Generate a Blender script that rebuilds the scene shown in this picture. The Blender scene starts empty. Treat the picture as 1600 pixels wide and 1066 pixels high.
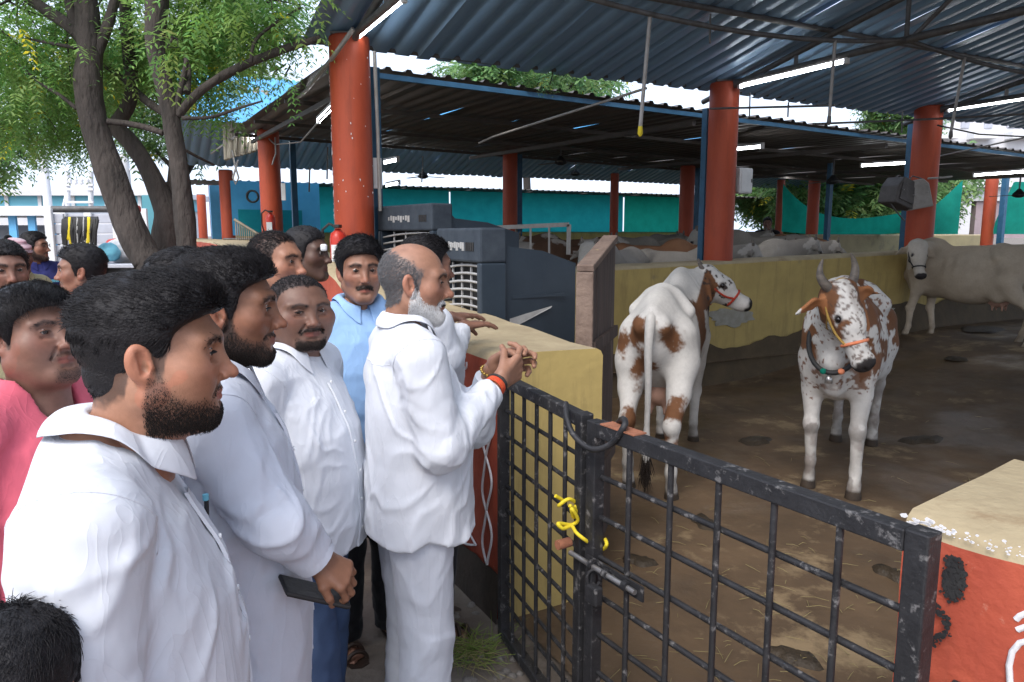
import bpy, bmesh, math, random
import numpy as np
from mathutils import Vector, Matrix
C = bpy.context.scene.collection
scene = bpy.context.scene
RAD = math.radians
rng = np.random.default_rng(7)
random.seed(7)

# ------------------------------------------------------------ camera, sky, sun, exposure
F = 1150.0 / 1600.0
TH = math.atan(167 / 1150.0)
CT, ST = math.cos(TH), math.sin(TH)
CAMZ = 1.75
cd = bpy.data.cameras.new('camera'); cam = bpy.data.objects.new('camera', cd); C.objects.link(cam)
cd.sensor_width = 36; cd.lens = 36 * F; cd.clip_start = 0.05; cd.clip_end = 3000
cam.location = (0, 0, CAMZ); cam.rotation_euler = (math.pi / 2 - TH, 0, 0)
scene.camera = cam
SUN_EL, SUN_AZ = RAD(48), RAD(205)          # azimuth clockwise from +Y
world = bpy.data.worlds.new('World'); scene.world = world; world.use_nodes = True
wn = world.node_tree; bg = wn.nodes['Background']
sky = wn.nodes.new('ShaderNodeTexSky'); sky.sky_type = 'NISHITA'; sky.sun_disc = False
sky.sun_elevation = SUN_EL; sky.sun_rotation = SUN_AZ
sky.air_density = 1.0; sky.dust_density = 6.0; sky.ozone_density = 1.0
cl_ = wn.nodes.new('ShaderNodeMix'); cl_.data_type = 'RGBA'; cl_.inputs['Factor'].default_value = .72      # even cloud cover over the clear sky
cl_.inputs['B'].default_value = (3.9, 4.5, 5.6, 1); wn.links.new(sky.outputs[0], cl_.inputs['A']); wn.links.new(cl_.outputs['Result'], bg.inputs[0]); bg.inputs[1].default_value = 0.15
sl = bpy.data.lights.new('sun', 'SUN'); sl.energy = .85; sl.angle = RAD(28); sl.color = (1, .97, .93)
so = bpy.data.objects.new('sun', sl); C.objects.link(so)
so.rotation_euler = Vector((-math.sin(SUN_AZ) * math.cos(SUN_EL), -math.cos(SUN_AZ) * math.cos(SUN_EL), -math.sin(SUN_EL))).to_track_quat('-Z', 'Y').to_euler()
scene.view_settings.view_transform = 'Standard'; scene.view_settings.look = 'None'
scene.view_settings.exposure = 1.32; scene.view_settings.gamma = 1
scene.view_settings.use_curve_mapping = False
scene.cycles.max_bounces = 6; scene.cycles.diffuse_bounces = 4; scene.cycles.glossy_bounces = 3
scene.cycles.transmission_bounces = 4; scene.cycles.transparent_max_bounces = 6
scene.cycles.use_adaptive_sampling = True; scene.cycles.use_denoising = True
scene.cycles.sample_clamp_indirect = 6

# ------------------------------------------------------------ measuring: photo pixel -> place
def W(px, py, Y):
    u, v = (px - 800) / 1150, (533 - py) / 1150
    t = Y / (CT + v * ST)
    return Vector((u * t, Y, CAMZ + t * (-ST + v * CT)))
def G(px, py, z=0.0):
    u, v = (px - 800) / 1150, (533 - py) / 1150
    t = (z - CAMZ) / (-ST + v * CT)
    return Vector((u * t, t * (CT + v * ST), z))
U2 = Vector((-.466, .885, 0)); V2 = Vector((.885, .466, 0)); ZUP = Vector((0, 0, 1))

# ------------------------------------------------------------ object helpers
def obj(name, me, material=None, parent=None, label=None, kind=None):
    o = bpy.data.objects.new(name, me); C.objects.link(o)
    if material is not None and len(me.materials) == 0:
        me.materials.append(material)
    if parent is not None: o.parent = parent
    if label: o['label'] = label
    if kind: o['kind'] = kind
    return o
def tag(o, label, cat, group=None):
    o['label'] = label; o['category'] = cat
    if group: o['group'] = group
    return o
def thing(name, label, cat, loc=(0, 0, 0), rz=0, group=None):
    o = bpy.data.objects.new(name, None); C.objects.link(o)
    o.location = loc; o.rotation_euler = (0, 0, rz); o.empty_display_size = .1
    return tag(o, label, cat, group)
def structure(name, me, m=None, parent=None):
    o = obj(name, me, m, parent)
    if parent is None: o['kind'] = 'structure'
    return o
def mesh_np(name, verts, faces, smooth=True, mat=None):
    """faces: (n,k) int array or list of lists"""
    me = bpy.data.meshes.new(name)
    verts = np.asarray(verts, np.float32)
    if isinstance(faces, np.ndarray):
        n, k = faces.shape
        me.vertices.add(len(verts)); me.vertices.foreach_set('co', verts.ravel())
        me.loops.add(n * k); me.loops.foreach_set('vertex_index', faces.astype(np.int32).ravel())
        me.polygons.add(n)
        me.polygons.foreach_set('loop_start', np.arange(0, n * k, k, dtype=np.int32))
        me.update(calc_edges=True)
    else:
        me.from_pydata([tuple(map(float, v)) for v in verts], [], faces)
    me.validate()
    if smooth: me.polygons.foreach_set('use_smooth', np.ones(len(me.polygons), bool))
    if mat is not None: me.materials.append(mat)
    me.update()
    return me

class MB:
    """collects shapes into ONE mesh"""
    def __init__(s): s.v = []; s.f = []; s.sm = []
    def add(s, vs, fs, smooth=False):
        o = len(s.v); s.v += [tuple(v) for v in vs]; s.f += [[i + o for i in f] for f in fs]; s.sm += [smooth] * len(fs); return s
    def box(s, c, size, axes=None, jit=0):
        ax = axes or (Vector((1, 0, 0)), Vector((0, 1, 0)), Vector((0, 0, 1)))
        c = Vector(c); h = [x / 2 for x in size]
        vs = [c + ax[0] * (i * h[0]) + ax[1] * (j * h[1]) + ax[2] * (k * h[2]) for k in (-1, 1) for j in (-1, 1) for i in (-1, 1)]
        if jit: vs = [v + Vector([random.uniform(-jit, jit) for _ in range(3)]) for v in vs]
        return s.add(vs, [[0, 2, 3, 1], [4, 5, 7, 6], [0, 1, 5, 4], [2, 6, 7, 3], [0, 4, 6, 2], [1, 3, 7, 5]])
    def bar(s, a, b, w, h=None, up=ZUP, ext=0):
        a, b = Vector(a), Vector(b); d = (b - a).normalized()
        if abs(d.dot(up)) > .98: up = Vector((0, 1, 0)) if abs(d.y) < .9 else Vector((1, 0, 0))
        sx = d.cross(up).normalized(); uz = sx.cross(d).normalized()
        return s.box((a + b) / 2, (w, (b - a).length + ext, h or w), (sx, d, uz))
    def tube(s, pts, r, n=8, cap=True):
        pts = [Vector(p) for p in pts]; m = len(pts)
        rs = r if isinstance(r, (list, tuple)) else [r] * m
        o = []; prev = None
        for i, p in enumerate(pts):
            d = (pts[min(i + 1, m - 1)] - pts[max(i - 1, 0)])
            d = d.normalized() if d.length > 1e-9 else Vector((0, 0, 1))
            if prev is None:
                x = d.cross(ZUP if abs(d.z) < .9 else Vector((1, 0, 0))).normalized()
            else:
                x = (prev - d * prev.dot(d)).normalized()
            prev = x; y = d.cross(x)
            for k in range(n):
                a = 2 * math.pi * k / n
                o.append(p + (x * math.cos(a) + y * math.sin(a)) * rs[i])
        fs = [[i * n + k, i * n + (k + 1) % n, (i + 1) * n + (k + 1) % n, (i + 1) * n + k] for i in range(m - 1) for k in range(n)]
        s.add(o, fs, True)
        if cap:
            s.add(o[:n], [list(range(n))[::-1]]); s.add(o[-n:], [list(range(n))])
        return s
    def lathe(s, prof, c=(0, 0, 0), n=16):
        c = Vector(c); o = []
        for r, z in prof:
            for k in range(n):
                a = 2 * math.pi * k / n; o.append(c + Vector((r * math.cos(a), r * math.sin(a), z)))
        m = len(prof)
        return s.add(o, [[i * n + k, i * n + (k + 1) % n, (i + 1) * n + (k + 1) % n, (i + 1) * n + k] for i in range(m - 1) for k in range(n)]
                     + [list(range(n))[::-1], list(range((m - 1) * n, m * n))], True)
    def prism(s, poly, d):
        d = Vector(d); p = [Vector(q) for q in poly]; n = len(p)
        return s.add(p + [q + d for q in p], [list(range(n))[::-1], [i + n for i in range(n)]] + [[i, (i + 1) % n, (i + 1) % n + n, i + n] for i in range(n)])
    def grid(s, fn, nu, nv, smooth=True):
        vs = [fn(i / nu, j / nv) for i in range(nu + 1) for j in range(nv + 1)]
        return s.add(vs, [[i * (nv + 1) + j, (i + 1) * (nv + 1) + j, (i + 1) * (nv + 1) + j + 1, i * (nv + 1) + j + 1] for i in range(nu) for j in range(nv)], smooth)
    def mesh(s, name, mat=None):
        me = bpy.data.meshes.new(name); me.from_pydata(s.v, [], s.f)
        me.polygons.foreach_set('use_smooth', s.sm)
        bm = bmesh.new(); bm.from_mesh(me)
        bmesh.ops.recalc_face_normals(bm, faces=bm.faces); bm.to_mesh(me); bm.free()
        if mat is not None: me.materials.append(mat)
        me.update(); return me
    def build(s, name, mat=None, parent=None, label=None, kind=None, bevel=0):
        o = obj(name, s.mesh(name), mat, parent, label, kind)
        if bevel:
            b = o.modifiers.new('bevel', 'BEVEL'); b.width = bevel; b.segments = 2; b.limit_method = 'ANGLE'
        return o

# ------------------------------------------------------------ materials
def rgba(c): return (c[0], c[1], c[2], 1)
def mat(name, col, col2=None, rough=.7, scale=6, metal=0, bump=.15, bscale=None, col3=None, s3=1.2, t3=.58, spec=.4, coord='Object', stretch=None, detail=6, bdist=.01, sss=0, sheen=0):
    m = bpy.data.materials.new(name); m.use_nodes = True; nt = m.node_tree; N = nt.nodes; L = nt.links
    p = N['Principled BSDF']; p.inputs['Roughness'].default_value = rough; p.inputs['Metallic'].default_value = metal
    p.inputs['Specular IOR Level'].default_value = spec
    tc = N.new('ShaderNodeTexCoord'); src = tc.outputs[coord]
    if stretch:
        mp = N.new('ShaderNodeMapping'); mp.inputs['Scale'].default_value = stretch; L.new(src, mp.inputs[0]); src = mp.outputs[0]
    n1 = N.new('ShaderNodeTexNoise'); n1.inputs['Scale'].default_value = scale; n1.inputs['Detail'].default_value = detail; n1.inputs['Roughness'].default_value = .65
    L.new(src, n1.inputs['Vector'])
    r1 = N.new('ShaderNodeValToRGB'); r1.color_ramp.elements[0].position = .35; r1.color_ramp.elements[1].position = .68
    r1.color_ramp.elements[0].color = rgba(col); r1.color_ramp.elements[1].color = rgba(col2 or [c * .8 for c in col])
    L.new(n1.outputs[0], r1.inputs[0]); out = r1.outputs[0]
    if col3 is not None:
        n2 = N.new('ShaderNodeTexNoise'); n2.inputs['Scale'].default_value = s3; n2.inputs['Detail'].default_value = 8; n2.inputs['Roughness'].default_value = .7
        L.new(src, n2.inputs['Vector'])
        r2 = N.new('ShaderNodeValToRGB'); r2.color_ramp.elements[0].position = t3; r2.color_ramp.elements[1].position = t3 + .08
        L.new(n2.outputs[0], r2.inputs[0])
        mx = N.new('ShaderNodeMix'); mx.data_type = 'RGBA'; L.new(r2.outputs[0], mx.inputs['Factor']); L.new(out, mx.inputs['A']); mx.inputs['B'].default_value = rgba(col3)
        out = mx.outputs['Result']
    L.new(out, p.inputs['Base Color'])
    if bump:
        n3 = N.new('ShaderNodeTexNoise'); n3.inputs['Scale'].default_value = bscale or scale * 5; n3.inputs['Detail'].default_value = 5
        L.new(src, n3.inputs['Vector'])
        b = N.new('ShaderNodeBump'); b.inputs['Strength'].default_value = bump; b.inputs['Distance'].default_value = bdist
        L.new(n3.outputs[0], b.inputs['Height']); L.new(b.outputs[0], p.inputs['Normal'])
    if sheen: p.inputs['Sheen Weight'].default_value = sheen
    if sss:
        p.inputs['Subsurface Weight'].default_value = sss; p.inputs['Subsurface Radius'].default_value = (.012, .005, .003); p.inputs['Subsurface Scale'].default_value = 1
    return m
def vmat(name, rough=.6, bump=.1, bscale=80, spec=.3, sss=0, vary=.12, vscale=30, sheen=0, bdist=.002):
    """colour from the vertex attribute Col (the thing's own patches), broken up by fine noise"""
    m = mat(name, (1, 1, 1), (1 - vary,) * 3, rough, vscale, 0, bump, bscale, spec=spec, sss=sss, sheen=sheen, bdist=bdist)
    nt = m.node_tree; N = nt.nodes; L = nt.links; p = N['Principled BSDF']
    src = p.inputs['Base Color'].links[0].from_socket
    a = N.new('ShaderNodeAttribute'); a.attribute_name = 'Col'
    mx = N.new('ShaderNodeMix'); mx.data_type = 'RGBA'; mx.blend_type = 'MULTIPLY'; mx.inputs['Factor'].default_value = 1
    L.new(src, mx.inputs['A']); L.new(a.outputs['Color'], mx.inputs['B']); L.new(mx.outputs['Result'], p.inputs['Base Color'])
    return m
def emit(name, col, s):
    m = bpy.data.materials.new(name); m.use_nodes = True; N = m.node_tree.nodes
    p = N['Principled BSDF']; p.inputs['Emission Color'].default_value = rgba(col); p.inputs['Emission Strength'].default_value = s
    p.inputs['Base Color'].default_value = (.8, .8, .8, 1); return m
def setcol(me, cols):
    a = me.color_attributes.new('Col', 'FLOAT_COLOR', 'POINT')
    c = np.ones((len(me.vertices), 4), np.float32); c[:, :3] = cols; a.data.foreach_set('color', c.ravel())

M = {}
M['dirt'] = mat('dirt', (.20, .17, .14), (.13, .105, .085), .95, 2.2, 0, .6, 14, (.25, .22, .19), .8, .55, bdist=.03)
M['dung'] = mat('wet_yard_floor', (.15, .098, .056), (.072, .048, .029), .55, 1.3, 0, .5, 8, (.26, .19, .11), 1.1, .55, bdist=.02, spec=.4, detail=10)
M['paving'] = mat('paving', (.42, .39, .35), (.32, .29, .26), .9, 3, 0, .3, 20)
M['yellow_wall'] = mat('yellow_plaster', (.48, .36, .13), (.38, .285, .105), .85, 2.5, 0, .3, 22, (.27, .22, .12), 1.6, .64)
def streaks(m, col, sx=2.2, amt=.55):
    nt = m.node_tree; N = nt.nodes; L = nt.links; p = N['Principled BSDF']; src = p.inputs['Base Color'].links[0].from_socket
    tc = N.new('ShaderNodeTexCoord'); mp = N.new('ShaderNodeMapping'); mp.inputs['Scale'].default_value = (sx * 3, sx * 3, sx * .35); L.new(tc.outputs['Object'], mp.inputs[0])
    n = N.new('ShaderNodeTexNoise'); n.inputs['Scale'].default_value = 1; n.inputs['Detail'].default_value = 9; n.inputs['Roughness'].default_value = .75; L.new(mp.outputs[0], n.inputs['Vector'])
    r = N.new('ShaderNodeMapRange'); r.inputs[1].default_value = .52; r.inputs[2].default_value = .72; r.inputs[4].default_value = amt; L.new(n.outputs[0], r.inputs[0])
    mx = N.new('ShaderNodeMix'); mx.data_type = 'RGBA'; L.new(r.outputs[0], mx.inputs['Factor']); L.new(src, mx.inputs['A']); mx.inputs['B'].default_value = rgba(col); L.new(mx.outputs['Result'], p.inputs['Base Color'])
streaks(M['yellow_wall'], (.16, .12, .06))
def wetness(m, lo=.34, hi=.75):
    nt = m.node_tree; N = nt.nodes; L = nt.links; tc = N.new('ShaderNodeTexCoord'); n = N.new('ShaderNodeTexNoise'); n.inputs['Scale'].default_value = 1.1; n.inputs['Detail'].default_value = 7; L.new(tc.outputs['Object'], n.inputs['Vector'])
    r = N.new('ShaderNodeMapRange'); r.inputs[1].default_value = .40; r.inputs[2].default_value = .52; r.inputs[3].default_value = lo; r.inputs[4].default_value = hi; L.new(n.outputs[0], r.inputs[0]); L.new(r.outputs[0], N['Principled BSDF'].inputs['Roughness'])
wetness(M['dung'])
M['dull_wall'] = mat('dull_plaster', (.33, .28, .16), (.26, .22, .13), .9, 2.0, 0, .3, 18, (.20, .17, .12), 1.0, .6)
M['wall_top'] = mat('wall_top', (.40, .33, .21), (.30, .24, .15), .9, 5, 0, .5, 30, (.27, .2, .12), 3, .6)
M['dark_base'] = mat('mud_splash', (.06, .045, .035), (.035, .028, .022), .8, 6, 0, .4, 30)
M['red_paint'] = mat('red_paint', (.43, .085, .045), (.33, .058, .033), .7, 5, 0, .35, 40, (.46, .20, .14), 9, .63)
M['pink_paint'] = mat('pink_paint', (.52, .14, .13), (.42, .1, .1), .7, 4, 0, .2, 30, (.65, .5, .45), 5, .62)
M['pillar'] = mat('pillar_paint', (.42, .070, .026), (.30, .042, .018), .55, 2.2, 0, .22, 24, (.30, .13, .09), 7, .66, stretch=(1, 1, .4))
M['white_paint'] = mat('white_paint', (.75, .75, .78), (.6, .6, .62), .7, 12, 0, .2)
M['blue_steel'] = mat('blue_steel', (.03, .11, .20), (.02, .075, .14), .5, 6, .0, .1, 40, (.08, .1, .11), 7, .66)
M['sky_blue'] = mat('light_blue_paint', (.14, .45, .75), (.12, .38, .66), .5, 4, 0, .08)
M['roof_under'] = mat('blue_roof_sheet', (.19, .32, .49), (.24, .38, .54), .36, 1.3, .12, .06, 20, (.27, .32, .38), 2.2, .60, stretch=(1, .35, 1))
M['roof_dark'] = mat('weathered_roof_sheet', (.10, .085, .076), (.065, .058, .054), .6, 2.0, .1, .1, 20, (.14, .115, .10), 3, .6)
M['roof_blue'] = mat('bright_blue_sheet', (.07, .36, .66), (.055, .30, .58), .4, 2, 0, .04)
M['steel'] = mat('grey_pipe', (.15, .15, .155), (.09, .085, .08), .5, 12, .3, .2, 60, (.2, .17, .14), 8, .64)
M['pale_pipe'] = mat('pale_pipe', (.34, .33, .32), (.26, .24, .22), .5, 10, .0, .1, 60)
M['gate'] = mat('black_gate_paint', (.029, .029, .032), (.014, .014, .016), .55, 14, .1, .6, 90, (.15, .145, .145), 26, .565, bdist=.003, detail=10)
M['black'] = mat('black_rubber', (.015, .015, .017), (.03, .03, .03), .6, 20, 0, .2)
M['tube'] = emit('tube_lamp', (.93, .97, 1), 9)
M['white_plastic'] = mat('white_plastic', (.72, .73, .74), (.62, .63, .64), .5, 8, 0, .04)
M['net'] = mat('green_net', (.015, .38, .28), (.012, .30, .22), .8, 3, 0, .15, 25)
M['teal_net'] = mat('teal_net', (.02, .38, .40), (.016, .31, .33), .8, 3, 0, .15, 25)
M['bark'] = mat('bark', (.075, .062, .055), (.035, .03, .027), .95, 7, 0, 1.0, 26, (.11, .095, .085), 5, .64, stretch=(1, 1, .35), bdist=.03)
M['bamboo'] = mat('bamboo', (.33, .29, .22), (.24, .2, .15), .7, 6, 0, .2, stretch=(1, 1, .2))
M['wood'] = mat('old_wood', (.10, .07, .06), (.05, .036, .032), .8, 10, 0, .8, 30, (.25, .19, .17), 9, .6, stretch=(1, 1, .12))
M['wood_edge'] = mat('pale_wood_edge', (.20, .145, .115), (.12, .083, .068), .85, 9, 0, .8, 30, (.38, .30, .14), 4, .6)
M['cooler'] = mat('dark_plastic', (.022, .034, .05), (.03, .044, .062), .5, 5, 0, .08, 40, (.22, .24, .26), 16, .72)
M['cooler_face'] = mat('dusty_plastic', (.035, .045, .06), (.055, .068, .085), .8, 9, 0, .15, 40, spec=.15)
M['slat'] = mat('pale_slat', (.40, .40, .40), (.3, .3, .3), .6, 12, 0, .1)
M['silver'] = mat('worn_steel', (.5, .5, .5), (.3, .28, .27), .3, 12, .8, .1)
M['rust'] = mat('rust', (.35, .14, .08), (.22, .09, .05), .8, 20, 0, .3)
M['yellow_rope'] = mat('yellow_rope', (.72, .58, .03), (.6, .45, .02), .7, 40, 0, .6, 300, bdist=.002)
M['ext_red'] = mat('red_cylinder', (.5, .035, .02), (.42, .03, .02), .3, 5, 0, .02)
M['truck_grey'] = mat('grey_truck_panel', (.45, .47, .53), (.38, .39, .44), .5, 4, .1, .08)
M['water_blue'] = mat('turquoise_sheet', (.17, .50, .62), (.15, .45, .57), .5, .5, 0, .03)
M['pale_build'] = mat('pale_render', (.62, .62, .64), (.55, .55, .57), .8, 1.2, 0, .05)
def through(m, k):      # thin woven sheet: daylight shines through it
    nt = m.node_tree; N = nt.nodes; L = nt.links; p = N['Principled BSDF']; t = N.new('ShaderNodeBsdfTranslucent'); L.new(p.inputs['Base Color'].links[0].from_socket, t.inputs[0])
    s = N.new('ShaderNodeMixShader'); s.inputs[0].default_value = k; L.new(p.outputs[0], s.inputs[1]); L.new(t.outputs[0], s.inputs[2]); L.new(s.outputs[0], N['Material Output'].inputs[0])
M['tarp'] = mat('blue_tarp_sheet', (.12, .52, .88), (.10, .45, .80), .5, 4, 0, .1)
for k in ('net', 'teal_net', 'tarp'): through(M[k], .65)
streaks(M['pillar'], (.16, .035, .018), 3.0, .6); streaks(M['red_paint'], (.24, .07, .045), 3, .5); streaks(M['roof_dark'], (.12, .075, .05), 2, .5)
# ------------------------------------------------------------ noise (numpy value noise)
def vnoise(p, seed=0):
    p = np.asarray(p, np.float32); i = np.floor(p).astype(np.int64); f = p - i; f = f * f * (3 - 2 * f)
    def h(a, b, c):
        n = (a * 374761393 + b * 668265263 + c * 2147483647 + seed * 974634777) & 0xffffffff
        n = ((n ^ (n >> 13)) * 1274126177) & 0xffffffff
        n = (n ^ (n >> 16)) & 0xffffff
        return n.astype(np.float32) / 0xffffff
    x, y, z = i[:, 0], i[:, 1], i[:, 2]; fx, fy, fz = f[:, 0], f[:, 1], f[:, 2]
    r = 0
    for a in (0, 1):
        for b in (0, 1):
            for c in (0, 1):
                r = r + h(x + a, y + b, z + c) * (fx if a else 1 - fx) * (fy if b else 1 - fy) * (fz if c else 1 - fz)
    return r
def fbm(p, oct=3, seed=0):
    r = 0; a = .5; t = 0
    for k in range(oct):
        r = r + a * vnoise(p * (2 ** k) + 17.3 * k, seed + k); t += a; a *= .5
    return r / t

# ------------------------------------------------------------ ground and yard floor
def floor_z(x, y):
    a = (x + 1.4) * .885 + (y - 6.67) * .466
    t = min(max((a - 3.6) / 5.0, 0), 1); return .45 * t * t * (3 - 2 * t) + .02
gx = [-400, -150, -60, -30] + list(np.arange(-16, 16.1, 1.0)) + [30, 60, 150, 400]
gy = [-60, -20] + list(np.arange(-6, 30.1, 1.0)) + [45, 80, 200, 600]
gv = [(x, y, -.012) for x in gx for y in gy]
ny = len(gy)
structure('ground', mesh_np('ground', gv, np.array([[i * ny + j, (i + 1) * ny + j, (i + 1) * ny + j + 1, i * ny + j + 1] for i in range(len(gx) - 1) for j in range(ny - 1)]), False), M['dirt'])
# the near trodden patch by the gate, with real bumps
def patch(name, x0, x1, y0, y1, n, m, zf, material):
    xs, ys = np.linspace(x0, x1, n), np.linspace(y0, y1, m)
    X, Y = np.meshgrid(xs, ys, indexing='ij'); Z = zf(X, Y)
    vs = np.stack([X, Y, Z], -1).reshape(-1, 3)
    idx = np.arange(n * m).reshape(n, m)
    fs = np.stack([idx[:-1, :-1], idx[1:, :-1], idx[1:, 1:], idx[:-1, 1:]], -1).reshape(-1, 4)
    return structure(name, mesh_np(name, vs, fs), material)
def near_z(X, Y):
    p = np.stack([X.ravel() * 3, Y.ravel() * 3, 0 * X.ravel()], -1)
    e = np.minimum(np.minimum(X + 1.6, .9 - X), np.minimum(Y - .8, 5.0 - Y)); e = np.clip(e / .3, 0, 1)
    return (e * (.004 + .03 * fbm(p, 4, 3).reshape(X.shape)) - .008 * (1 - e))
patch('trodden_ground', -1.6, .9, .8, 5, 90, 120, near_z, M['dirt'])
def yard():
    vs = []; n, m = 60, 60
    for i in range(n + 1):
        for j in range(m + 1):
            a = -.55 + 14.2 * i / n; b = j / m
            # from the gate line to the dividing wall, in row axes
            q = Vector((-.1, 3.1, 0)) + V2 * (a + .55 + .1) + U2 * (-6.5 + 11.0 * b)
            vs.append((q.x, q.y, 0))
    vs = np.array(vs)
    base = np.array([floor_z(x, y) for x, y, _ in vs])
    vs[:, 2] = base + .012 + .03 * (fbm(vs * 1.3, 4, 5) - .5) + .02 * (fbm(vs * 5, 3, 9) - .5)
    idx = np.arange((n + 1) * (m + 1)).reshape(n + 1, m + 1)
    fs = np.stack([idx[:-1, :-1], idx[1:, :-1], idx[1:, 1:], idx[:-1, 1:]], -1).reshape(-1, 4)
    structure('yard_floor', mesh_np('yard_floor', vs, fs), M['dung'])
yard()
# pen floor behind the dividing wall
L0 = Vector((-1.4, 6.67, 0))
def LV(s, d=0, z=0): return L0 + V2 * s + U2 * d + ZUP * z
mb = MB(); mb.add([LV(-.3, -.3, .3), LV(22, -.3, .3), LV(22, 16, .3), LV(-.3, 16, .3)], [[0, 1, 2, 3]])
structure('pen_floor', mb.mesh('pen_floor'), M['dung'])

# ------------------------------------------------------------ walls
def wall(name, label, line, thick, ztop, z0, mats, group=None, seed=1, seg=.25, top_wave=.012):
    """line: (start, direction, length); ztop(s); outer face on the -normal side; mats = (outer, top, inner, end, mud)"""
    p0, d, ln = line; nrm = Vector((d.y, -d.x, 0))      # to the right of d
    n = max(2, int(ln / seg)); zs = 8
    mb = MB()
    prof = []
    def ring(s):
        t = thick(s); zt = ztop(s); zb = z0(s); r = .035; out = []
        for k in range(zs + 1):
            out.append((0, zb + (zt - r - zb) * k / zs))
        out += [(.012, zt - .012), (r, zt), (t * .35, zt + .004), (t * .65, zt + .002), (t - r, zt), (t - .012, zt - .012)]
        for k in range(zs + 1):
            out.append((t, zt - r - (zt - r - zb) * k / zs))
        return out
    vs = []
    for i in range(n + 1):
        s = ln * i / n
        for (a, z) in ring(s):
            q = p0 + d * s + nrm * a
            vs.append((q.x, q.y, z))
    vs = np.array(vs); k = len(ring(0))
    w = (fbm(vs * 4, 3, seed) - .5)[:, None]
    ctr = np.array([float(c) for c in nrm])
    vs = vs + w * top_wave * 2 * np.array([[nrm.x, nrm.y, 1.0]]) * np.where(vs[:, 2:3] > .1, 1, 0)
    fs = []; mi = []
    for i in range(n):
        for j in range(k - 1):
            fs.append([i * k + j, i * k + j + 1, (i + 1) * k + j + 1, (i + 1) * k + j])
            z = vs[i * k + j, 2] - z0(ln * i / n)
            mi.append(0 if j < zs else 1 if j < zs + 5 else 2)
    for base, rev in ((0, 0), (n * k, 1)):
        # end cap, as strips
        for a in range(zs):
            f = [base + a, base + a + 1, base + k - 2 - a, base + k - 1 - a]; fs.append(f if rev else f[::-1]); mi.append(3)
        f = list(range(base + zs, base + k - zs)); fs.append(f if rev else f[::-1]); mi.append(3)
    me = bpy.data.meshes.new(name); me.from_pydata([tuple(map(float, v)) for v in vs], [], fs)
    for m_ in mats: me.materials.append(m_)
    me.polygons.foreach_set('material_index', mi); me.polygons.foreach_set('use_smooth', [True] * len(fs))
    bm = bmesh.new(); bm.from_mesh(me); bmesh.ops.recalc_face_normals(bm, faces=bm.faces)
    for e in bm.edges:
        if len(e.link_faces) == 2 and e.link_faces[0].material_index != e.link_faces[1].material_index: e.smooth = False
    bm.to_mesh(me); bm.free()
    o = obj(name, me); tag(o, label, 'wall', group); return o
A0 = Vector((-.045, 3.08, 0))
def zt_left(s):
    t = min(max((s - 1.9) / 1.3, 0), 1); return 1.235 + .012 * min(s, 2) + .25 * t * t * (3 - 2 * t) + .12 * min(max((s - 3.2) / 8, 0), 1)
wl = wall('parapet_wall', 'red painted parapet wall with tan top and yellow end beside the closed gate', (A0, U2, 22.0), lambda s: .52 + .22 * min(s / 2.5, 1), zt_left, lambda s: -.02,
          (M['red_paint'], M['wall_top'], M['yellow_wall'], M['yellow_wall']), seed=2)
# mud-splashed foot of that wall: a low rough skirt standing proud
def skirt(p0, d, ln, h, out, parent, seed):
    vs = []; n = int(ln / .08)
    for i in range(n + 1):
        for j in range(5):
            q = p0 + d * (ln * i / n) + Vector((-d.y, d.x, 0)) * (out * (1 - .55 * j / 4))
            vs.append((q.x, q.y, -.02 + h * j / 4))
    vs = np.array(vs); vs[:, 2] += (fbm(vs * 6, 3, seed) - .5) * .12 * (np.arange(len(vs)) % 5 > 3)
    idx = np.arange((n + 1) * 5).reshape(n + 1, 5)
    fs = np.stack([idx[:-1, :-1], idx[1:, :-1], idx[1:, 1:], idx[:-1, 1:]], -1).reshape(-1, 4)
    obj('mud_skirt', mesh_np('mud_skirt', vs, fs), M['dark_base'], parent)
skirt(A0, U2, 8.0, .27, .03, wl, 4)
# chalk-white folk pattern painted on the red face
def motif(pts, r=.006, m=None): return MB().tube(pts, r, 5).build('painted_motif', m or M['white_paint'], wl)
nl = Vector((-V2.x, -V2.y, 0))
def on_left(s, z, o=.006): return A0 + U2 * s + nl * (o + .004) + ZUP * z
for ph in (0, math.pi):
    motif([on_left(.13 + .045 * math.sin(t * 11 + ph) + .01 * math.sin(t * 23), .25 + t * .9) for t in np.linspace(0, 1, 60)])
    motif([on_left(.27 + t * 3.2, 1.0 + .05 * t + .045 * math.sin(t * 34 + ph)) for t in np.linspace(0, 1, 110)])
    motif([on_left(.25 + t * 3.2, .30 + .045 * math.sin(t * 30 + ph)) for t in np.linspace(0, 1, 100)])
    motif([on_left(3.7 + .05 * math.sin(t * 11 + ph), .3 + t * .9) for t in np.linspace(0, 1, 40)])
for k in range(26):
    s0, z0 = .36 + .13 * k, 1.15
    motif([on_left(s0 + .025 * math.sin(a), z0 + .025 * math.cos(a)) for a in np.linspace(0, 5.2, 10)], .005)
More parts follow.
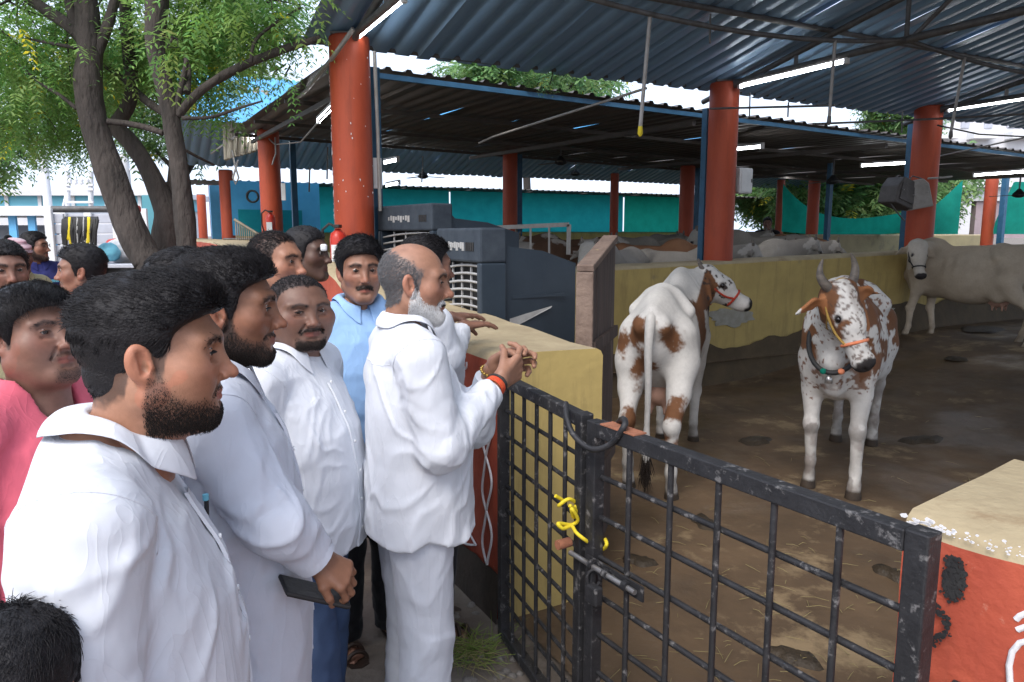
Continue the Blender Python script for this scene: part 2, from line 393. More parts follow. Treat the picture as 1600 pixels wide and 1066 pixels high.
# right gate wall (red) whose tan top catches the light
R0 = Vector((.925, 1.655, 0))
RD = Vector((.62, -.785, 0)).normalized()
WR0 = R0 + RD * 3.4
wr = wall('parapet_wall', 'red wall end with broad tan top and black smudges at the hinge side of the gate', (WR0, -RD, 3.4), lambda s: .74, lambda s: 1.10, lambda s: -.02,
          (M['red_paint'], M['wall_top'], M['yellow_wall'], M['red_paint']), seed=6, seg=.06, top_wave=.02)
RN = Vector((-.785, -.62, 0))
def on_right(px, py, o=.012):
    d = W(px, py, 1) - Vector((0, 0, CAMZ)); c0 = Vector((0, 0, CAMZ))
    t = (R0 + RN * o - c0).dot(RN) / d.dot(RN); return c0 + d * t
def smudge(px, py, rx, ry, n, ring=0):
    mb = MB()
    for k in range(n):
        a = random.uniform(0, 6.283); r = (random.uniform(.62, 1) if ring else random.random() ** .5)
        if random.random() < .12: r *= 1.25
        p = on_right(px + rx * r * math.cos(a), py + ry * r * math.sin(a), .012 + random.uniform(0, .003)); q = random.uniform(.002, .0075) * (1.1 - .4 * r)
        m = 7; ph = random.random() * 6
        pts = [p + RD * (q * 1.1 * math.cos(ph + 6.283 * i / m) * random.uniform(.6, 1.2)) + ZUP * (q * math.sin(ph + 6.283 * i / m) * random.uniform(.6, 1.3)) for i in range(m)]
        mb.prism(pts, RN * .002)
    mb.build('black_smudge', M['black'], wr)
smudge(1490, 905, 19, 36, 260); smudge(1457, 975, 27, 30, 190, 1)
for seg in ([(1604, 958), (1594, 962), (1588, 968)], [(1606, 978), (1594, 982), (1590, 984)], [(1610, 1000), (1594, 1004), (1582, 1018), (1577, 1040), (1578, 1064), (1584, 1085)]):
    MB().tube([on_right(x, y, .003) for x, y in seg], .007, 6).build('painted_motif', M['white_paint'], wr)
mb = MB()
for k in range(90):
    x = random.uniform(0, 1) ** 1.7; p = on_right(1418 + 185 * x + random.gauss(0, 6), 808 + 52 * x + random.uniform(-3, 14), .0135); q = random.uniform(.001, .0038) * (1.6 - x)
    mb.prism([p + RD * (q * 1.5 * math.cos(a)) + ZUP * (q * math.sin(a) * random.uniform(.6, 1.2)) for a in np.linspace(0, 6.28, 7)[:-1]], RN * .0015)
mb.build('white_chip', M['white_paint'], wr)
# dividing walls
def zdiv(s): return 1.36 + .022 * s
D0 = LV(15, -.22)
w1 = wall('dividing_wall', 'long yellow plaster wall behind the three standing cows, with a grey patch', (LV(16.35, -.22), -V2, 16), lambda s: .42, lambda s: zdiv(16 - s), lambda s: -.02,
          (M['yellow_wall'], M['wall_top'], M['dull_wall'], M['yellow_wall']), seed=11)
# grey bare-plaster patch and dark splash band on the yard side
def on_div(s, z, o=.02): return LV(s + .35, -.22 - o, z)
def splat(name, cs, cz, rs, rz, n, o, m, parent, seed):
    vs = [on_div(cs, cz, o)]; 
    for i in range(n):
        a = 6.283 * i / n; k = .75 + .5 * random.random()
        vs.append(on_div(cs + rs * k * math.cos(a), cz + rz * k * math.sin(a), o))
    mb = MB().prism(vs[1:], U2 * (o - .003)); return mb.build(name, m, parent)
M['mud_wall'] = mat('mud_splashed_plaster', (.10, .072, .04), (.06, .042, .025), .85, 4, 0, .5, 20, (.16, .12, .055), 2, .6)
M['bare_plaster'] = mat('bare_plaster', (.34, .33, .29), (.25, .235, .19), .9, 9, 0, .4, 40)
splat('bare_patch', 4.0, .80, .34, .11, 30, .022, M['bare_plaster'], w1, 1)
splat('bare_patch', 6.35, .72, .5, .14, 22, .024, M['bare_plaster'], w1, 1)
vs = []
for i in range(160):
    s = -.3 + 16.2 * i / 159
    for j in range(7):
        q = on_div(s, 0, .10 * (1 - j / 6) ** 2 + .018); vs.append((q.x, q.y, floor_z(q.x, q.y) - .02 + .40 * j / 6))
vs = np.array(vs); row = np.arange(len(vs)) % 7
vs[:, 2] += (fbm(vs * 2.2, 4, 8) - .45) * .35 * (row / 6)
idx = np.arange(160 * 7).reshape(160, 7)
obj('mud_skirt', mesh_np('mud_skirt', vs, np.stack([idx[:-1, :-1], idx[1:, :-1], idx[1:, 1:], idx[:-1, 1:]], -1).reshape(-1, 4)), M['mud_wall'], w1)
P2 = LV(9.0, 6.6)
wall('dividing_wall', 'dull grey plaster wall crossing the pen behind the lying cows', (LV(22.6, 7.2), -V2, 13), lambda s: .3, lambda s: 1.74, lambda s: .25,
     (M['dull_wall'], M['wall_top'], M['dull_wall'], M['dull_wall']), seed=14, seg=.5)
wall('boundary_wall', 'yellow boundary wall at the back of the shed below the green netting', (LV(34, 16), -V2, 33), lambda s: .3, lambda s: 1.85, lambda s: .25,
     (M['yellow_wall'], M['wall_top'], M['dull_wall'], M['yellow_wall']), seed=15, seg=.6)

# ------------------------------------------------------------ pillars
def pillar(loc, r, z0, z1, label, n=20):
    t = thing('pillar', label, 'pillar', (loc.x, loc.y, z0), 0, 'round red pillars of the cattle shed')
    h = z1 - z0; prof = [(r * .97, 0), (r, .02)] + [(r * (1 + .004 * math.sin(k * 2.1)), h * k / 12) for k in range(1, 12)] + [(r, h - .02), (r * .96, h)]
    MB().lathe(prof, n=n).build('shaft', M['pillar'], t)
    MB().box((0, 0, h + .012), (r * 1.5, r * 1.5, .022)).build('cap_plate', M['steel'], t)
    return t
PL = [(W(555, 380, 6.67), 1.4, 3.43, 'thick red pillar nearest the men, with white flecks down its left edge'),
      (W(426, 365, 13.0), 1.5, 3.52, 'red pillar on the parapet next to a fire extinguisher and the blue sheet'),
      (W(358, 370, 18.6), 1.5, 3.3, 'third red pillar along the parapet, beside the tree'),
      (W(339, 372, 23), 1.5, 3.3, 'slim red pillar just behind the third parapet pillar'),
      (W(318, 372, 28), 1.5, 3.2, 'farthest red pillar along the parapet, pinkish in the daylight'),
      (LV(4.31), 1.2, 3.44, 'red pillar on the yellow wall behind the spotted cow with the red halter'),
      (LV(8.02), 1.2, 3.47, 'red pillar with two grey metal boxes strapped to it'),
      (W(797, 372, 15.4), .3, 3.47, 'red pillar in the pen beyond the near cooler'),
      (W(1071, 372, 17.5), .3, 3.47, 'dark red pillar in the pen just left of the white box'),
      (W(959, 360, 22.0), .3, 3.5, 'slim red pillar before the netting above the brown cows'),
      (W(1268, 369, 20.5), .3, 3.47, 'dark red pillar before the sagging green net'),
      (W(1217, 355, 24.5), .3, 3.5, 'slim red pillar at the net corner beside the seated boy'),
      (W(1543, 362, 21.0), .3, 3.4, 'red pillar at the far right gap between two green nets')]
RR = [.175, .18, .17, .17, .16, .165, .18, .15, .17, .125, .155, .125, .16]
for (p, z0, z1, lb), r in zip(PL, RR): pillar(p, r, z0, z1, lb)
# white flecks on the nearest pillar
pn = bpy.data.objects['pillar']; mb = MB()
for k in range(70):
    a = random.choice([random.gauss(3.35, .12), random.gauss(3.35, .12), random.uniform(3.2, 6.2)]); z = random.uniform(.1, 1.9); q = random.uniform(.004, .014) * (1 if a < 3.7 else .45)
    c = Vector((.176 * math.cos(a), .176 * math.sin(a), z)); t_ = Vector((-math.sin(a), math.cos(a), 0)); n_ = Vector((math.cos(a), math.sin(a), 0))
    mb.prism([c + t_ * (q * math.cos(b) * random.uniform(.5, 1.1)) + ZUP * (q * 1.8 * math.sin(b) * random.uniform(.5, 1.2)) for b in np.linspace(0, 6.28, 7)[:-1]], n_ * .0025)
mb.build('paint_chip', M['white_paint'], pn)
# blue steel posts
def post(loc, z0, z1, w, label):
    t = MB().box((0, 0, (z1 - z0) / 2), (w, w, z1 - z0)).build('steel_post', M['blue_steel']); t.location = (loc.x, loc.y, z0)
    t.rotation_euler = (0, 0, .485); tag(t, label, 'post', 'blue steel posts of the cattle shed')
for px, Y, z0, z1, w, lb in [(591, 7.0, .0, 3.25, .085, 'blue steel post right beside the thick near pillar'), (463, 13.6, .3, 3.4, .1, 'blue steel post beyond the second pillar before the teal net'),
        (810, 15.8, .3, 3.4, .12, 'blue steel post hard against the pillar beyond the near cooler'), (1098, 8.9, .3, 3.2, .085, 'blue steel post left of the pillar behind the spotted cow'),
        (1088, 18, .3, 3.4, .12, 'dark blue post between the two pillars left of the white box'), (1413, 10.8, .4, 3.3, .1, 'blue post left of the pillar with the metal boxes'),
        (1291, 14.5, .3, 3.1, .09, 'thin dark post among the lying cows before the sagging net'), (1562, 20, .3, 3.3, .13, 'thin dark post beside the far right pillar'),
        (340, 22.6, 1.4, 3.2, .3, 'pale blue post between the far parapet pillars')]:
    post(W(px, 380, Y), z0, z1, w, lb)
bpy.data.objects['steel_post.008'].data.materials[0] = M['sky_blue']

# ------------------------------------------------------------ roofs of corrugated sheets
def sheet_mesh(name, w, run, ribs, h, m, rows=6):
    prof = []
    p = w / ribs
    for k in range(ribs):
        x = k * p; prof += [(x, 0), (x + p * .62, 0), (x + p * .72, h), (x + p * .9, h)]
    prof.append((w + .01, 0)); n = len(prof)
    vs = []
    for j in range(rows + 1):
        y = run * j / rows
        for (x, z) in prof: vs.append((x, y, z + .006 * math.sin(j * 2.3 + x * 3)))
    fs = np.array([[j * n + i, j * n + i + 1, (j + 1) * n + i + 1, (j + 1) * n + i] for j in range(rows) for i in range(n - 1)])
    vs = np.array(vs); nv = len(vs)
    vs2 = vs.copy(); vs2[:, 2] += .003
    allf = np.concatenate([fs[:, ::-1], fs + nv])
    return mesh_np(name, np.concatenate([vs, vs2]), allf, False, m)
def roof(label, origin, along, slope, length, run, m, ribs=5, h=.030, w=1.08):
    """origin: eave corner; along: unit 3-D vector along the eave; slope: 3-D unit vector up the slope"""
    t = thing('shed_roof', label, 'roof', origin, 0, 'corrugated roofs of the cattle shed')
    z = along.cross(slope).normalized(); z = z if z.z > 0 else -z
    y = slope; x = along
    R_ = Matrix((x, y, z)).transposed().to_4x4()
    me = sheet_mesh('roof_sheet', w, run, ribs, h, m)
    n = int(length / w) + 1
    for k in range(n):
        o = obj('roof_sheet', me, None, t)
        o.matrix_local = Matrix.Translation(x * (k * w) + y * random.uniform(-.03, .03) + z * (.004 * (k % 2))) @ R_ @ Matrix.Rotation(random.uniform(-.004, .004), 4, 'Z')
    return t
SA = (-U2 + ZUP * .20).normalized()
EA = Vector((-1.86, 6.76, 3.39))
rA = roof('big near roof of blue ribbed sheets over the yard, held by pipe trusses', EA, V2, SA, 17, 6.2, M['roof_under'])
# far slope of the same gable, behind the camera
rA2 = roof('street side slope of the big near roof above the gate', EA + SA * 6.2 + Vector((-U2.x, -U2.y, 0)) * 5.9 - ZUP * 1.15, V2, (U2 + ZUP * .20).normalized(), 17, 6.2, M['roof_under'])
def at_roofA(s, t, dz=0):   # s along eave from pillar one, t metres in from the pillar row towards the camera
    return Vector((-1.4, 6.67, 0)) + V2 * s - U2 * t + ZUP * (3.44 + .20 * max(0, t) + dz)
for k, t_ in enumerate((-.25, 1.35, 2.9, 4.4)):
    MB().tube([at_roofA(-.5, t_, -.01) - rA.location, at_roofA(16, t_, .02) - rA.location], .028, 8).build('purlin', M['steel'], rA)
# eave beam, flat and blue
for s in (0.0, 4.31, 8.02, 12.0):
    tr = lambda t, dz: Vector((-1.4, 6.67, 0)) + V2 * s - U2 * t + ZUP * (3.42 + dz) - rA.location
    MB().tube([tr(-.15, .0), tr(6.2, .02)], .034, 8).build('truss_chord', M['steel'], rA)
    MB().tube([tr(-.35, -.13), tr(6.1, 1.18)], .032, 8).build('rafter', M['steel'], rA)
    for a, b, c_ in ((1.0, 1.0, .16), (2.2, 2.2, .40), (2.25, 3.0, .56), (2.15, 1.2, .22), (3.6, 3.6, .7), (4.6, 4.6, .9)):
        MB().tube([tr(a, .01), tr(b, c_)], .02, 6).build('strut', M['pale_pipe'] if s == 8.02 else M['steel'], rA)
# middle roof, dark and nearly flat
NB = W(578, 103, 7.45); NB.z = 3.34
alB = (V2 + ZUP * -.020).normalized(); slB = (U2 + ZUP * .025).normalized()
OB = Vector((-1.75, 7.25, 3.35))
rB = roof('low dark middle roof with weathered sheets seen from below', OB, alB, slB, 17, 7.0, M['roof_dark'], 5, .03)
MB().box((0, 0, 0), (.06, .02, .02)).mesh('x')
for d_, z_ in ((.05, -.05), (2.3, -.05), (4.6, -.05), (6.7, -.05)):
    MB().bar(slB * d_ + ZUP * z_ + alB * .05, slB * d_ + ZUP * z_ + alB * 17, .04, .05).build('purlin', M['blue_steel'] if d_ < 1 else M['roof_dark'], rB)
for s in (.35, 4.6, 8.3, 12):
    MB().bar(alB * s + slB * .1 - ZUP * .14, alB * s + slB * 6.8 - ZUP * .14, .05, .06).build('beam', M['roof_dark'], rB)
# third roof: gable behind, blue beneath, its near slope bright in the open light
RC0 = Vector((-1.4, 6.67, 0)) + U2 * 7.0 - V2 * .7
ridge = RC0 + U2 * 3.2 + ZUP * 5.0
roof('bright blue sheet slope of the third shed roof above the bamboo poles', RC0 + ZUP * 3.62, V2, (U2 * 3.2 + ZUP * 1.38).normalized(), 20, 3.45, M['roof_blue'], 5)
roof('blue ribbed underside of the third shed roof over the far pens', RC0 + U2 * 6.4 + ZUP * 3.42, V2, (-U2 * 3.2 + ZUP * .9).normalized(), 26, 3.4, M['roof_under'], 5)
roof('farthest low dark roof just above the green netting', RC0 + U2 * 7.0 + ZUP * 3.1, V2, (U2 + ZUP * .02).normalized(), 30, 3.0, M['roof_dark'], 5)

# ------------------------------------------------------------ tube lights
def tube_light(a, b, label, r=.018):
    a, b = Vector(a), Vector(b); d = (b - a).normalized(); c = (a + b) / 2
    t = thing('tube_light', label, 'tube light', c, 0, 'lit fluorescent tubes under the shed roofs')
    MB().bar(a - c + ZUP * r * 1.9, b - c + ZUP * r * 1.9, r * 2.2, r * 1.6).build('batten', M['white_plastic'], t)
    MB().tube([a - c + d * .03, b - c - d * .03], r, 10).build('tube', M['tube'], t)
    for e, q in ((a, 1), (b, -1)): MB().bar(e - c, e - c + d * .035 * q, r * 2.3, r * 3).build('end_cap', M['white_plastic'], t)
def trp(s, t, z): return Vector((-1.4, 6.67, z)) + V2 * s - U2 * t
tube_light(trp(.02, .12, 3.40), trp(.02, 1.34, 3.40), 'lit tube light above the thick near pillar')
tube_light(trp(4.31, .22, 3.37), trp(4.31, 1.62, 3.37), 'long lit tube light beside the pillar behind the spotted cow')
tube_light(trp(8.02, .25, 3.39), trp(8.02, 1.75, 3.39), 'lit tube light at the upper right beside the pillar with metal boxes')
for (x0, y0, x1, y1, Y0, Y1, lb) in [(497, 190, 524, 164, 9.3, 8.2, 'lit tube light just left of the thick near pillar'), (388, 219, 406, 209, 15.2, 13.9, 'short lit tube light left of the second pillar'),
        (601, 254, 622, 250, 15.5, 14.6, 'far tube light right of the blue post at the near pillar'), (1150, 233, 1192, 229, 11.6, 10.6, 'lit tube light right of the pillar behind the spotted cow'),
        (1345, 259, 1428, 254, 13.2, 12.2, 'lit tube light above the two metal boxes'), (1521, 274, 1608, 268, 13.8, 12.8, 'lit tube light at the far right under the middle roof'),
        (1222, 275, 1262, 273, 19.5, 19.2, 'thin far tube light above the sagging green net'), (604, 290, 624, 286, 19, 18, 'lowest far tube light behind the blue post at the near pillar')]:
    tube_light(W(x0, y0, Y0), W(x1, y1, Y1), lb, .02 if Y0 < 14 else .028)

# ------------------------------------------------------------ pipes, cables, droppers
nd = [trp(s, 2.2, 3.43) for s in (0, 4.31, 8.02, 12.0)]
cab = []
for a, b, sag in ((nd[0], nd[1], .17), (nd[1], nd[2], .10), (nd[2], nd[3], .14)):
    for k in range(14):
        u = k / 14; p = a.lerp(b, u); p.z -= sag * 4 * u * (1 - u); cab.append(p)
tag(MB().tube(cab, .02, 8).build('water_pipe', M['steel']), 'long sagging dark water pipe slung under the near roof', 'pipe')
def near_cab(px):
    return min(cab, key=lambda p: abs(800 + 1150 * p.x / (p.y * CT - (p.z - CAMZ) * ST) - px))
for px, dx, ln, lb in ((1015, -10, .76, 'hanging pipe with a yellow nozzle nearest the thick pillar'), (1305, -2, .60, 'hanging pipe dropping beside the long tube light'), (1510, -14, .66, 'hanging pipe with a nozzle at the upper right')):
    p = near_cab(px).copy()
    q0 = W(px, 533 - 1150 * 0, p.y); p.x = W(px, 60, p.y).x; e = p + Vector((dx * .005, 0, -ln))
    t = thing('hanging_pipe', lb, 'pipe', p, 0, 'short pipes hanging from the water pipe')
    MB().tube([(0, 0, 0), e - p], .014, 8).build('pipe', M['pale_pipe'], t)
    MB().tube([e - p, e - p - ZUP * .05, e - p - ZUP * .07], [.016, .02, .008], 8).build('nozzle', M['yellow_rope'] if px == 1015 else M['steel'], t)
def rod(pts, r, label, m='steel', cat='rod', name='thin_rod'):
    tag(MB().tube(pts, r, 6).build(name, M[m]), label, cat)
rod([W(748, 224, 8.6), W(770, 214, 8.5), W(1010, 138, 6.6)], .012, 'thin rod slanting up under the dark middle roof', 'pale_pipe')
rod([W(1110, 170, 8.3), W(1305, 165, 6.9)], .012, 'thin level rod between the pillar and a hanging pipe')
rod([W(1270, 194, 8.2), W(1460, 186, 8.8), W(1606, 178, 8.4)], .013, 'thin rod crossing behind the right pillar')
rod([W(1455, 247, 11), W(1606, 214, 8.6)], .010, 'thin pale rod slanting at the far right', 'pale_pipe')
rod([W(1465, 196, 9.5), W(1530, 210, 9.6), W(1606, 214, 9.8)], .010, 'dark cable drooping right of the right pillar', 'black', 'cable', 'cable')
rod([W(585, 80, 6.6), W(590, 200, 6.72), W(594, 330, 6.75)], .017, 'white conduit pipe running down beside the thick pillar', 'pale_pipe', 'pipe', 'conduit_pipe')
rod([W(552, 45, 6.3), W(520, 90, 6.45), W(480, 140, 8.5), W(430, 185, 12.2), W(380, 205, 13.5), W(330, 240, 17)], .02, 'bundled grey cable looping from pillar to pillar', 'pale_pipe', 'cable', 'cable')
rod([W(520, 165, 8.0), W(470, 222, 11.5), W(430, 226, 12.8), W(418, 215, 12.85)], .012, 'thin slack cable hanging left of the thick pillar', 'pale_pipe', 'cable', 'cable')
rod([W(430, 215, 12.7), W(431, 240, 12.6), W(425, 258, 12.6)], .012, 'loose cable end dangling on the second pillar', 'pale_pipe', 'cable', 'cable')
rod([W(362, 235, 14.5), W(368, 262, 14.5), W(373, 278, 14.5), W(368, 288, 14.5), (W(364, 278, 14.5)), W(372, 250, 14.5)], .018, 'coiled grey cable hanging left of the second pillar', 'pale_pipe', 'cable', 'cable')
for px, y0, y1, Y in ((512, 230, 280, 13), (484, 262, 300, 13.5), (660, 262, 285, 16), (1232, 160, 183, 7.6), (1110, 22, 68, 5.9), (1172, 145, 182, 8.2), (1410, 175, 208, 8.7)):
    rod([W(px, y0, Y), W(px - 1, y1, Y)], .008 if Y < 10 else .014, {512: 'hanging rod left of the thick pillar', 484: 'short hanging rod before the teal net', 660: 'hanging rod behind the fan', 1232: 'short wire dangling below the long tube light',
        1110: 'dark wire dangling from the near roof purlin', 1172: 'wire dangling right of the pillar behind the spotted cow', 1410: 'wire dangling left of the right pillar'}[px], 'steel', 'wire', 'hanging_wire')
# ------------------------------------------------------------ nets, tarps
def cloth(name, label, m, A, B, top, bot, cat='netting', nu=60, nv=14, wave=.05, seed=0, group=None, off=None):
    """hung sheet from A to B; top(u), bot(u) heights"""
    A, B = Vector(A), Vector(B); d = (B - A); n = Vector((d.y, -d.x, 0)).normalized()
    vs = []
    for i in range(nu + 1):
        u = i / nu
        for j in range(nv + 1):
            v = j / nv; q = A + d * u; z = top(u) * (1 - v) + bot(u) * v
            vs.append((q.x, q.y, z))
    vs = np.array(vs)
    L_ = d.length; uu = np.repeat(np.linspace(0, 1, nu + 1), nv + 1); vv = np.tile(np.linspace(0, 1, nv + 1), nu + 1)
    w = wave * ((fbm(np.stack([uu * L_ * 1.5, vv * .8, 0 * uu], -1), 3, seed) - .5) * 2)
    w = w * (.3 + .7 * np.sin(vv * math.pi))
    vs[:, 0] += n.x * w; vs[:, 1] += n.y * w
    idx = np.arange((nu + 1) * (nv + 1)).reshape(nu + 1, nv + 1)
    fs = np.stack([idx[:-1, :-1], idx[1:, :-1], idx[1:, 1:], idx[:-1, 1:]], -1).reshape(-1, 4)
    o = obj(name, mesh_np(name, vs, fs), m)
    tag(o, label, cat, group); return o
def LB(s, d=15.8): return LV(s, d)
gN = 'green shade nets along the back of the pens'
cloth('shade_net', 'dark teal shade net stretched behind the coolers', M['teal_net'], LB(1.2), LB(7.6), lambda u: 3.22, lambda u: 1.8, group=gN, seed=1)
cloth('shade_net', 'dark teal shade net behind the lying cows and the brown cow', M['teal_net'], LB(7.65), LB(14.5), lambda u: 3.22, lambda u: 1.83, group=gN, seed=2)
cloth('shade_net', 'bright green shade net panel right of the pillar behind the spotted cow', M['net'], LB(14.55), LB(18.2), lambda u: 3.2, lambda u: 1.83, group=gN, seed=3)
a = W(1222, 330, 24.2); b = W(1404, 330, 17.0)
cloth('shade_net', 'green shade net sagging low in front of the trees', M['net'], a, W(1440, 330, 20), lambda u: 1.98 + 1.25 * (1 - u) ** 4 + .35 * u ** 3 + .12, lambda u: 1.83 - .12 * math.sin(u * 3.1), nu=70, wave=.12, group=gN, seed=4)
cloth('shade_net', 'green shade net hoisted in a peak right of the pillar with boxes', M['net'], W(1438, 330, 20.1), W(1499, 330, 20.4), lambda u: 2.2 + 1.0 * u ** 1.1, lambda u: 1.75, nu=30, wave=.14, group=gN, seed=5)
cloth('shade_net', 'green shade net gathered to a peak at the far right edge', M['net'], W(1556, 330, 20.2), W(1650, 330, 20.6), lambda u: 2.05 + 1.1 * min(1, u * 4.2), lambda u: 1.75, nu=30, wave=.14, group=gN, seed=6)
cloth('blue_tarp', 'bright sky blue tarp hung behind the second pillar, above teal', M['tarp'], W(362, 330, 18.0), W(500, 330, 19.0), lambda u: 3.02, lambda u: 1.72, 'tarp', seed=7)
cloth('blue_tarp', 'teal lower tarp beneath the hanging coil', M['teal_net'], W(372, 330, 17.7), W(472, 330, 18.5), lambda u: 2.33, lambda u: 1.7, 'tarp', seed=8)
mb = MB(); mb.box((0, 0, 0), (3.2, .25, .12)); 

# ------------------------------------------------------------ small shed fittings
def coil(c, R, r, label, turns=3):
    pts = []
    for k in range(turns * 20):
        a = k / 20 * 6.283; pts.append(Vector(c) + Vector((R * math.cos(a) * (1 + .02 * math.sin(k)), .02 * (k / 20), R * math.sin(a))))
    tag(MB().tube(pts, r, 6).build('hose_coil', M['black']), label, 'hose')
coil(W(394, 307, 17.2), .13, .022, 'dark hose coil hanging on the blue tarp')
def box_on(name, label, cat, c, size, rz, m, bev=.012):
    o = MB().box((0, 0, 0), size).build(name, M[m], None, bevel=bev); o.location = c; o.rotation_euler = (0, 0, rz); tag(o, label, cat); return o
t = thing('meter_box', 'white electrical box on the pillar behind the spotted cow', 'electrical box', W(1160, 283, 8.75), .45)
MB().box((0, 0, 0), (.19, .12, .29)).build('case', M['white_plastic'], t, bevel=.01)
MB().box((.005, -.066, 0), (.165, .012, .26)).build('door', M['white_plastic'], t, bevel=.004)
MB().box((.07, -.077, 0), (.014, .012, .04)).build('latch', M['steel'], t)
MB().tube([(-.1, -.05, .1), (-.13, -.05, .02), (-.12, -.04, -.12), (-.06, -.04, -.16)], .006, 6).build('wire', M['pale_pipe'], t)
box_on('notice_board', 'white notice panel on the blue post beside the near pillar', 'panel', W(590, 271, 6.78), (.075, .03, .27), .2, 'white_plastic', .004)
box_on('notice_board', 'small white panel right of the second pillar', 'panel', W(443, 300, 12.8), (.07, .05, .29), .2, 'white_plastic', .004)
def flood(loc, rz, tilt, w, h, d, m, label):
    t = thing('metal_box', label, 'metal box', loc, rz); t.rotation_euler = (0, tilt, rz)
    mb = MB(); a, b = w / 2, w * .36
    f = [(-a, -d / 2, -h / 2), (a, -d / 2, -h / 2), (a * .9, -d / 2, h * .3), (a * .5, -d / 2, h / 2), (-a * .6, -d / 2, h / 2), (-a, -d / 2, h * .1)]
    mb.prism(f, (0, d, 0)); mb.build('case', M[m], t, bevel=.015)
    MB().box((0, -d / 2 - .006, -.01), (w * .72, .012, h * .6)).build('face_plate', M[m], t, bevel=.004)
    for k in (-1, 1): MB().lathe([(.0, 0), (.012, .0), (.012, .01), (0, .012)], (k * w * .3, -d / 2 - .02, 0), 8).build('bolt', M['silver'], t)
    MB().tube([(-w * .3, 0, h / 2), (0, .05, h / 2 + .06), (w * .3, 0, h / 2)], .01, 6).build('bracket', M['steel'], t)
M['box_dark'] = mat('dusty_dark_metal', (.11, .10, .095), (.07, .062, .06), .6, 8, .2, .2); M['box_pale'] = mat('dusty_pale_metal', (.36, .34, .32), (.26, .24, .22), .6, 8, .2, .2)
flood(W(1404, 302, 9.9), .5, .25, .42, .36, .26, 'box_dark', 'dark dented metal box strapped to the left of the right pillar')
flood(W(1432, 304, 9.95), -.2, -.2, .30, .38, .24, 'box_pale', 'pale dented metal box tied on the front of the right pillar')
rod([W(1450, 279, 9.9), W(1472, 278, 9.9), W(1487, 276, 10)], .015, 'rusty rod poking from the right pillar', 'pale_pipe')
rod([W(1390, 315, 9.8), W(1400, 330, 9.8), W(1413, 345, 10.1)], .01, 'thin strap below the dark metal box', 'steel', 'strap', 'strap')
def ceiling_fan(c, label, R=.55, drop=.45):
    t = thing('ceiling_fan', label, 'fan', c, 0, 'dark ceiling fans in the far pens')
    MB().tube([(0, 0, 0), (0, 0, drop)], .015, 6).build('rod', M['steel'], t)
    MB().lathe([(.03, .12), (.06, .08), (.11, .03), (.12, -.02), (.05, -.05)], n=12).build('motor', M['black'], t)
    for k in range(3):
        a = 2.094 * k + .4; MB().bar((.1 * math.cos(a), .1 * math.sin(a), 0), (R * math.cos(a), R * math.sin(a), -.015), .11, .008).build('blade', M['steel'], t)
for px, py, Y, lb in ((876, 254, 14.5, 'dark ceiling fan above the cows, left of the slim far pillar'), (661, 276, 17, 'ceiling fan above the farther cooler'), (1301, 284, 14.3, 'dark ceiling fan beside the thin post by the sagging net'), (899, 272, 19, 'small far ceiling fan above the brown cows'), (1592, 305, 15, 'dark ceiling fan at the far right net')):
    ceiling_fan(W(px, py, Y), lb, .5)
# fire extinguishers
def extinguisher(c, label, h=.42):
    t = thing('fire_extinguisher', label, 'fire extinguisher', c, 0, 'red fire extinguishers')
    MB().lathe([(.06, 0), (.07, .01), (.07, h * .72), (.06, h * .82), (.03, h * .88), (.025, h * .92)], n=16).build('cylinder', M['ext_red'], t)
    MB().box((0, -.071, h * .38), (.085, .01, h * .4)).build('label_plate', M['white_plastic'], t)
    MB().box((0, 0, h * .97), (.05, .11, .03)).build('handle', M['black'], t, bevel=.005)
    MB().tube([(0, -.04, h * .95), (-.06, -.05, h * 1.02), (-.12, -.04, h * .9), (-.13, -.02, h * .5), (-.10, -.02, h * .2)], .012, 8).build('hose', M['black'], t)
extinguisher(W(424, 372, 11.6), 'red fire extinguisher with black hose in front of the second pillar'); extinguisher(W(530, 425, 6.35), 'red fire extinguisher left of the thick near pillar', .40)
# guard fence panels far along the parapet
t = thing('guard_rail', 'sloping pale guard rail behind the second pillar', 'railing', W(385, 360, 15))
o_ = t.location
for k in range(12):
    p = W(368 + 3.4 * k, 345 + 2.3 * k, 15.5); MB().tube([p - o_, p - o_ - ZUP * .42], .012, 5).build('bar', M['bamboo'], t)
MB().tube([W(366, 343, 15.5) - o_, W(408, 369, 15.5) - o_], .03, 6).build('top_rail', M['bamboo'], t)
for px, Y, lb in ((326, 17.5, 'small barred gate panel on the parapet beside the tree'), (372, 15.8, 'dark barred panel on the parapet left of the second pillar')):
    t = thing('barred_panel', lb, 'grille', W(px, 392, Y)); 
    for k in range(6): MB().tube([(-.25 + .1 * k, 0, -.25), (-.25 + .1 * k, 0, .25)], .012, 5).build('bar', M['steel'], t)
    for z in (-.25, .25): MB().tube([(-.3, 0, z), (.3, 0, z)], .02, 5).build('rail', M['steel'], t)
# grey rail in the pen behind the near cooler
t = thing('pen_rail', 'grey steel rail frame behind the near cooler', 'railing', W(830, 400, 8.2)); o_ = t.location
for a, b in (((770, 356), (889, 351)), ((889, 351), (888, 398)), ((829, 354), (829, 392)), ((858, 353), (858, 396)), ((770, 356), (770, 398))):
    MB().bar(W(*a, 8.2) - o_, W(*b, 8.2) - o_, .045 if a[0] != 829 and a[0] != 858 else .022).build('rail', M['pale_pipe'], t)
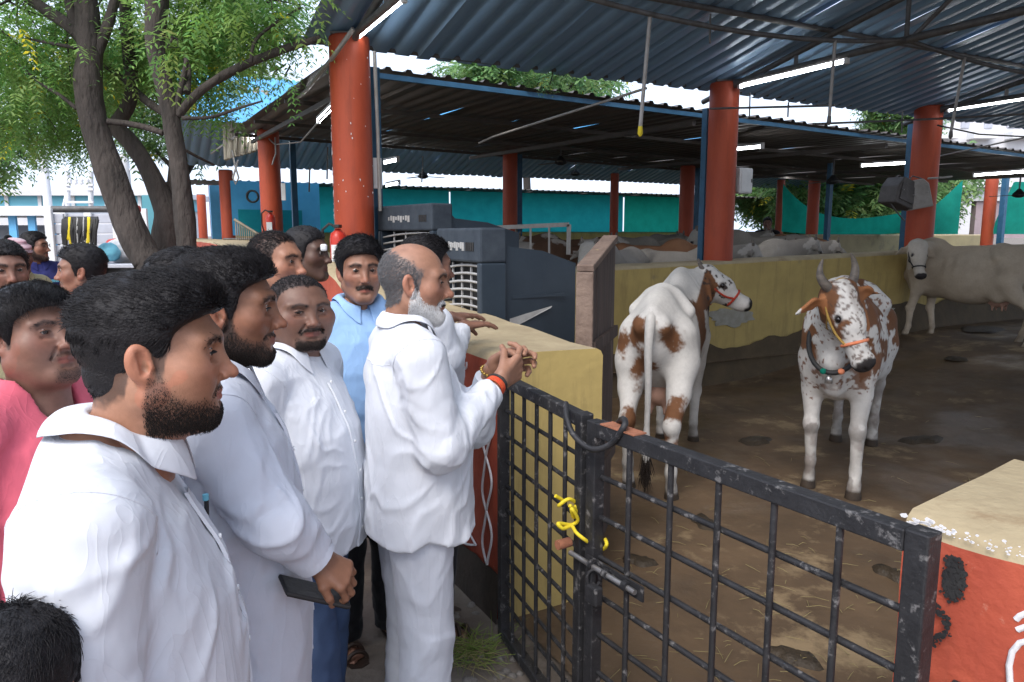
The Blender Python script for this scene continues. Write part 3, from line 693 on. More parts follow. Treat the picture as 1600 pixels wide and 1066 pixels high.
# bamboo poles leaning against the roof edge
for k in range(12):
    x = 352 + 5.2 * k + random.uniform(-2, 2)
    p = W(x, 250 - 1.5 * k, 14.6 + random.uniform(-.2, .2)); q = W(x - 6 + 3.2 * k * .4, 130 + 1.5 * k + random.uniform(-8, 8), 15.0)
    tag(MB().tube([p, (p + q) / 2 + Vector((random.uniform(-.05, .05), 0, 0)), q], .038, 6).build('bamboo_pole', M['bamboo']), 'bamboo pole in the bundle under the bright blue roof slope', 'pole', 'bamboo poles under the blue roof slope')

# ------------------------------------------------------------ coolers
def cooler(P, rz, w, h, fd, bd, label, swoosh=True):
    """P: near bottom front corner; local x runs along the face (away), y = depth behind the face"""
    t = thing('air_cooler', label, 'air cooler', P, rz, 'big dark air coolers behind the parapet')
    th = .06
    MB().box((w / 2, fd / 2, h - .11), (w, fd, .22)).build('header', M['cooler_face'], t, bevel=.015)
    MB().box((w / 2, fd / 2, .07), (w, fd, .14)).build('base', M['cooler'], t, bevel=.015)
    for x in (th / 2, w - th / 2): MB().box((x, fd / 2, (h - .22 + .14) / 2), (th, fd - .004, h - .36)).build('side_frame', M['cooler'], t, bevel=.012)
    MB().box((w / 2, fd * .7, (h - .22 + .14) / 2), (w - 2 * th, .02, h - .36)).build('pad', M['black'], t)
    n = 15
    for k in range(n):      # bowed slats
        z = .17 + (h - .43) * k / (n - 1)
        MB().tube([(th + (w - 2 * th) * u, .03 + .01 * math.sin(u * 3.14), z + .07 * (1 - u) * (u + .5) - .02) for u in np.linspace(0, 1, 9)], .009, 5).build('slat', M['slat'], t)
    for u in (.3, .55, .8): MB().box((th + (w - 2 * th) * u, .05, (h - .22 + .14) / 2), (.012, .012, h - .38)).build('slat_rib', M['slat'], t)
    # tapered body behind
    mb = MB(); st = []
    for (y, x0, x1, z0, z1) in ((fd, .02, w - .02, .03, h - .09), (fd + .04, .03, w - .03, .03, h - .12), (fd + bd * .5, .08, w - .08, .05, h - .15), (fd + bd, .16, w - .16, .1, h - .24)):
        st.append([(x0, y, z0), (x1, y, z0), (x1, y, z1), (x0, y, z1)])
    for a, b in zip(st, st[1:]):
        o = len(mb.v); mb.v += a + b; mb.f += [[o + i, o + (i + 1) % 4, o + 4 + (i + 1) % 4, o + 4 + i] for i in range(4)]; mb.sm += [False] * 4
    mb.add(st[-1], [[0, 1, 2, 3]]); mb.build('housing', M['cooler'], t, bevel=.0)
    for z in (.3, .62): MB().bar((.035, fd + .05, z * h), (.105, fd + bd * .8, z * h * .97 + .02), .012, .022).build('groove_rib', M['cooler'], t)
    if swoosh:
        mb = MB(); a = [(.034, fd + .03, h * .44), (.034, fd + .03, h * .50), (.085, fd + bd * .62, h * .555), (.08, fd + bd * .6, h * .545)]
        mb.prism(a, (-.006, 0, 0)); mb.build('pale_stripe', M['slat'], t)
    # raised wording on the header (worn, unreadable lettering)
    for k in range(9):
        x = w * .14 + k * w * .046; MB().box((w - x - .1, -.002, h - .115 + .006 * math.sin(k * 2.2)), (.02 + .006 * (k % 3), .006, .03 + .012 * ((k * 7) % 3))).build('worn_letter', M['slat'], t)
    for k in range(4): MB().box((.10 + .034 * k, -.002, h - .12), (.022, .006, .055)).build('worn_letter', M['black'], t)
    return t
ang = math.atan2(.885, -.466)
c1 = cooler(Vector((-.20, 4.62, .62)), ang, .72, 1.17, .19, .62, 'near dark air cooler with slatted face and pale stripe, behind the bald man')
c1.scale.y = -1
c2 = cooler(Vector((-.65, 6.05, .75)), math.atan2(.85, -.62), 1.0, 1.25, .2, .8, 'farther dark air cooler with wide pale slats, beside the blue post', False)
c2.scale.y = -1
# stands under the coolers
for p, rz, lb, hh in ((c1, ang, 'low block carrying the near air cooler', .62), (c2, math.atan2(.85, -.62), 'low block carrying the farther air cooler', .75)):
    o = MB().box((.4, -.4, hh / 2 - .003), (.8, .7, hh - .006)).build('plinth', M['dull_wall']); o.location = (p.location.x, p.location.y, 0); o.rotation_euler = (0, 0, rz); tag(o, lb, 'plinth')

# ------------------------------------------------------------ old plank at the wall end
t = thing('plank_gate', 'old weathered plank panel standing on edge at the yellow wall end', 'plank')
pf, pr = W(906, 425, 3.56), W(946, 372, 4.25); dB = Vector((pr.x - pf.x, pr.y - pf.y, 0)); nB = Vector((dB.y, -dB.x, 0)).normalized()
zf, zr = 1.60, 1.74
base = Vector((pf.x, pf.y, 0)); L_ = dB.length; dn = dB.normalized()
nb = 5
for k in range(nb):
    a, b = L_ * k / nb + .002, L_ * (k + 1) / nb - .002; za, zb = zf + (zr - zf) * a / L_, zf + (zr - zf) * b / L_
    w0 = base + dn * a; w1_ = base + dn * b; j = random.uniform(0, .006)
    MB().prism([w0 + ZUP * .02, w1_ + ZUP * .02, w1_ + ZUP * (zb - .03), w0 + ZUP * (za - .03)], nB * (.055 + j)).build('plank', M['wood'], t)
MB().bar(base + ZUP * (zf - .012) + nB * .03 - dn * .02, base + dn * L_ + ZUP * (zr - .012) + nB * .03, .085, .035).build('top_rail', M['wood_edge'], t, bevel=.006)
MB().bar(base - dn * .018 + nB * .03 + ZUP * .02, base - dn * .018 + nB * .03 + ZUP * (zf - .03), .085, .032, up=dn).build('end_batten', M['wood_edge'], t, bevel=.006)
for z in (.5, 1.2): MB().bar(base + ZUP * z + nB * .072, base + dn * L_ + ZUP * z + nB * .072, .02, .06).build('cross_batten', M['wood'], t)

# ------------------------------------------------------------ the gate
def leaf(label, H, E, zt, zb, nv, nh, wH, wE, rail, bar):
    H, E = Vector((H[0], H[1], 0)), Vector((E[0], E[1], 0)); d = (E - H).normalized()
    t = thing('gate_leaf', label, 'gate', H, 0, 'two leaves of the black barred gate')
    E = E - H; H = Vector((0, 0, 0)); L_ = (E - H).length
    MB().bar(H + ZUP * zb, H + ZUP * zt, wH, wH, up=d).build('stile', M['gate'], t, bevel=.004)
    MB().bar(E + ZUP * zb, E + ZUP * (zt + .004), wE, wE, up=d).build('stile', M['gate'], t, bevel=.004)
    MB().bar(d * (wH / 2 + .001) + ZUP * (zt - rail / 2), E - d * (wE / 2 + .001) + ZUP * (zt - rail / 2), rail * .95, rail).build('top_rail', M['gate'], t, bevel=.004)
    MB().bar(d * (wH / 2 + .001) + ZUP * (zb + rail / 2), E - d * (wE / 2 + .001) + ZUP * (zb + rail / 2), rail * .95, rail).build('bottom_rail', M['gate'], t, bevel=.004)
    n = Vector((d.y, -d.x, 0))
    for k in range(nv):
        p = d * (L_ * (k + 1) / (nv + 1)) + n * (bar * .48)
        MB().tube([p + ZUP * (zb + rail), p + ZUP * (zt - rail + .002)], bar / 2, 8).build('upright_bar', M['gate'], t)
    for k in range(nh):
        z = zb + rail + (zt - zb - 2 * rail) * (k + 1) / (nh + 1)
        MB().tube([d * wH / 2 + ZUP * z - n * (bar * .48), E - d * wE / 2 + ZUP * z - n * (bar * .48)], bar / 2, 8).build('cross_bar', M['gate'], t)
    return t
gl = leaf('left leaf of the black barred gate, hinged at the yellow wall end', (-.035, 2.93), (.228, 2.262), 1.19, .05, 5, 9, .042, .045, .043, .0155)
gr = leaf('right leaf of the black barred gate, rusty on its top rail', (.258, 2.20), (.79, 1.345), 1.185, .05, 5, 7, .042, .048, .046, .0175)
gd = (Vector((.79, 1.345, 0)) - Vector((.258, 2.20, 0))).normalized(); gn = Vector((gd.y, -gd.x, 0)); g0 = Vector((.258, 2.20, 0))
MB().bar(gd * .05 + ZUP * 1.187, gd * .20 + ZUP * 1.187, .05, .004).build('rust_patch', M['rust'], gr)
MB().bar(gd * .98 + ZUP * .98, gd * 1.01 + ZUP * .98, .02).mesh('x')
# hinge arm to the right wall
ha = Vector((.79, 1.345, .72)) - g0; hb = on_right(1512, 1035, .0) - g0
MB().bar(ha + gd * .02, Vector((hb.x, hb.y, ha.z - .01)), .05, .075).build('hinge_arm', M['gate'], gr, bevel=.004)
# bolt and padlock
t = thing('gate_bolt', 'worn sliding bolt with padlock joining the two gate leaves', 'bolt', g0 + gn * .04 + ZUP * .74)
MB().tube([gd * -.07, gd * .24 - ZUP * .002], .0085, 8).build('rod', M['silver'], t)
for q in (.03, .10, .19): MB().tube([gd * q, gd * (q + .018)], .016, 8).build('keeper', M['gate'], t)
MB().bar(gd * .0 - gn * .014 - ZUP * .005, gd * .26 - gn * .014 - ZUP * .005, .006, .045).build('back_plate', M['gate'], t)
MB().tube([gd * -.10 - gn * .02 + ZUP * .02, gd * -.10 + gn * .03 + ZUP * .02], .016, 10).build('lug', M['rust'], t)
MB().tube([gd * .05 - ZUP * .02 + Vector((.02 * math.cos(a), 0, .03 * math.sin(a) - .02)) for a in np.linspace(0, 6.0, 14)], .006, 6).build('shackle', M['gate'], t)
MB().box(gd * .06 - ZUP * .085 + gn * .005, (.055, .03, .06), (gd, gn, ZUP)).build('padlock', M['gate'], t, bevel=.006)
MB().box(gd * .03 - ZUP * .06 - gn * .005, (.03, .02, .09), (gd, gn, ZUP)).build('hasp', M['gate'], t, bevel=.004)
# cable loop
def sp(pts, n=6):
    pts = [Vector(p) for p in pts]; out = []
    P = [pts[0]] + pts + [pts[-1]]
    for i in range(1, len(P) - 2):
        for k in range(n):
            u = k / n; a, b, c_, d = P[i - 1], P[i], P[i + 1], P[i + 2]
            out.append(.5 * ((2 * b) + (c_ - a) * u + (2 * a - 5 * b + 4 * c_ - d) * u * u + (3 * b - a - 3 * c_ + d) * u ** 3))
    out.append(pts[-1]); return out
tag(MB().tube(sp([W(884, 630, 2.30), W(886, 655, 2.24), W(898, 682, 2.19), W(925, 702, 2.13), W(955, 694, 2.09), W(972, 672, 2.06), W(977, 660, 2.07), W(972, 655, 2.12), W(960, 665, 2.2), W(940, 660, 2.27)]), .0095, 8).build('cable_loop', M['gate']), 'dark cable looped over both gate leaves at the top', 'cable')
rp = [(868, 775), (880, 783), (873, 790), (888, 780), (900, 786), (897, 795), (890, 790), (902, 800), (896, 808), (893, 795), (903, 812), (893, 820), (872, 818), (880, 826), (893, 822), (900, 832), (912, 842), (928, 853), (942, 858), (948, 851), (946, 843)]
tag(MB().tube(sp([W(x, y, 2.27 + .02 * math.sin(i * 1.9) - .004 * i) for i, (x, y) in enumerate(rp)]), .0062, 7).build('tie_rope', M['yellow_rope']), 'yellow rope knotted on the gate near the meeting stiles', 'rope')

# ------------------------------------------------------------ stones, straw
def rock_mesh(seed):
    bm = bmesh.new(); bmesh.ops.create_icosphere(bm, subdivisions=2, radius=1); r = random.Random(seed)
    vs = np.array([v.co for v in bm.verts]); k = .75 + .6 * fbm(vs * 1.3 + seed * 3.1, 3, seed)
    for v, q in zip(bm.verts, k): v.co = Vector((v.co.x * q, v.co.y * q, v.co.z * q * .6))
    me = bpy.data.meshes.new('stone'); bm.to_mesh(me); bm.free(); me.polygons.foreach_set('use_smooth', [True] * len(me.polygons)); return me
M['stone'] = mat('stone', (.22, .20, .18), (.14, .125, .11), .9, 1.2, 0, .5, 6)
rocks = [rock_mesh(k) for k in range(4)]
for m_ in rocks: m_.materials.append(M['stone'])
for k in range(70):
    p = G(random.uniform(640, 830), random.uniform(930, 1110), .01); s_ = random.uniform(.008, .032)
    o = obj('stone', rocks[k % 4]); o.location = (p.x, p.y, .015); o.scale = (s_, s_ * random.uniform(.7, 1.3), s_); o.rotation_euler = (0, 0, random.uniform(0, 6)); tag(o, 'small grey stone on the trodden ground by the gate', 'stone', 'loose stones by the gate')
M['straw'] = mat('straw', (.25, .21, .09), (.32, .27, .13), .8, 20, 0, .1); M['green_straw'] = mat('green_straw', (.14, .20, .04), (.2, .24, .06), .8, 20, 0, .1)
def straw(cx, cy, n, sp_, m, label, z=.03, ln=(.06, .22)):
    mb = MB()
    for k in range(n):
        p = G(cx + random.gauss(0, sp_), cy + random.gauss(0, sp_ * .4), z); a = random.uniform(0, 6.283); l = random.uniform(*ln)
        d = Vector((math.cos(a), math.sin(a), random.uniform(-.05, .35))) * l
        mb.tube([p, p + d * .5 + ZUP * .01, p + d], [.0022, .002, .0008], 3, False)
    o = mb.build('straw', m, None, kind='stuff'); o['label'] = label; return o
straw(735, 1015, 130, 26, M['green_straw'], 'cut green fodder dropped by the gate'); straw(720, 1025, 60, 34, M['straw'], 'dry straw dropped by the gate')

# dung pats, hoof-churned lumps, wet patches on the yard floor
M['dung_pat'] = mat('dung', (.05, .036, .022), (.03, .022, .014), .6, 16, 0, .8, 60); M['wet'] = mat('wet_patch', (.035, .026, .018), (.02, .016, .012), .12, 6, 0, .15, 12, spec=.6)
def pat(px, py, rx, ry, h, m, name, label, cat, grp, seed):
    p = G(px, py, 0.03); z0 = floor_z(p.x, p.y) + (.02 if h > .005 else .030); n = 22; vs = [(0, 0, h)]; r = random.Random(seed)
    for ring, (k, hh) in enumerate(((.45, h * .95), (.8, h * .6), (1.0, -.012 if h > .005 else -.006))):
        for i in range(n):
            a = 6.283 * i / n; q = k * (1 + .22 * math.sin(2 * a + seed) + .13 * math.sin(5 * a + seed * 2)); vs.append((rx * q * math.cos(a), ry * q * math.sin(a), hh + (r.uniform(-.25, .25) * h if ring < 2 else 0)))
    fs = [[0, 1 + i, 1 + (i + 1) % n] for i in range(n)] + [[1 + k * n + i, 1 + (k + 1) * n + i, 1 + (k + 1) * n + (i + 1) % n, 1 + k * n + (i + 1) % n] for k in range(2) for i in range(n)]
    me = mesh_np(name, vs, fs, True, m); o = obj(name, me); o.location = (p.x, p.y, z0); o.rotation_euler = (0, 0, r.uniform(0, 6)); tag(o, label, cat, grp)
for k, (x, y, a, b, lb) in enumerate([(1240, 1030, .10, .07, 'dark dung pat seen through the right gate leaf near the hinge'), (998, 880, .09, .06, 'dark dung pat on the yard floor behind the gate bolt'), (1530, 566, .40, .22, 'wide dark dung heap near the grey cow'), (1490, 600, .14, .1, 'small dung pat before the dung heap'),
        (1180, 690, .16, .10, 'dung pat between the two brown and white cows'), (1100, 820, .12, .08, 'dung pat seen through the gate below the spotted cow'), (1395, 900, .10, .06, 'dung pat beside the red wall end'), (1440, 690, .2, .1, 'dung pat right of the horned cow')]):
    pat(x, y, a, b, .022, M['dung_pat'], 'dung_pat', lb, 'dung pat', 'dung pats on the yard floor', k + 2)
def yard_straw(n, seed):
    mb = MB(); r = random.Random(seed)
    for k in range(n):
        p = G(r.uniform(950, 1600), r.uniform(620, 1080) if r.random() < .7 else r.uniform(860, 1100), .03); z = floor_z(p.x, p.y) + .034; a = r.uniform(0, 6.28); l = r.uniform(.03, .13); d = Vector((math.cos(a), math.sin(a), 0)) * l
        q = Vector((p.x, p.y, z)); mb.tube([q, q + d * .5 + ZUP * r.uniform(0, .01), q + d], [.0015, .0015, .0006], 3, False)
    o = mb.build('straw', M['straw'], None, kind='stuff'); o['label'] = 'bits of straw trodden into the yard floor'
yard_straw(200, 5)
# ------------------------------------------------------------ trees
def leaf_mat(name, c1, c2, tr=.55):
    m = mat(name, c1, c2, .55, 3, 0, 0, spec=.3)
    nt = m.node_tree; N = nt.nodes; L = nt.links; p = N['Principled BSDF']; out = N['Material Output']
    src = p.inputs['Base Color'].links[0].from_socket
    g = N.new('ShaderNodeAttribute'); g.attribute_name = 'Col'
    mx = N.new('ShaderNodeMix'); mx.data_type = 'RGBA'; mx.blend_type = 'MULTIPLY'; mx.inputs['Factor'].default_value = 1
    L.new(src, mx.inputs['A']); L.new(g.outputs['Color'], mx.inputs['B']); L.new(mx.outputs['Result'], p.inputs['Base Color'])
    t = N.new('ShaderNodeBsdfTranslucent'); L.new(mx.outputs['Result'], t.inputs[0])
    ms = N.new('ShaderNodeMixShader'); ms.inputs[0].default_value = tr
    L.new(p.outputs[0], ms.inputs[1]); L.new(t.outputs[0], ms.inputs[2]); L.new(ms.outputs[0], out.inputs[0]); return m
M['leaf'] = leaf_mat('neem_leaf', (.27, .43, .12), (.18, .35, .10)); M['leaf_far'] = leaf_mat('far_leaf', (.24, .38, .15), (.16, .30, .11))
def frond_mesh(name, centers, n, length, leaflets, lsize, m, seed, spread, droop=.5):
    """n fronds of narrow leaflets scattered round the clump centers (c, radius, weight)"""
    r = np.random.default_rng(seed)
    w = np.array([c[2] for c in centers]); w = w / w.sum()
    ci = r.choice(len(centers), n, p=w)
    cc = np.array([list(c[0]) for c in centers])[ci]; cr = np.array([c[1] for c in centers])[ci]
    dirs = r.normal(size=(n, 3)); dirs /= np.linalg.norm(dirs, axis=1)[:, None]
    o = cc + dirs * (cr * r.random(n) ** .45)[:, None] * np.array([1, 1, .7])
    a = dirs * .7 + r.normal(size=(n, 3)) * .6; a[:, 2] = a[:, 2] * .5 - .25; a /= np.linalg.norm(a, axis=1)[:, None]
    side = np.cross(a, np.array([0, 0, 1.0])); side /= np.linalg.norm(side, axis=1)[:, None] + 1e-6
    nrm = np.cross(side, a)
    L_ = length * r.uniform(.6, 1.2, n)
    tint = r.uniform(.6, 1.35, n)[:, None] * (np.array([1, 1, 1]) + r.normal(size=(n, 3)) * np.array([.12, .05, .1]))
    yel = r.random(n) < .015; tint[yel] = np.array([4.5, 2.2, .6])
    V = []; Fq = []; Cc = []
    k = 0
    for j in range(leaflets):
        u = (j + .6) / leaflets
        base = o + a * (L_ * u)[:, None] + np.array([0, 0, -1]) * (droop * L_ * u * u)[:, None]
        for sgn in (-1, 1):
            d = side * sgn + a * .55 + np.array([0, 0, -.25]) + r.normal(size=(n, 3)) * .22; d /= np.linalg.norm(d, axis=1)[:, None]
            wv = np.cross(d, nrm); wv /= np.linalg.norm(wv, axis=1)[:, None] + 1e-6
            s_ = (lsize * (1.1 - .45 * abs(u - .45)) * r.uniform(.75, 1.2, n))[:, None]
            p0 = base; p1 = base + d * s_ * .45 + wv * s_ * .16; p2 = base + d * s_ + np.array([0, 0, -.1]) * s_; p3 = base + d * s_ * .45 - wv * s_ * .16
            V.append(np.stack([p0, p1, p2, p3], 1).reshape(-1, 3)); Cc.append(np.repeat(tint, 4, 0))
            Fq.append(np.arange(4 * n).reshape(n, 4) + k); k += 4 * n
    me = mesh_np(name, np.concatenate(V), np.concatenate(Fq), False, m); setcol(me, np.concatenate(Cc)); return me
def limb(pts, Y, m=1.0):
    """(px,py,width_px[,dY]) along a limb -> points and radii"""
    P = []; R_ = []
    for q in pts:
        y = Y + (q[3] if len(q) > 3 else 0); P.append(W(q[0], q[1], y)); R_.append(q[2] * y / 1150 / 2 * m * .77)
    # smooth
    out = sp(P, 5); n = len(out); rr = [float(np.interp(i / 5, range(len(R_)), R_)) for i in range(n)]
    return out, rr
def bark_tube(mb, P, R_, n=14, seed=0):
    k0 = len(mb.v); mb.tube(P, R_, n)
    vs = np.array([list(v) for v in mb.v[k0:]]); 
    w = (fbm(vs * np.array([9, 9, 4]), 3, seed) - .5) * .35
    m = len(P)
    for i in range(m):
        for k in range(n):
            j = i * n + k; c = np.array(P[i]); mb.v[k0 + j] = tuple(c + (vs[j] - c) * (1 + w[j]))
TY = 6.6
tt = thing('neem_tree', 'big neem tree with three leaning dark trunks behind the men', 'tree', (W(250, 420, TY).x, TY, 0)); to = tt.location.copy()
mb = MB()
def gb(px, Y, w=0): p = W(px, 420, Y); return p
def addlimb(pts, Y, seed, foot=False, n=14):
    P, R_ = limb(pts, Y)
    if foot:
        b = P[0]; P = [Vector((b.x + .10, b.y, -.05)), Vector((b.x + .06, b.y, .35)), Vector((b.x + .03, b.y, .8))] + P; R_ = [R_[0] * 1.35, R_[0] * 1.12, R_[0] * 1.04] + R_
    bark_tube(mb, [p - to for p in P], R_, n, seed)
addlimb([(236, 415, 62), (215, 380, 60), (190, 320, 58), (165, 250, 54), (146, 190, 50), (138, 130, 50), (140, 80, 46), (136, 20, 44), (130, -40, 40), (120, -160, 34), (100, -330, 24)], TY, 1, True)
addlimb([(140, 75, 26), (110, 42, 24), (60, 8, 22), (20, -20, 20), (-40, -60, 16)], TY, 2, n=10)
addlimb([(150, 90, 22), (168, 40, 20), (182, -10, 18), (200, -80, 14)], TY, 3, n=10)
addlimb([(128, 60, 20), (112, 20, 18), (100, -40, 15), (90, -100, 10)], TY, 4, n=10)
addlimb([(262, 420, 56), (258, 370, 52), (258, 330, 44), (235, 270, 36), (205, 225, 34), (178, 198, 30)], TY + .5, 5, True)
addlimb([(178, 200, 30), (200, 165, 26), (206, 130, 24), (200, 70, 24), (196, 10, 22), (190, -60, 18)], TY + .5, 6, n=12)
addlimb([(268, 330, 26), (272, 270, 22), (272, 230, 16), (268, 190, 12)], TY + .6, 7, n=10)
addlimb([(294, 420, 40), (290, 370, 38), (284, 300, 36), (277, 240, 35), (268, 190, 34), (256, 130, 33), (243, 80, 34), (243, 30, 42), (246, -20, 44), (250, -120, 36)], TY - .3, 8, True)
addlimb([(274, 205, 16), (278, 160, 13), (288, 115, 12), (292, 92, 9)], TY - .3, 9, n=8)
addlimb([(278, 180, 18), (310, 145, 17), (350, 118, 17), (400, 94, 16), (450, 75, 15), (500, 60, 12)], TY - .3, 10, n=10)
addlimb([(392, 98, 8), (400, 62, 7), (440, 30, 5), (470, 12, 4)], TY - .4, 11, n=7)
addlimb([(292, 145, 16, 0), (294, 110, 12, .1), (288, 85, 9, .2)], TY - .3, 12, n=8)
addlimb([(168, 190, 12), (215, 196, 12), (255, 208, 12)], TY, 13, n=8)
addlimb([(285, 185, 8), (330, 183, 7), (370, 170, 6), (410, 158, 3)], TY - .4, 14, n=7)
addlimb([(262, 180, 16, .2), (225, 155, 15, .4), (190, 120, 12, .6), (150, 95, 8, .8)], TY, 15, n=8)
addlimb([(120, 170, 8), (95, 150, 7), (60, 128, 5), (30, 100, 3)], TY, 16, n=6)
addlimb([(118, 75, 9), (80, 68, 7), (40, 60, 4)], TY, 17, n=6)
addlimb([(290, 235, 7, .2), (310, 246, 6, .3), (335, 258, 4, .5)], TY, 18, n=6)
mb.build('trunk', M['bark'], tt)
# pale yellowish lime band at the foot
cl = []
def clump(px, py, Y, r, w): cl.append((W(px, py, Y) - to, r, w))
r_ = random.Random(3)
for k in range(60):
    px = r_.uniform(-60, 470); py = r_.uniform(-330, 130); Y = r_.uniform(5.4, 8.8)
    if px > 330 and py > 20: py -= 110
    if px > 400: px -= 60
    if 90 < px < 320 and Y < 6.6: Y += 1.8
    clump(px, py, Y, r_.uniform(.45, .8), 1)
for (px, py, Y, r, w) in [(20, 120, 7.5, .55, 1.2), (60, 165, 8, .55, 1.3), (30, 185, 8, .42, 1.1), (100, 190, 8.2, .45, 1), (20, 70, 7, .5, 1.2), (90, 110, 7.6, .5, 1), (80, 205, 8.5, .3, .5), (120, 225, 8.6, .22, .25), (10, 215, 8.4, .25, .3), (65, 228, 8.6, .16, .14),
        (330, 40, 7.0, .5, 1.2), (385, 20, 6.5, .42, 1.0), (425, 22, 6.4, .28, .6), (400, 85, 6.8, .2, .2), (448, 118, 8.0, .16, .10), (300, 30, 6.9, .5, 1.0), (320, 105, 7.2, .32, .5), (430, 50, 6.6, .2, .25),
        (262, 75, 5.9, .13, .10), (225, 90, 7.6, .3, .5), (230, 100, 7.6, .4, .8), (320, 150, 7.4, .35, .6), (155, 130, 8.2, .5, 1.0)]: clump(px, py, Y, r, w)
obj('crown', frond_mesh('crown', cl, 9000, .27, 7, .062, M['leaf'], 5, 1), None, tt)
# twigs
mb = MB()
for c, r, w in cl:
    for q in range(3):
        e = c + Vector((r_.uniform(-r, r), r_.uniform(-r, r), r_.uniform(-r, r) * .6)); s_ = c + Vector((r_.uniform(-.5, .5) * r, r_.uniform(-.5, .5) * r, r * .6))
        mb.tube([s_, s_.lerp(e, .5) + Vector((r_.uniform(-.05, .05),) * 3), e], [.012, .008, .003], 4, False)
mb.build('twigs', M['bark'], tt, kind='stuff')
def bush_tree(label, px, Y, zc, rx, rz, n, seed, group, ls=.2, trunk=True, m='leaf_far', nc=26):
    p = W(px, 366, Y); t = thing('tree', label, 'tree', (p.x, Y, 0), 0, group); r = random.Random(seed)
    cs = []
    for k in range(nc):
        a = r.uniform(0, 6.28); q = r.random() ** .6
        cs.append((Vector((rx * q * math.cos(a), rx * q * math.sin(a), zc + rz * r.uniform(-1, 1) * (1 - .5 * q))), rx * r.uniform(.16, .34), 1))
    obj('crown', frond_mesh('crown', cs, n, ls * 2.6, 5, ls, M[m], seed, 1), None, t)
    if trunk:
        mb = MB(); bark_tube(mb, [Vector((0, 0, -.05)), Vector((.1, 0, zc * .4)), Vector((-.05, 0, zc * .8)), Vector((.1, 0, zc + rz * .3))], [.2, .16, .12, .05], 10, seed)
        for k in range(6):
            c = cs[k][0]; mb.tube([Vector((0, 0, zc * .6)), c * .6 + Vector((0, 0, zc * .25)), c], [.08, .05, .02], 6)
        mb.build('trunk', M['bark'], t)
    return t
gT = 'trees standing beyond the sheds'
bush_tree('dark leafy tree behind the neem trunks, left of the bamboo poles', 292, 19.5, 5.3, 2.3, 1.5, 3000, 21, gT, .17)
bush_tree('broad green tree beyond the sagging net', 1335, 30, 3.2, 4.2, 2.0, 4200, 22, gT, .26)
bush_tree('green tree at the net corner behind the seated boy', 1250, 31, 3.4, 2.6, 1.9, 2600, 23, gT, .26)
bush_tree('tall tree showing in the gap above the middle roof at the right', 1412, 42, 8.6, 2.2, 1.5, 1100, 24, gT, .34)
bush_tree('tree showing in the gap above the middle roof near the thick pillar', 820, 30, 8.2, 3.8, 1.1, 1500, 25, gT, .3)
bush_tree('leafy tree at far left beyond the truck', -60, 17, 4.6, 2.6, 1.6, 2200, 26, gT, .17)
# a leafy sprig that has grown down between the two roofs
p = W(862, 124, 7.9); t = thing('climbing_plant', 'dark leafy sprig hanging between the near and middle roofs', 'plant', p)
obj('foliage', frond_mesh('foliage', [(Vector((0, 0, 0)), .10, 1), (Vector((-.05, .0, -.04)), .08, .6), (Vector((.08, 0, .03)), .07, .6)], 60, .10, 4, .035, M['leaf_far'], 31, 1), None, t)
MB().tube([(0, 0, .16), (.01, 0, .05), (-.02, 0, -.06)], .006, 5).build('stem', M['bark'], t)
p = W(455, 100, 8.2)
# ------------------------------------------------------------ background left
def bxt(name, px0, px1, py0, py1, Y, dep, m, label, cat, parent=None):
    a, b = W(px0, py1, Y), W(px1, py0, Y); c = (a + b) / 2
    o = MB().box((0, dep / 2, 0), (abs(b.x - a.x), dep, abs(b.z - a.z))).build(name, M[m], parent); o.location = c; 
    if parent is None: tag(o, label, cat)
    return o
Yb = 48
t = thing('warehouse', 'long turquoise and white warehouse far off on the left', 'building', (W(60, 366, Yb).x, Yb, 0)); o_ = t.location
def wb(name, px0, px1, py0, py1, Y, dep, m, **k):
    a, b = W(px0, py1, Y), W(px1, py0, Y); c = (a + b) / 2
    return MB().box(Vector(((a.x + b.x) / 2, Y + dep / 2, (a.z + b.z) / 2)) - o_, (abs(b.x - a.x), dep, abs(b.z - a.z))).build(name, M[m], t, **k)
wb('wall', -260, 236, 306, 326, Yb, 8, 'water_blue'); wb('roof', -270, 242, 297, 305.5, Yb - .6, 9.2, 'pale_build'); wb('lower_wall', -260, 236, 326.5, 420, Yb + .3, 8, 'pale_build')
for k in range(9): wb('mullion', -200 + 52 * k, -196.5 + 52 * k, 305.8, 327, Yb - .12, .1, 'white_plastic')
t = thing('open_shed', 'low white roofed open shed with thin posts, before the warehouse', 'shed', (W(40, 366, 30).x, 30, 0)); o_ = t.location
wb('roof', -240, 92, 322, 337, 30, 4, 'white_plastic'); wb('back_wall', -240, 100, 352, 420, 34, .3, 'truck_grey')
for k in range(8): wb('post', -130 + 30 * k, -126.5 + 30 * k, 337.4, 420, 30.4, .12, 'sky_blue')
wb('low_wall', -240, 85, 392, 420, 31, .25, 'yellow_wall')
for k in range(5): wb('panel', -60 + 29 * k, -33 + 29 * k, 360, 400, 33.2, .1, 'truck_grey')
def pole(px, Y, ztop, r, label, arms=()):
    p = W(px, 366, Y); t = thing('utility_pole', label, 'pole', (p.x, Y, 0), 0, 'pale utility poles')
    MB().tube([(0, 0, -.1), (0, 0, ztop)], [r, r * .7], 8).build('shaft', M['pale_build'], t)
    for z, l in arms: MB().bar((-l, 0, z), (l, 0, z), .08).build('cross_arm', M['pale_build'], t)
    return t
pole(79, 34, 5.6, .22, 'thick pale pole left of the transformer frame', ((5.1, .5),)); pole(203, 30, 4.9, .25, 'pale pole seen between the neem trunks', ((4.3, .6),))
t = thing('transformer_frame', 'pale two legged transformer frame with insulators', 'transformer', (W(124, 366, 32).x, 32, 0)); o_ = t.location
for px in (106, 142): MB().tube([W(px, 420, 32) - o_, W(px, 268, 32) - o_], .10, 6).build('leg', M['pale_build'], t)
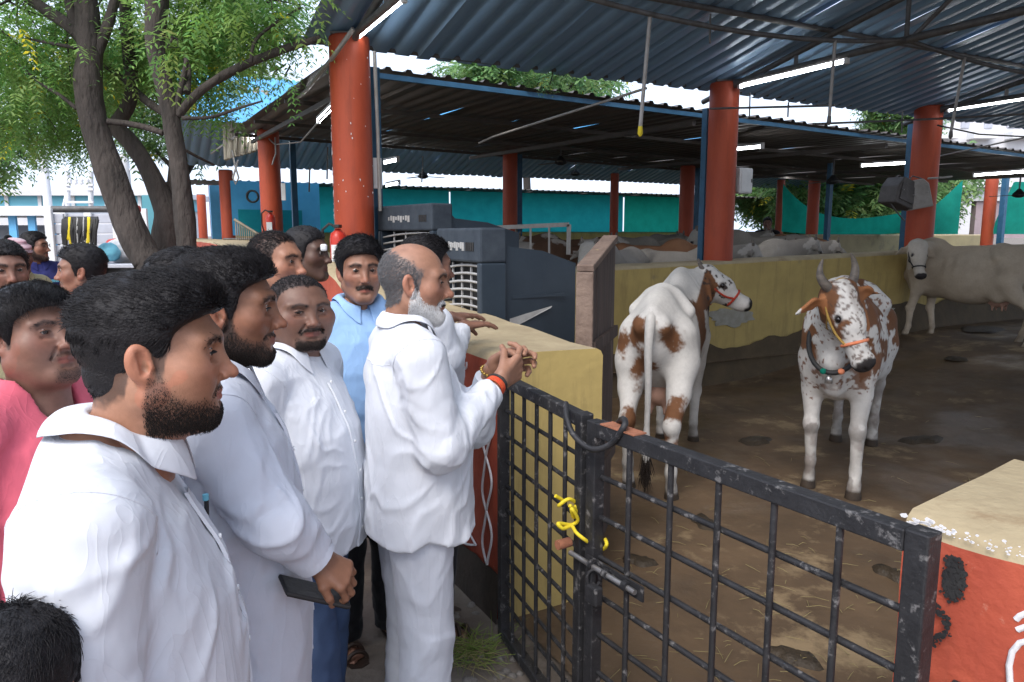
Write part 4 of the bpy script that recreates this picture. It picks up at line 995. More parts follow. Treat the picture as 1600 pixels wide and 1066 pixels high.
for y in (289, 296, 316): MB().bar(W(103, y, 31.9) - o_, W(146, y, 31.9) - o_, .09).build('cross_arm', M['pale_build'], t)
for x in (110, 119, 128, 137): MB().lathe([(.05, 0), (.09, .08), (.05, .12), (.09, .2), (.03, .28)], W(x, 289, 31.9) - o_, 8).build('insulator', M['pale_build'], t)
MB().tube([W(97, 330, 32) - o_, W(107, 290, 32) - o_], .06, 5).build('brace', M['pale_build'], t)
# blue gate / tank between the trunks
bxt('blue_sheet', 226, 246, 305, 372, 22, .1, 'water_blue', 'light blue sheet seen between the neem trunks', 'sheet')
# ------------------------------------------------------------ truck
t = thing('truck', 'grey sided open truck with black and yellow ropes hung over its side', 'truck', (W(150, 366, 11.5).x, 11.5, 0)); o_ = t.location
Yt = 11.3
def tb(name, px0, px1, py0, py1, Y, dep, m, bevel=.01):
    a, b = W(px0, py1, Y), W(px1, py0, Y)
    return MB().box(Vector(((a.x + b.x) / 2, Y + dep / 2, (a.z + b.z) / 2)) - o_, (abs(b.x - a.x), dep, abs(b.z - a.z))).build(name, M[m], t, bevel=bevel)
for k in range(5): tb('side_panel', 98, 226, 334 + 16 * k, 348.5 + 16 * k, Yt + 1.9, .05, 'truck_grey')
for k in range(5): tb('tail_panel', 79, 98, 334 + 16.5 * k, 349 + 16.5 * k, Yt - .1, .05, 'truck_grey')
for x in (77, 99, 139, 182, 226): tb('stake', x - 2, x + 2, 326, 418, Yt + (1.84 if x > 90 else -.16), .06, 'white_plastic')
MB().tube([W(80, 327, Yt) - o_, W(215, 327, Yt + .4) - o_], .05, 8).build('top_rail', M['steel'], t)
MB().tube([W(212, 327, Yt + .4) - o_, W(218, 327, Yt + .4) - o_], .055, 8).build('rail_end', M['ext_red'], t)
tb('bed', 79, 232, 413, 419, Yt - .1, 2.3, 'truck_grey'); tb('tail_step', 86, 106, 414, 424, Yt - .6, .4, 'rust')
for x in (104, 205):
    c = W(x, 450, Yt + .2) - o_
    w_ = MB().tube([c, c + Vector((0, .28, 0))], .42, 22).build('wheel', M['black'], t)
    MB().tube([c - Vector((0, .01, 0)), c + Vector((0, .05, 0))], .22, 16).build('rim', M['silver'], w_)
tb('chassis', 90, 230, 420, 430, Yt + .5, 1.0, 'black')
t2 = thing('rope_bundle', 'black and yellow ropes hanging over the truck side', 'ropes', W(120, 345, Yt)); o2 = t2.location
for k in range(34):
    x = 99 + 52 * (k / 33) + random.uniform(-1, 1); c = 'yellow_rope' if k in (6, 7, 24, 25, 26) else ('slat' if k in (14, 20) else 'black')
    MB().tube([W(x, 341, Yt) - o2, W(x + random.uniform(-1, 2), 344, Yt - .12) - o2, W(x + random.uniform(-3, 2), 362, Yt - .1) - o2, W(x + random.uniform(-4, 2), 376 + random.uniform(-6, 8), Yt - .08) - o2], .022, 6).build('rope', M[c], t2)
MB().tube([W(98, 341, Yt) - o2, W(153, 341, Yt + .05) - o2], .03, 6).build('bar', M['steel'], t2)
def sack(px, py, Y, sx, sz, m, label):
    p = W(px, py, Y); bm = bmesh.new(); bmesh.ops.create_icosphere(bm, subdivisions=4, radius=1)
    vs = np.array([v.co for v in bm.verts]); k = .85 + .35 * fbm(vs * 1.8 + px, 4, int(px))
    for v, q in zip(bm.verts, k): v.co = Vector((v.co.x * sx * q, v.co.y * sx * q, v.co.z * sz * q * (1 if v.co.z > 0 else .8)))
    me = bpy.data.meshes.new('sack'); bm.to_mesh(me); bm.free(); me.polygons.foreach_set('use_smooth', [True] * len(me.polygons))
    o = obj('sack', me, M[m]); o.location = p; tag(o, label, 'sack', 'sacks loaded on the truck')
sack(170, 396, Yt + .2, .16, .16, 'water_blue', 'light blue plastic sack on the truck bed'); sack(192, 394, Yt + .55, .26, .22, 'white_plastic', 'white sack on the truck bed beside the blue one'); sack(182, 384, Yt + .9, .16, .12, 'ext_red', 'red bundle on top of the white sack')
# ------------------------------------------------------------ background right
t = thing('house', 'pale house with small windows beyond the green nets at the far right', 'building', (W(1540, 366, 36).x, 36, 0)); o_ = t.location
wb('wall', 1496, 1680, 292, 372, 36, 5, 'pale_build'); wb('roof_slab', 1490, 1690, 284, 292, 35.6, 6, 'white_plastic')
for x in (1506, 1528, 1580): wb('window', x, x + 13, 300, 316, 35.9, .14, 'truck_grey')
t = thing('compound_wall', 'pinkish compound wall beyond the gap between the green nets', 'wall', (W(1530, 366, 28).x, 28, 0)); o_ = t.location
M['mauve'] = mat('mauve_render', (.36, .29, .31), (.28, .22, .24), .9, 2, 0, .2); wb('wall', 1521, 1660, 314, 372, 28, .3, 'mauve'); wb('coping', 1519, 1662, 309, 314, 27.9, .5, 'pale_build')
t = thing('apartment_block', 'pale apartment block above the middle roof at the far right', 'building', (W(1540, 366, 60).x, 60, 0)); o_ = t.location
wb('wall', 1452, 1700, 176, 372, 60, 10, 'pale_build'); 
for k in range(3): wb('balcony', 1462 + 60 * k, 1500 + 60 * k, 205, 216, 59, 1, 'white_plastic')
for k in range(4): wb('window', 1466 + 36 * k, 1480 + 36 * k, 184, 200, 59.9, .14, 'truck_grey')
# ------------------------------------------------------------ soft-body modelling: distance fields -> one continuous mesh
f32 = np.float32
def A3(v): return np.array([float(x) for x in v], f32)
def smin(a, b, k):
    h = np.maximum(k - np.abs(a - b), 0) / k; return np.minimum(a, b) - h * h * k * .25
def smax(a, b, k): return -smin(-a, -b, k)
def s_sph(P, c, r): return np.linalg.norm(P - A3(c), axis=1) - f32(r)
def s_rc(P, a, b, r1, r2):
    a, b = A3(a), A3(b); d = b - a; h = np.clip(((P - a) @ d) / max(float(d @ d), 1e-9), 0, 1)
    return np.linalg.norm(P - a - h[:, None] * d, axis=1) - (r1 + h * (r2 - r1))
def s_ell(P, c, r, R_=None):
    q = P - A3(c)
    if R_ is not None: q = q @ R_
    r = A3(r); k0 = np.linalg.norm(q / r, axis=1); k1 = np.linalg.norm(q / (r * r), axis=1) + 1e-9
    return k0 * (k0 - 1) / k1
def chain(P, pts, rs, k=.02):
    d = None
    for i in range(len(pts) - 1):
        e = s_rc(P, pts[i], pts[i + 1], rs[i], rs[i + 1]); d = e if d is None else smin(d, e, k)
    return d
def extract(fn, lo, hi, h, q=4):
    lo = A3(lo); n = [int(math.ceil((hi[i] - lo[i]) / (h * q))) for i in range(3)]
    cx = [lo[i] + h * q * (np.arange(n[i]) + .5) - h * .5 for i in range(3)]
    g = np.stack(np.meshgrid(*cx, indexing='ij'), -1).reshape(-1, 3).astype(f32)
    dv = fn(g).reshape(n)
    fine = np.repeat(np.repeat(np.repeat(dv, q, 0), q, 1), q, 2).astype(f32)
    m = np.abs(fine) < h * q * 1.75
    idx = np.argwhere(m); pts = lo + idx.astype(f32) * h
    fine[m] = fn(pts.astype(f32))
    return nets(fine, lo, h)
def nets(v, lo, h):
    s = v < 0; sh = np.array(v.shape)
    c = np.zeros(sh - 1, np.int8)
    for i in (0, 1):
        for j in (0, 1):
            for k in (0, 1): c += s[i:sh[0] - 1 + i, j:sh[1] - 1 + j, k:sh[2] - 1 + k]
    act = (c > 0) & (c < 8); ii = np.argwhere(act); num = -np.ones(act.shape, np.int64); num[act] = np.arange(len(ii))
    cor = [(i, j, k) for i in (0, 1) for j in (0, 1) for k in (0, 1)]
    vals = {o: v[ii[:, 0] + o[0], ii[:, 1] + o[1], ii[:, 2] + o[2]] for o in cor}
    acc = np.zeros((len(ii), 3), f32); cnt = np.zeros(len(ii), f32)
    for a in cor:
        for ax in range(3):
            if a[ax] == 0:
                b = list(a); b[ax] = 1; b = tuple(b); va, vb = vals[a], vals[b]
                x = (va < 0) != (vb < 0); t = np.where(x, va / (va - vb + 1e-12), 0)
                p = np.array(a, f32)[None].repeat(len(ii), 0); p[:, ax] += t
                acc[x] += p[x]; cnt += x
    pos = lo + (ii + acc / np.maximum(cnt, 1)[:, None]) * h
    F_ = []
    for ax in range(3):
        o1, o2 = (ax + 1) % 3, (ax + 2) % 3
        sl0 = [slice(None)] * 3; sl1 = [slice(None)] * 3; sl0[ax] = slice(0, -1); sl1[ax] = slice(1, None)
        e = s[tuple(sl0)] != s[tuple(sl1)]; ed = np.argwhere(e)
        ok = (ed[:, o1] > 0) & (ed[:, o2] > 0) & (ed[:, o1] < sh[o1] - 1) & (ed[:, o2] < sh[o2] - 1); ed = ed[ok]
        def cell(d1, d2):
            q = ed.copy(); q[:, o1] += d1; q[:, o2] += d2; return num[q[:, 0], q[:, 1], q[:, 2]]
        f = np.stack([cell(-1, -1), cell(0, -1), cell(0, 0), cell(-1, 0)], 1)
        flip = ~s[ed[:, 0], ed[:, 1], ed[:, 2]]; f[flip] = f[flip][:, ::-1]; F_.append(f)
    f = np.concatenate(F_); f = f[(f >= 0).all(1)]
    return pos.astype(f32), f
def relax(v, f, it=1, lam=.5):
    e = np.concatenate([f[:, [0, 1]], f[:, [1, 2]], f[:, [2, 3]], f[:, [3, 0]]])
    for _ in range(it):
        a = np.zeros_like(v); n = np.zeros(len(v), f32)
        np.add.at(a, e[:, 0], v[e[:, 1]]); np.add.at(n, e[:, 0], 1); np.add.at(a, e[:, 1], v[e[:, 0]]); np.add.at(n, e[:, 1], 1)
        v = v + lam * (a / np.maximum(n, 1)[:, None] - v)
    return v
def vnormals(v, f):
    n = np.cross(v[f[:, 2]] - v[f[:, 0]], v[f[:, 3]] - v[f[:, 1]]); o = np.zeros_like(v)
    for k in range(4): np.add.at(o, f[:, k], n)
    return o / (np.linalg.norm(o, axis=1)[:, None] + 1e-12)
def join(parts):
    V = []; F_ = []; Cc = []; k = 0
    for v, f, c in parts:
        V.append(v); F_.append(f + k); Cc.append(np.broadcast_to(np.asarray(c, f32), v.shape)); k += len(v)
    return np.concatenate(V), np.concatenate(F_), np.concatenate(Cc)
def soft(name, v, f, cols, m, parent, label=None):
    me = mesh_np(name, v, f, True, m); 
    if cols is not None: setcol(me, cols)
    return obj(name, me, None, parent, label)
def strands(name, roots, dirs, length, bend, radius, m, parent, npt=5, seed=0):
    """hair as real curves"""
    r = np.random.default_rng(seed); n = len(roots)
    L_ = (length * r.uniform(.65, 1.15, n))[:, None] if np.isscalar(length) else length[:, None]
    u = np.linspace(0, 1, npt)
    P = roots[:, None, :] + dirs[:, None, :] * (L_[:, None, :] * u[None, :, None]) + bend[:, None, :] * (L_[:, None, :] * (u ** 2)[None, :, None])
    cu = bpy.data.hair_curves.new(name); cu.add_curves([npt] * n)
    cu.attributes['position'].data.foreach_set('vector', P.astype(f32).ravel()) if 'position' in cu.attributes else cu.points.foreach_set('position', P.astype(f32).ravel())
    ra = cu.attributes.get('radius') or cu.attributes.new('radius', 'FLOAT', 'POINT')
    ra.data.foreach_set('value', np.tile(radius * np.array([1, .95, .85, .65, .3])[:npt], n).astype(f32))
    cu.materials.append(m); o = bpy.data.objects.new(name, cu); C.objects.link(o); o.parent = parent; return o

M['skin'] = vmat('skin', .46, .30, 380, .38, 0, .16, 45, bdist=.0014)
M['cowhide'] = vmat('cow_hide', .75, .35, 220, .2, 0, .12, 45, bdist=.003)
def hair_mat(name, c, rough=.5):
    m = mat(name, c, [x * 1.5 for x in c], rough, 90, 0, .6, 260, spec=.22, bdist=.004); return m
M['hair'] = hair_mat('black_hair', (.010, .009, .010)); M['hair_brown'] = hair_mat('dark_brown_hair', (.020, .014, .011))
M['hair_grey'] = hair_mat('grey_hair', (.11, .11, .115), .55); M['beard_white'] = hair_mat('white_beard', (.52, .52, .52), .6); M['beard_dark'] = hair_mat('dark_beard', (.016, .012, .010), .5)
M['eyeball'] = vmat('eyeball', .12, 0, 50, .5, 0, .02)
def cloth_mat(name, c, v=.06):
    """woven cloth: fine weave plus crisp pressed and crumpled creases as relief"""
    m = mat(name, c, [x * (1 - v) for x in c], .85, 14, 0, .10, 700, spec=.15, sheen=.1, bdist=.0006)
    nt = m.node_tree; N = nt.nodes; L = nt.links; p = N['Principled BSDF']; b0 = p.inputs['Normal'].links[0].from_node; tc = N.new('ShaderNodeTexCoord')
    prev = b0.outputs[0]
    for sc, st, di, rot in ((6, (1.6, 1.6, .5), .010, .5), (14, (1.3, 1.3, .6), .004, -.7)):
        mp = N.new('ShaderNodeMapping'); mp.inputs['Scale'].default_value = st; mp.inputs['Rotation'].default_value = (rot * .5, rot, 0); L.new(tc.outputs['Object'], mp.inputs[0])
        n = N.new('ShaderNodeTexNoise'); n.inputs['Scale'].default_value = sc; n.inputs['Detail'].default_value = 2; n.inputs['Distortion'].default_value = .7; L.new(mp.outputs[0], n.inputs['Vector'])
        s1 = N.new('ShaderNodeMath'); s1.operation = 'SUBTRACT'; s1.inputs[1].default_value = .5; L.new(n.outputs[0], s1.inputs[0])
        s2 = N.new('ShaderNodeMath'); s2.operation = 'ABSOLUTE'; L.new(s1.outputs[0], s2.inputs[0])
        s3 = N.new('ShaderNodeMath'); s3.operation = 'POWER'; s3.inputs[1].default_value = .55; L.new(s2.outputs[0], s3.inputs[0])
        b = N.new('ShaderNodeBump'); b.inputs['Strength'].default_value = .42; b.inputs['Distance'].default_value = di; b.invert = True; L.new(s3.outputs[0], b.inputs['Height']); L.new(prev, b.inputs['Normal']); prev = b.outputs[0]
    L.new(prev, p.inputs['Normal']); return m
M['white_shirt'] = cloth_mat('white_cotton', (.64, .665, .72)); M['white_shirt2'] = cloth_mat('white_cotton_cool', (.58, .61, .69))
M['blue_shirt'] = cloth_mat('light_blue_cotton', (.30, .48, .76)); M['pink_tee'] = cloth_mat('pink_jersey', (.62, .12, .17), .12); M['pale_pink'] = cloth_mat('pale_pink_cotton', (.70, .52, .62))
M['navy'] = cloth_mat('navy_jersey', (.035, .04, .16), .2); M['khaki'] = cloth_mat('khaki_cotton', (.34, .30, .18)); M['purple'] = cloth_mat('purple_cotton', (.16, .14, .42))
M['jeans'] = mat('blue_denim', (.035, .06, .13), (.06, .10, .19), .85, 5, 0, .2, 500); M['black_cloth'] = cloth_mat('black_cloth', (.012, .012, .014)); M['white_trouser'] = cloth_mat('white_linen', (.60, .63, .70))
M['leather'] = mat('brown_leather', (.05, .03, .02), (.03, .02, .015), .5, 30); M['gold'] = mat('gold_bracelet', (.55, .36, .10), (.4, .26, .07), .3, 40, .8, 0); M['red_thread'] = mat('red_thread', (.55, .04, .02), (.5, .1, .03), .8, 60)
def eye_mesh():
    nu, nv = 20, 16; vs = []; cs = []
    for j in range(nv + 1):
        th = math.pi * (j / nv) ** 1.25
        for i in range(nu):
            a = 6.28318 * i / nu; vs.append((math.sin(th) * math.cos(a), math.cos(th), math.sin(th) * math.sin(a)))
            d = math.degrees(th); cs.append((.004, .004, .004) if d < 13 else (.035, .016, .008) if d < 31 else (.02, .01, .008) if d < 34 else (.42, .38, .35))
    fs = np.array([[j * nu + i, j * nu + (i + 1) % nu, (j + 1) * nu + (i + 1) % nu, (j + 1) * nu + i] for j in range(nv) for i in range(nu)])
    me = mesh_np('eye', np.array(vs), fs, True, M['eyeball']); setcol(me, np.array(cs)); return me
EYE = eye_mesh()

# ---------------- head (own frame: centre between the ears, +Y to the face, +Z up; metres)
def head_sdf(P, o):
    fat = o.get('fat', 0); w = 1 + .10 * fat
    ax = np.abs(P[:, 0]); Q = P.copy(); Q[:, 0] = ax
    d = s_ell(Q, (0, -.012, .032), (.0765, .099, .088))
    d = smin(d, s_ell(Q, (0, .028, -.03), (.059 * w, .066, .090)), .03)
    if fat > .3: d = smin(d, s_ell(Q, (.034 * w, .036, -.045), (.036, .044, .050)), .035)
    jw = .052 * w
    d = smin(d, s_rc(Q, (jw, -.002, -.055 - .006 * fat), (.016, .066, -.101), .024 + .008 * fat, .019), .03)
    d = smin(d, s_rc(Q, (0, .072, -.099), (.012, .073, -.097), .019, .018), .022)                       # chin
    if fat > .3: d = smin(d, s_ell(Q, (.0, .030, -.105), (.05, .05, .03)), .03)
    d = smin(d, s_rc(Q, (.010, .083, .030), (.048, .066, .030), .013, .012), .022)                      # brow ridge
    d = smin(d, s_sph(Q, (.046 * w, .050, -.018), .026), .026)                                          # cheek
    d = smax(d, -s_ell(Q, (.032, .100, .010), (.019, .021, .0135)), .014)                               # socket
    # lids round the eyeball, open in a slit
    lid = s_sph(Q, (.0315, .0725, .009), .0142)
    op = o.get('open', .82)
    slit = s_ell(Q, (.0315, .088, .0080), (.0128, .013, .0034 * op))
    lid = smax(lid, -slit, .0018); d = smin(d, lid, .004)
    d = smax(d, -s_ell(Q, (.0315, .0905, .0080), (.0122, .010, .0031 * op)), .0015)
    nl = o.get('nose', 1.0)
    d = smin(d, s_rc(Q, (0, .084, .020), (0, .089 + .015 * nl, -.024), .0075, .0105), .014)              # bridge
    d = smin(d, s_sph(Q, (0, .0945 + .016 * nl, -.0305), .0108), .008)                                     # tip
    d = smin(d, s_ell(Q, (.0125, .093 + .004 * nl, -.034), (.0095, .012, .0085)), .007)                  # wings
    d = smax(d, -s_ell(Q, (.0065, .096 + .008 * nl, -.0425), (.0042, .007, .0045)), .003)                # nostrils
    d = smin(d, s_rc(Q, (0, .0895, -.060), (.022, .080, -.0655), .0085, .0045), .010)                    # lips
    d = smin(d, s_rc(Q, (0, .0885, -.0725), (.018, .081, -.0690), .0085, .0050), .008)
    mo = o.get('mouth', 0)
    d = smax(d, -s_rc(Q, (0, .1000, -.0665), (.024, .0865, -.0672), .0022 + mo, .0012), .003)
    d = smax(d, -s_rc(Q, (0, .0960, -.085), (.012, .0915, -.084), .003, .002), .008)
    d = smax(d, -s_rc(Q, (.0175, .0945, -.034), (.0335, .0800, -.062), .0022, .0026), .010)              # fold beside the mouth
    d = smax(d, -s_rc(Q, (.0200, .0890, -.0055), (.0420, .0800, -.0060), .0018, .0018), .008)            # under the eye
    d = smax(d, -s_rc(Q, (.0190, .0900, .0175), (.0445, .0790, .0170), .0014, .0014), .004)              # lid crease
    if o.get('frown'):
        for zz in (.050, .062): d = smax(d, -s_rc(Q, (0, .0885, zz), (.034, .0800, zz + .003), .0016, .0014), .006)
    # ear
    ca, sa = math.cos(.38), math.sin(.38)
    Re = np.array([[ca, -sa, 0], [sa, ca, 0], [0, 0, 1]], f32)
    tl = np.array([[1, 0, 0], [0, math.cos(.18), -math.sin(.18)], [0, math.sin(.18), math.cos(.18)]], f32)
    Rm = Re @ tl
    ec = np.array([.081, -.012, -.004], f32)
    q = (Q - ec) @ Rm
    ear = s_ell(q, (0, 0, .002), (.0092, .0200, .033))
    ear = smin(ear, s_ell(q, (-.001, .005, -.026), (.007, .010, .011)), .008)
    ear = smax(ear, -s_ell(q, (.0098, .0015, .004), (.0098, .0125, .0225)), .0025)
    ear = smin(ear, s_rc(q, (.003, -.006, .018), (.003, -.004, -.010), .0035, .0035), .004)              # antihelix
    ear = smin(ear, s_sph(q, (.002, .013, -.006), .0055), .004)                                          # tragus
    ear = smax(ear, -s_ell(q, (.006, .005, -.006), (.008, .006, .008)), .003)
    d = smin(d, ear, .006)
    # neck
    nk = .054 + .012 * fat
    d = smin(d, s_rc(Q, (0, -.022, -.05), (0, -.040, -.21), nk, nk + .006), .03)
    if o.get('apple', 1): d = smin(d, s_sph(P, (0, .022, -.150), .012), .02)
    return d
def lerp_tab(x, xs, ys): return np.interp(x, xs, ys).astype(f32)
HL_Y = [-.14, -.065, -.034, -.020, .000, .010, .019, .025, .034, .055, .078, .11]
HL_Z = [-.085, -.080, -.060, .012, .010, -.028, -.026, .012, .046, .064, .073, .077]
def hair_sdf(P, o):
    t = o.get('hair_t', .014); top = o.get('hair_top', .02); st = o.get('style', 'full')
    fz = np.clip((P[:, 2] - .02) / .09, 0, 1); fy = np.clip((P[:, 1] + .02) / .1, 0, 1)
    d = s_ell(P, (0, -.014, .032), (.0765 + t, .099 + t, .088 + t)) - fz * (top - t) - fz * fy * o.get('quiff', 0) 
    d = np.minimum(d, s_ell(P, (0, -.040, -.025), (.058 + t * .7, .060 + t * .6, .062)))
    rec = o.get('recede', 0)
    zl = lerp_tab(P[:, 1], HL_Y, HL_Z) + rec * np.clip((P[:, 1] - .0) / .06, 0, 1) * (1 + .9 * np.clip(np.abs(P[:, 0]) / .05, 0, 1) * (P[:, 1] > .02))
    zl = zl + .006 * (vnoise(P * 160, 4) - .5)
    g = (zl - P[:, 2]) * .7
    d = smax(d, g, .012)
    if st == 'bald':          # only a horseshoe of hair is left
        zb = lerp_tab(P[:, 1], [-.12, -.06, 0, .04, .08], [.098, .088, .060, .030, -.02])
        d = smax(d, (P[:, 2] - zb) * .7, .012)
    d = d + .0035 * (fbm(P * np.array([70, 70, 70], f32), 2, 9) - .5) * o.get('rough', 1)
    return d
def skin_cols(v, o):
    """the head's own colouring: skin, lips, stubble"""
    s = np.array(o['skin'], f32); n = len(v); c = np.tile(s, (n, 1)); x, y, z = np.abs(v[:, 0]), v[:, 1], v[:, 2]
    c *= (1 + .30 * (fbm(v * 22, 3, 5) - .5) + .22 * (fbm(v * 90, 3, 6) - .5))[:, None]
    warm = np.exp(-((x - .05) ** 2 + (z + .02) ** 2) / .0006) * (y > .02) + np.exp(-(x ** 2 + (z + .03) ** 2) / .0003) * (y > .09) + 1.0 * (x > .08)
    c *= (1 + np.clip(warm, 0, 1)[:, None] * np.array([.16, -.02, -.04], f32))
    lip = np.clip(1 - np.maximum(np.abs(z + .0668) / (.0115 - .25 * np.maximum(x - .004, 0)), x / .0235) , 0, 1) * (y > .074); lip = np.clip(lip * 4, 0, 1)
    c = c * (1 - lip[:, None]) + lip[:, None] * (s * np.array([1.0, .62, .66], f32))
    b = beard_mask(v, o); k = o.get('stubble', .75)
    c = c * (1 - k * b[:, None]) + (k * b)[:, None] * np.array(o.get('stubble_col', (.02, .016, .015)), f32)
    if o.get('style', 'full') == 'full':
        zl = lerp_tab(y, HL_Y, HL_Z) - .004 + .010 * (vnoise(v * 140, 3) - .5); sm = np.clip((z - zl) / .016, 0, 1) * (x < .079) * .75; c = c * (1 - sm[:, None]) + sm[:, None] * np.array((.016, .013, .012), f32)
    if o.get('style') in ('short', 'bald'):
        sm = scalp_mask(v, o); k = o.get('scalp', .85); c = c * (1 - k * sm[:, None]) + (k * sm)[:, None] * np.array(o.get('scalp_col', (.018, .015, .015)), f32)
    br = brow_mask(v); c = c * (1 - .7 * br[:, None]) + .7 * br[:, None] * np.array((.015, .012, .011), f32)
    return c
def scalp_mask(v, o):
    rec = o.get('recede', 0); x, y, z = np.abs(v[:, 0]), v[:, 1], v[:, 2]; nz = .008 * (vnoise(v * 120, 3) - .5)
    zl = lerp_tab(y, HL_Y, HL_Z) + rec * np.clip(y / .06, 0, 1) * (1 + .9 * np.clip(x / .05, 0, 1) * (y > .02))
    m = np.clip((z + nz - zl) / .012, 0, 1) * (1 - np.clip((x - .080) / .003, 0, 1) * (z < .035))
    if o.get('style') == 'bald':
        zb = lerp_tab(y, [-.12, -.06, 0, .04, .08], [.112, .098, .070, .040, -.02]); m = m * np.clip((zb - z + nz * 2) / .022, 0, 1)
    return m.astype(f32)
def brow_mask(v):
    x, y, z = np.abs(v[:, 0]), v[:, 1], v[:, 2]
    zc = .0285 + .006 * np.clip((x - .012) / .02, 0, 1) - .010 * np.clip((x - .034) / .02, 0, 1)
    return (np.clip(1.6 - np.abs(z - zc) / .0045, 0, 1) * np.clip((x - .008) / .005, 0, 1) * np.clip((.056 - x) / .008, 0, 1) * (y > .045)).astype(f32)
def beard_mask(v, o):
    kind = o.get('beard', 'none'); x, y, z = np.abs(v[:, 0]), v[:, 1], v[:, 2]
    if kind == 'none': return np.zeros(len(v), f32)
    nz = .006 * (vnoise(v * 90, 8) - .5)
    mous = (np.clip((.0345 - np.abs(z + nz + .0525 + .30 * np.maximum(x - .012, 0)) * 4.2) / .012, 0, 1)) * np.clip((.036 - x) / .006, 0, 1) * (y > .058)
    if kind == 'moustache': m = mous
    else:
        side = lerp_tab(y, [-.02, .0, .012, .03, .05, .075, .09], [-.08, -.03, -.012, -.042, -.058, -.072, -.080] if kind != 'high' else [-.08, -.02, -.004, -.046, -.058, -.064, -.076]) 
        full = np.clip((side - z + nz + .005) / .022, 0, 1) * np.clip((y + .012) / .010, 0, 1) * np.clip((z + .128) / .02, 0, 1)
        lipz = np.clip(1 - np.maximum(np.abs(z + .0675) / .0125, x / .025), 0, 1) > .02
        gap = np.clip((.018 - np.abs(z + .0735)) / .01, 0, 1) * np.clip((.030 - x) / .008, 0, 1) * np.clip((y - .075) / .01, 0, 1)
        if kind == 'goatee':
            full = full * np.clip((o.get('gw', .034) - x) / .010, 0, 1)
        m = np.maximum(full * (1 - gap), mous); m[lipz & (y > .07)] *= 0
    return m.astype(f32)
def rot_head(yaw, pitch, roll):
    return np.array(Matrix.Rotation(yaw, 3, 'Z') @ Matrix.Rotation(pitch, 3, 'X') @ Matrix.Rotation(roll, 3, 'Y'), dtype=f32)
def build_head(o, hres):
    v, f = extract(lambda P: head_sdf(P, o), (-.115, -.13, -.215), (.115, .135, .14), hres)
    v = relax(v, f, 1, .35); return v, f, skin_cols(v, o)

# ---------------- hands
def hand_prims(wr, fd, n, th, curl=(.35, .45, .35), spread=.10, thumb=None, sc=1.0):
    """wr wrist, fd pointing way of the palm, n out of the palm, th towards the thumb"""
    wr, fd, n, th = [Vector(q) for q in (wr, fd, n, th)]; fd.normalize(); n = (n - fd * n.dot(fd)).normalized(); th = (th - fd * th.dot(fd) - n * th.dot(n)).normalized()
    pal = []; fin = []
    off = [.032, .011, -.011, -.031]; ln = [(.040, .024, .019), (.045, .028, .020), (.041, .026, .019), (.032, .020, .017)]; kn = [.088, .092, .088, .080]
    for i in range(4):
        c = curl[i] if isinstance(curl[0], (list, tuple)) else curl
        b = wr + fd * (.012 * sc) + th * off[i] * .55 * sc; k = wr + fd * kn[i] * sc + th * off[i] * sc
        pal.append((b, k, .0155 * sc, .0115 * sc)); a = 0; p = k; r = .0095
        for s_, (l, cc) in enumerate(zip(ln[i], c)):
            a += cc; d = fd * math.cos(a) + n * math.sin(a) + th * (spread * (1.5 - i) * .5); e = p + d.normalized() * l * sc
            fin.append((i, p, e, (r - .0008 * s_) * sc, (r - .0008 * (s_ + 1)) * sc)); p = e
    t0 = wr + fd * .022 * sc + th * .022 * sc; tb = thumb or (.55, .60, .45)
    d1 = (fd * .75 + th * tb[0] + n * tb[1] * .6).normalized(); t1 = t0 + d1 * .042 * sc; d2 = (fd * 1.0 + th * tb[0] * .45 + n * tb[1]).normalized(); t2 = t1 + d2 * .034 * sc; d3 = (fd * .9 - th * .05 + n * (tb[1] + tb[2])).normalized(); t3 = t2 + d3 * .027 * sc
    fin += [(4, t0, t1, .0145 * sc, .0115 * sc), (4, t1, t2, .0112 * sc, .010 * sc), (4, t2, t3, .0098 * sc, .0085 * sc)]
    return wr, fd, pal, fin
def hand_sdf(P, hp):
    wr, fd, pal, fin = hp; d = None
    for a, b, r1, r2 in pal:
        e = s_rc(P, a, b, r1, r2); d = e if d is None else smin(d, e, .016)
    for i in range(5):
        ch = None
        for (j, a, b, r1, r2) in fin:
            if j == i:
                e = s_rc(P, a, b, r1, r2); ch = e if ch is None else smin(ch, e, .004)
        d = smin(d, ch, .006 if i < 4 else .012)
    return d
def prims_box(hp, pad=.03):
    pts = [q for pr in hp[2] for q in pr[:2]] + [q for pr in hp[3] for q in pr[1:3]]; a = np.array([list(p) for p in pts]); return a.min(0) - pad, a.max(0) + pad

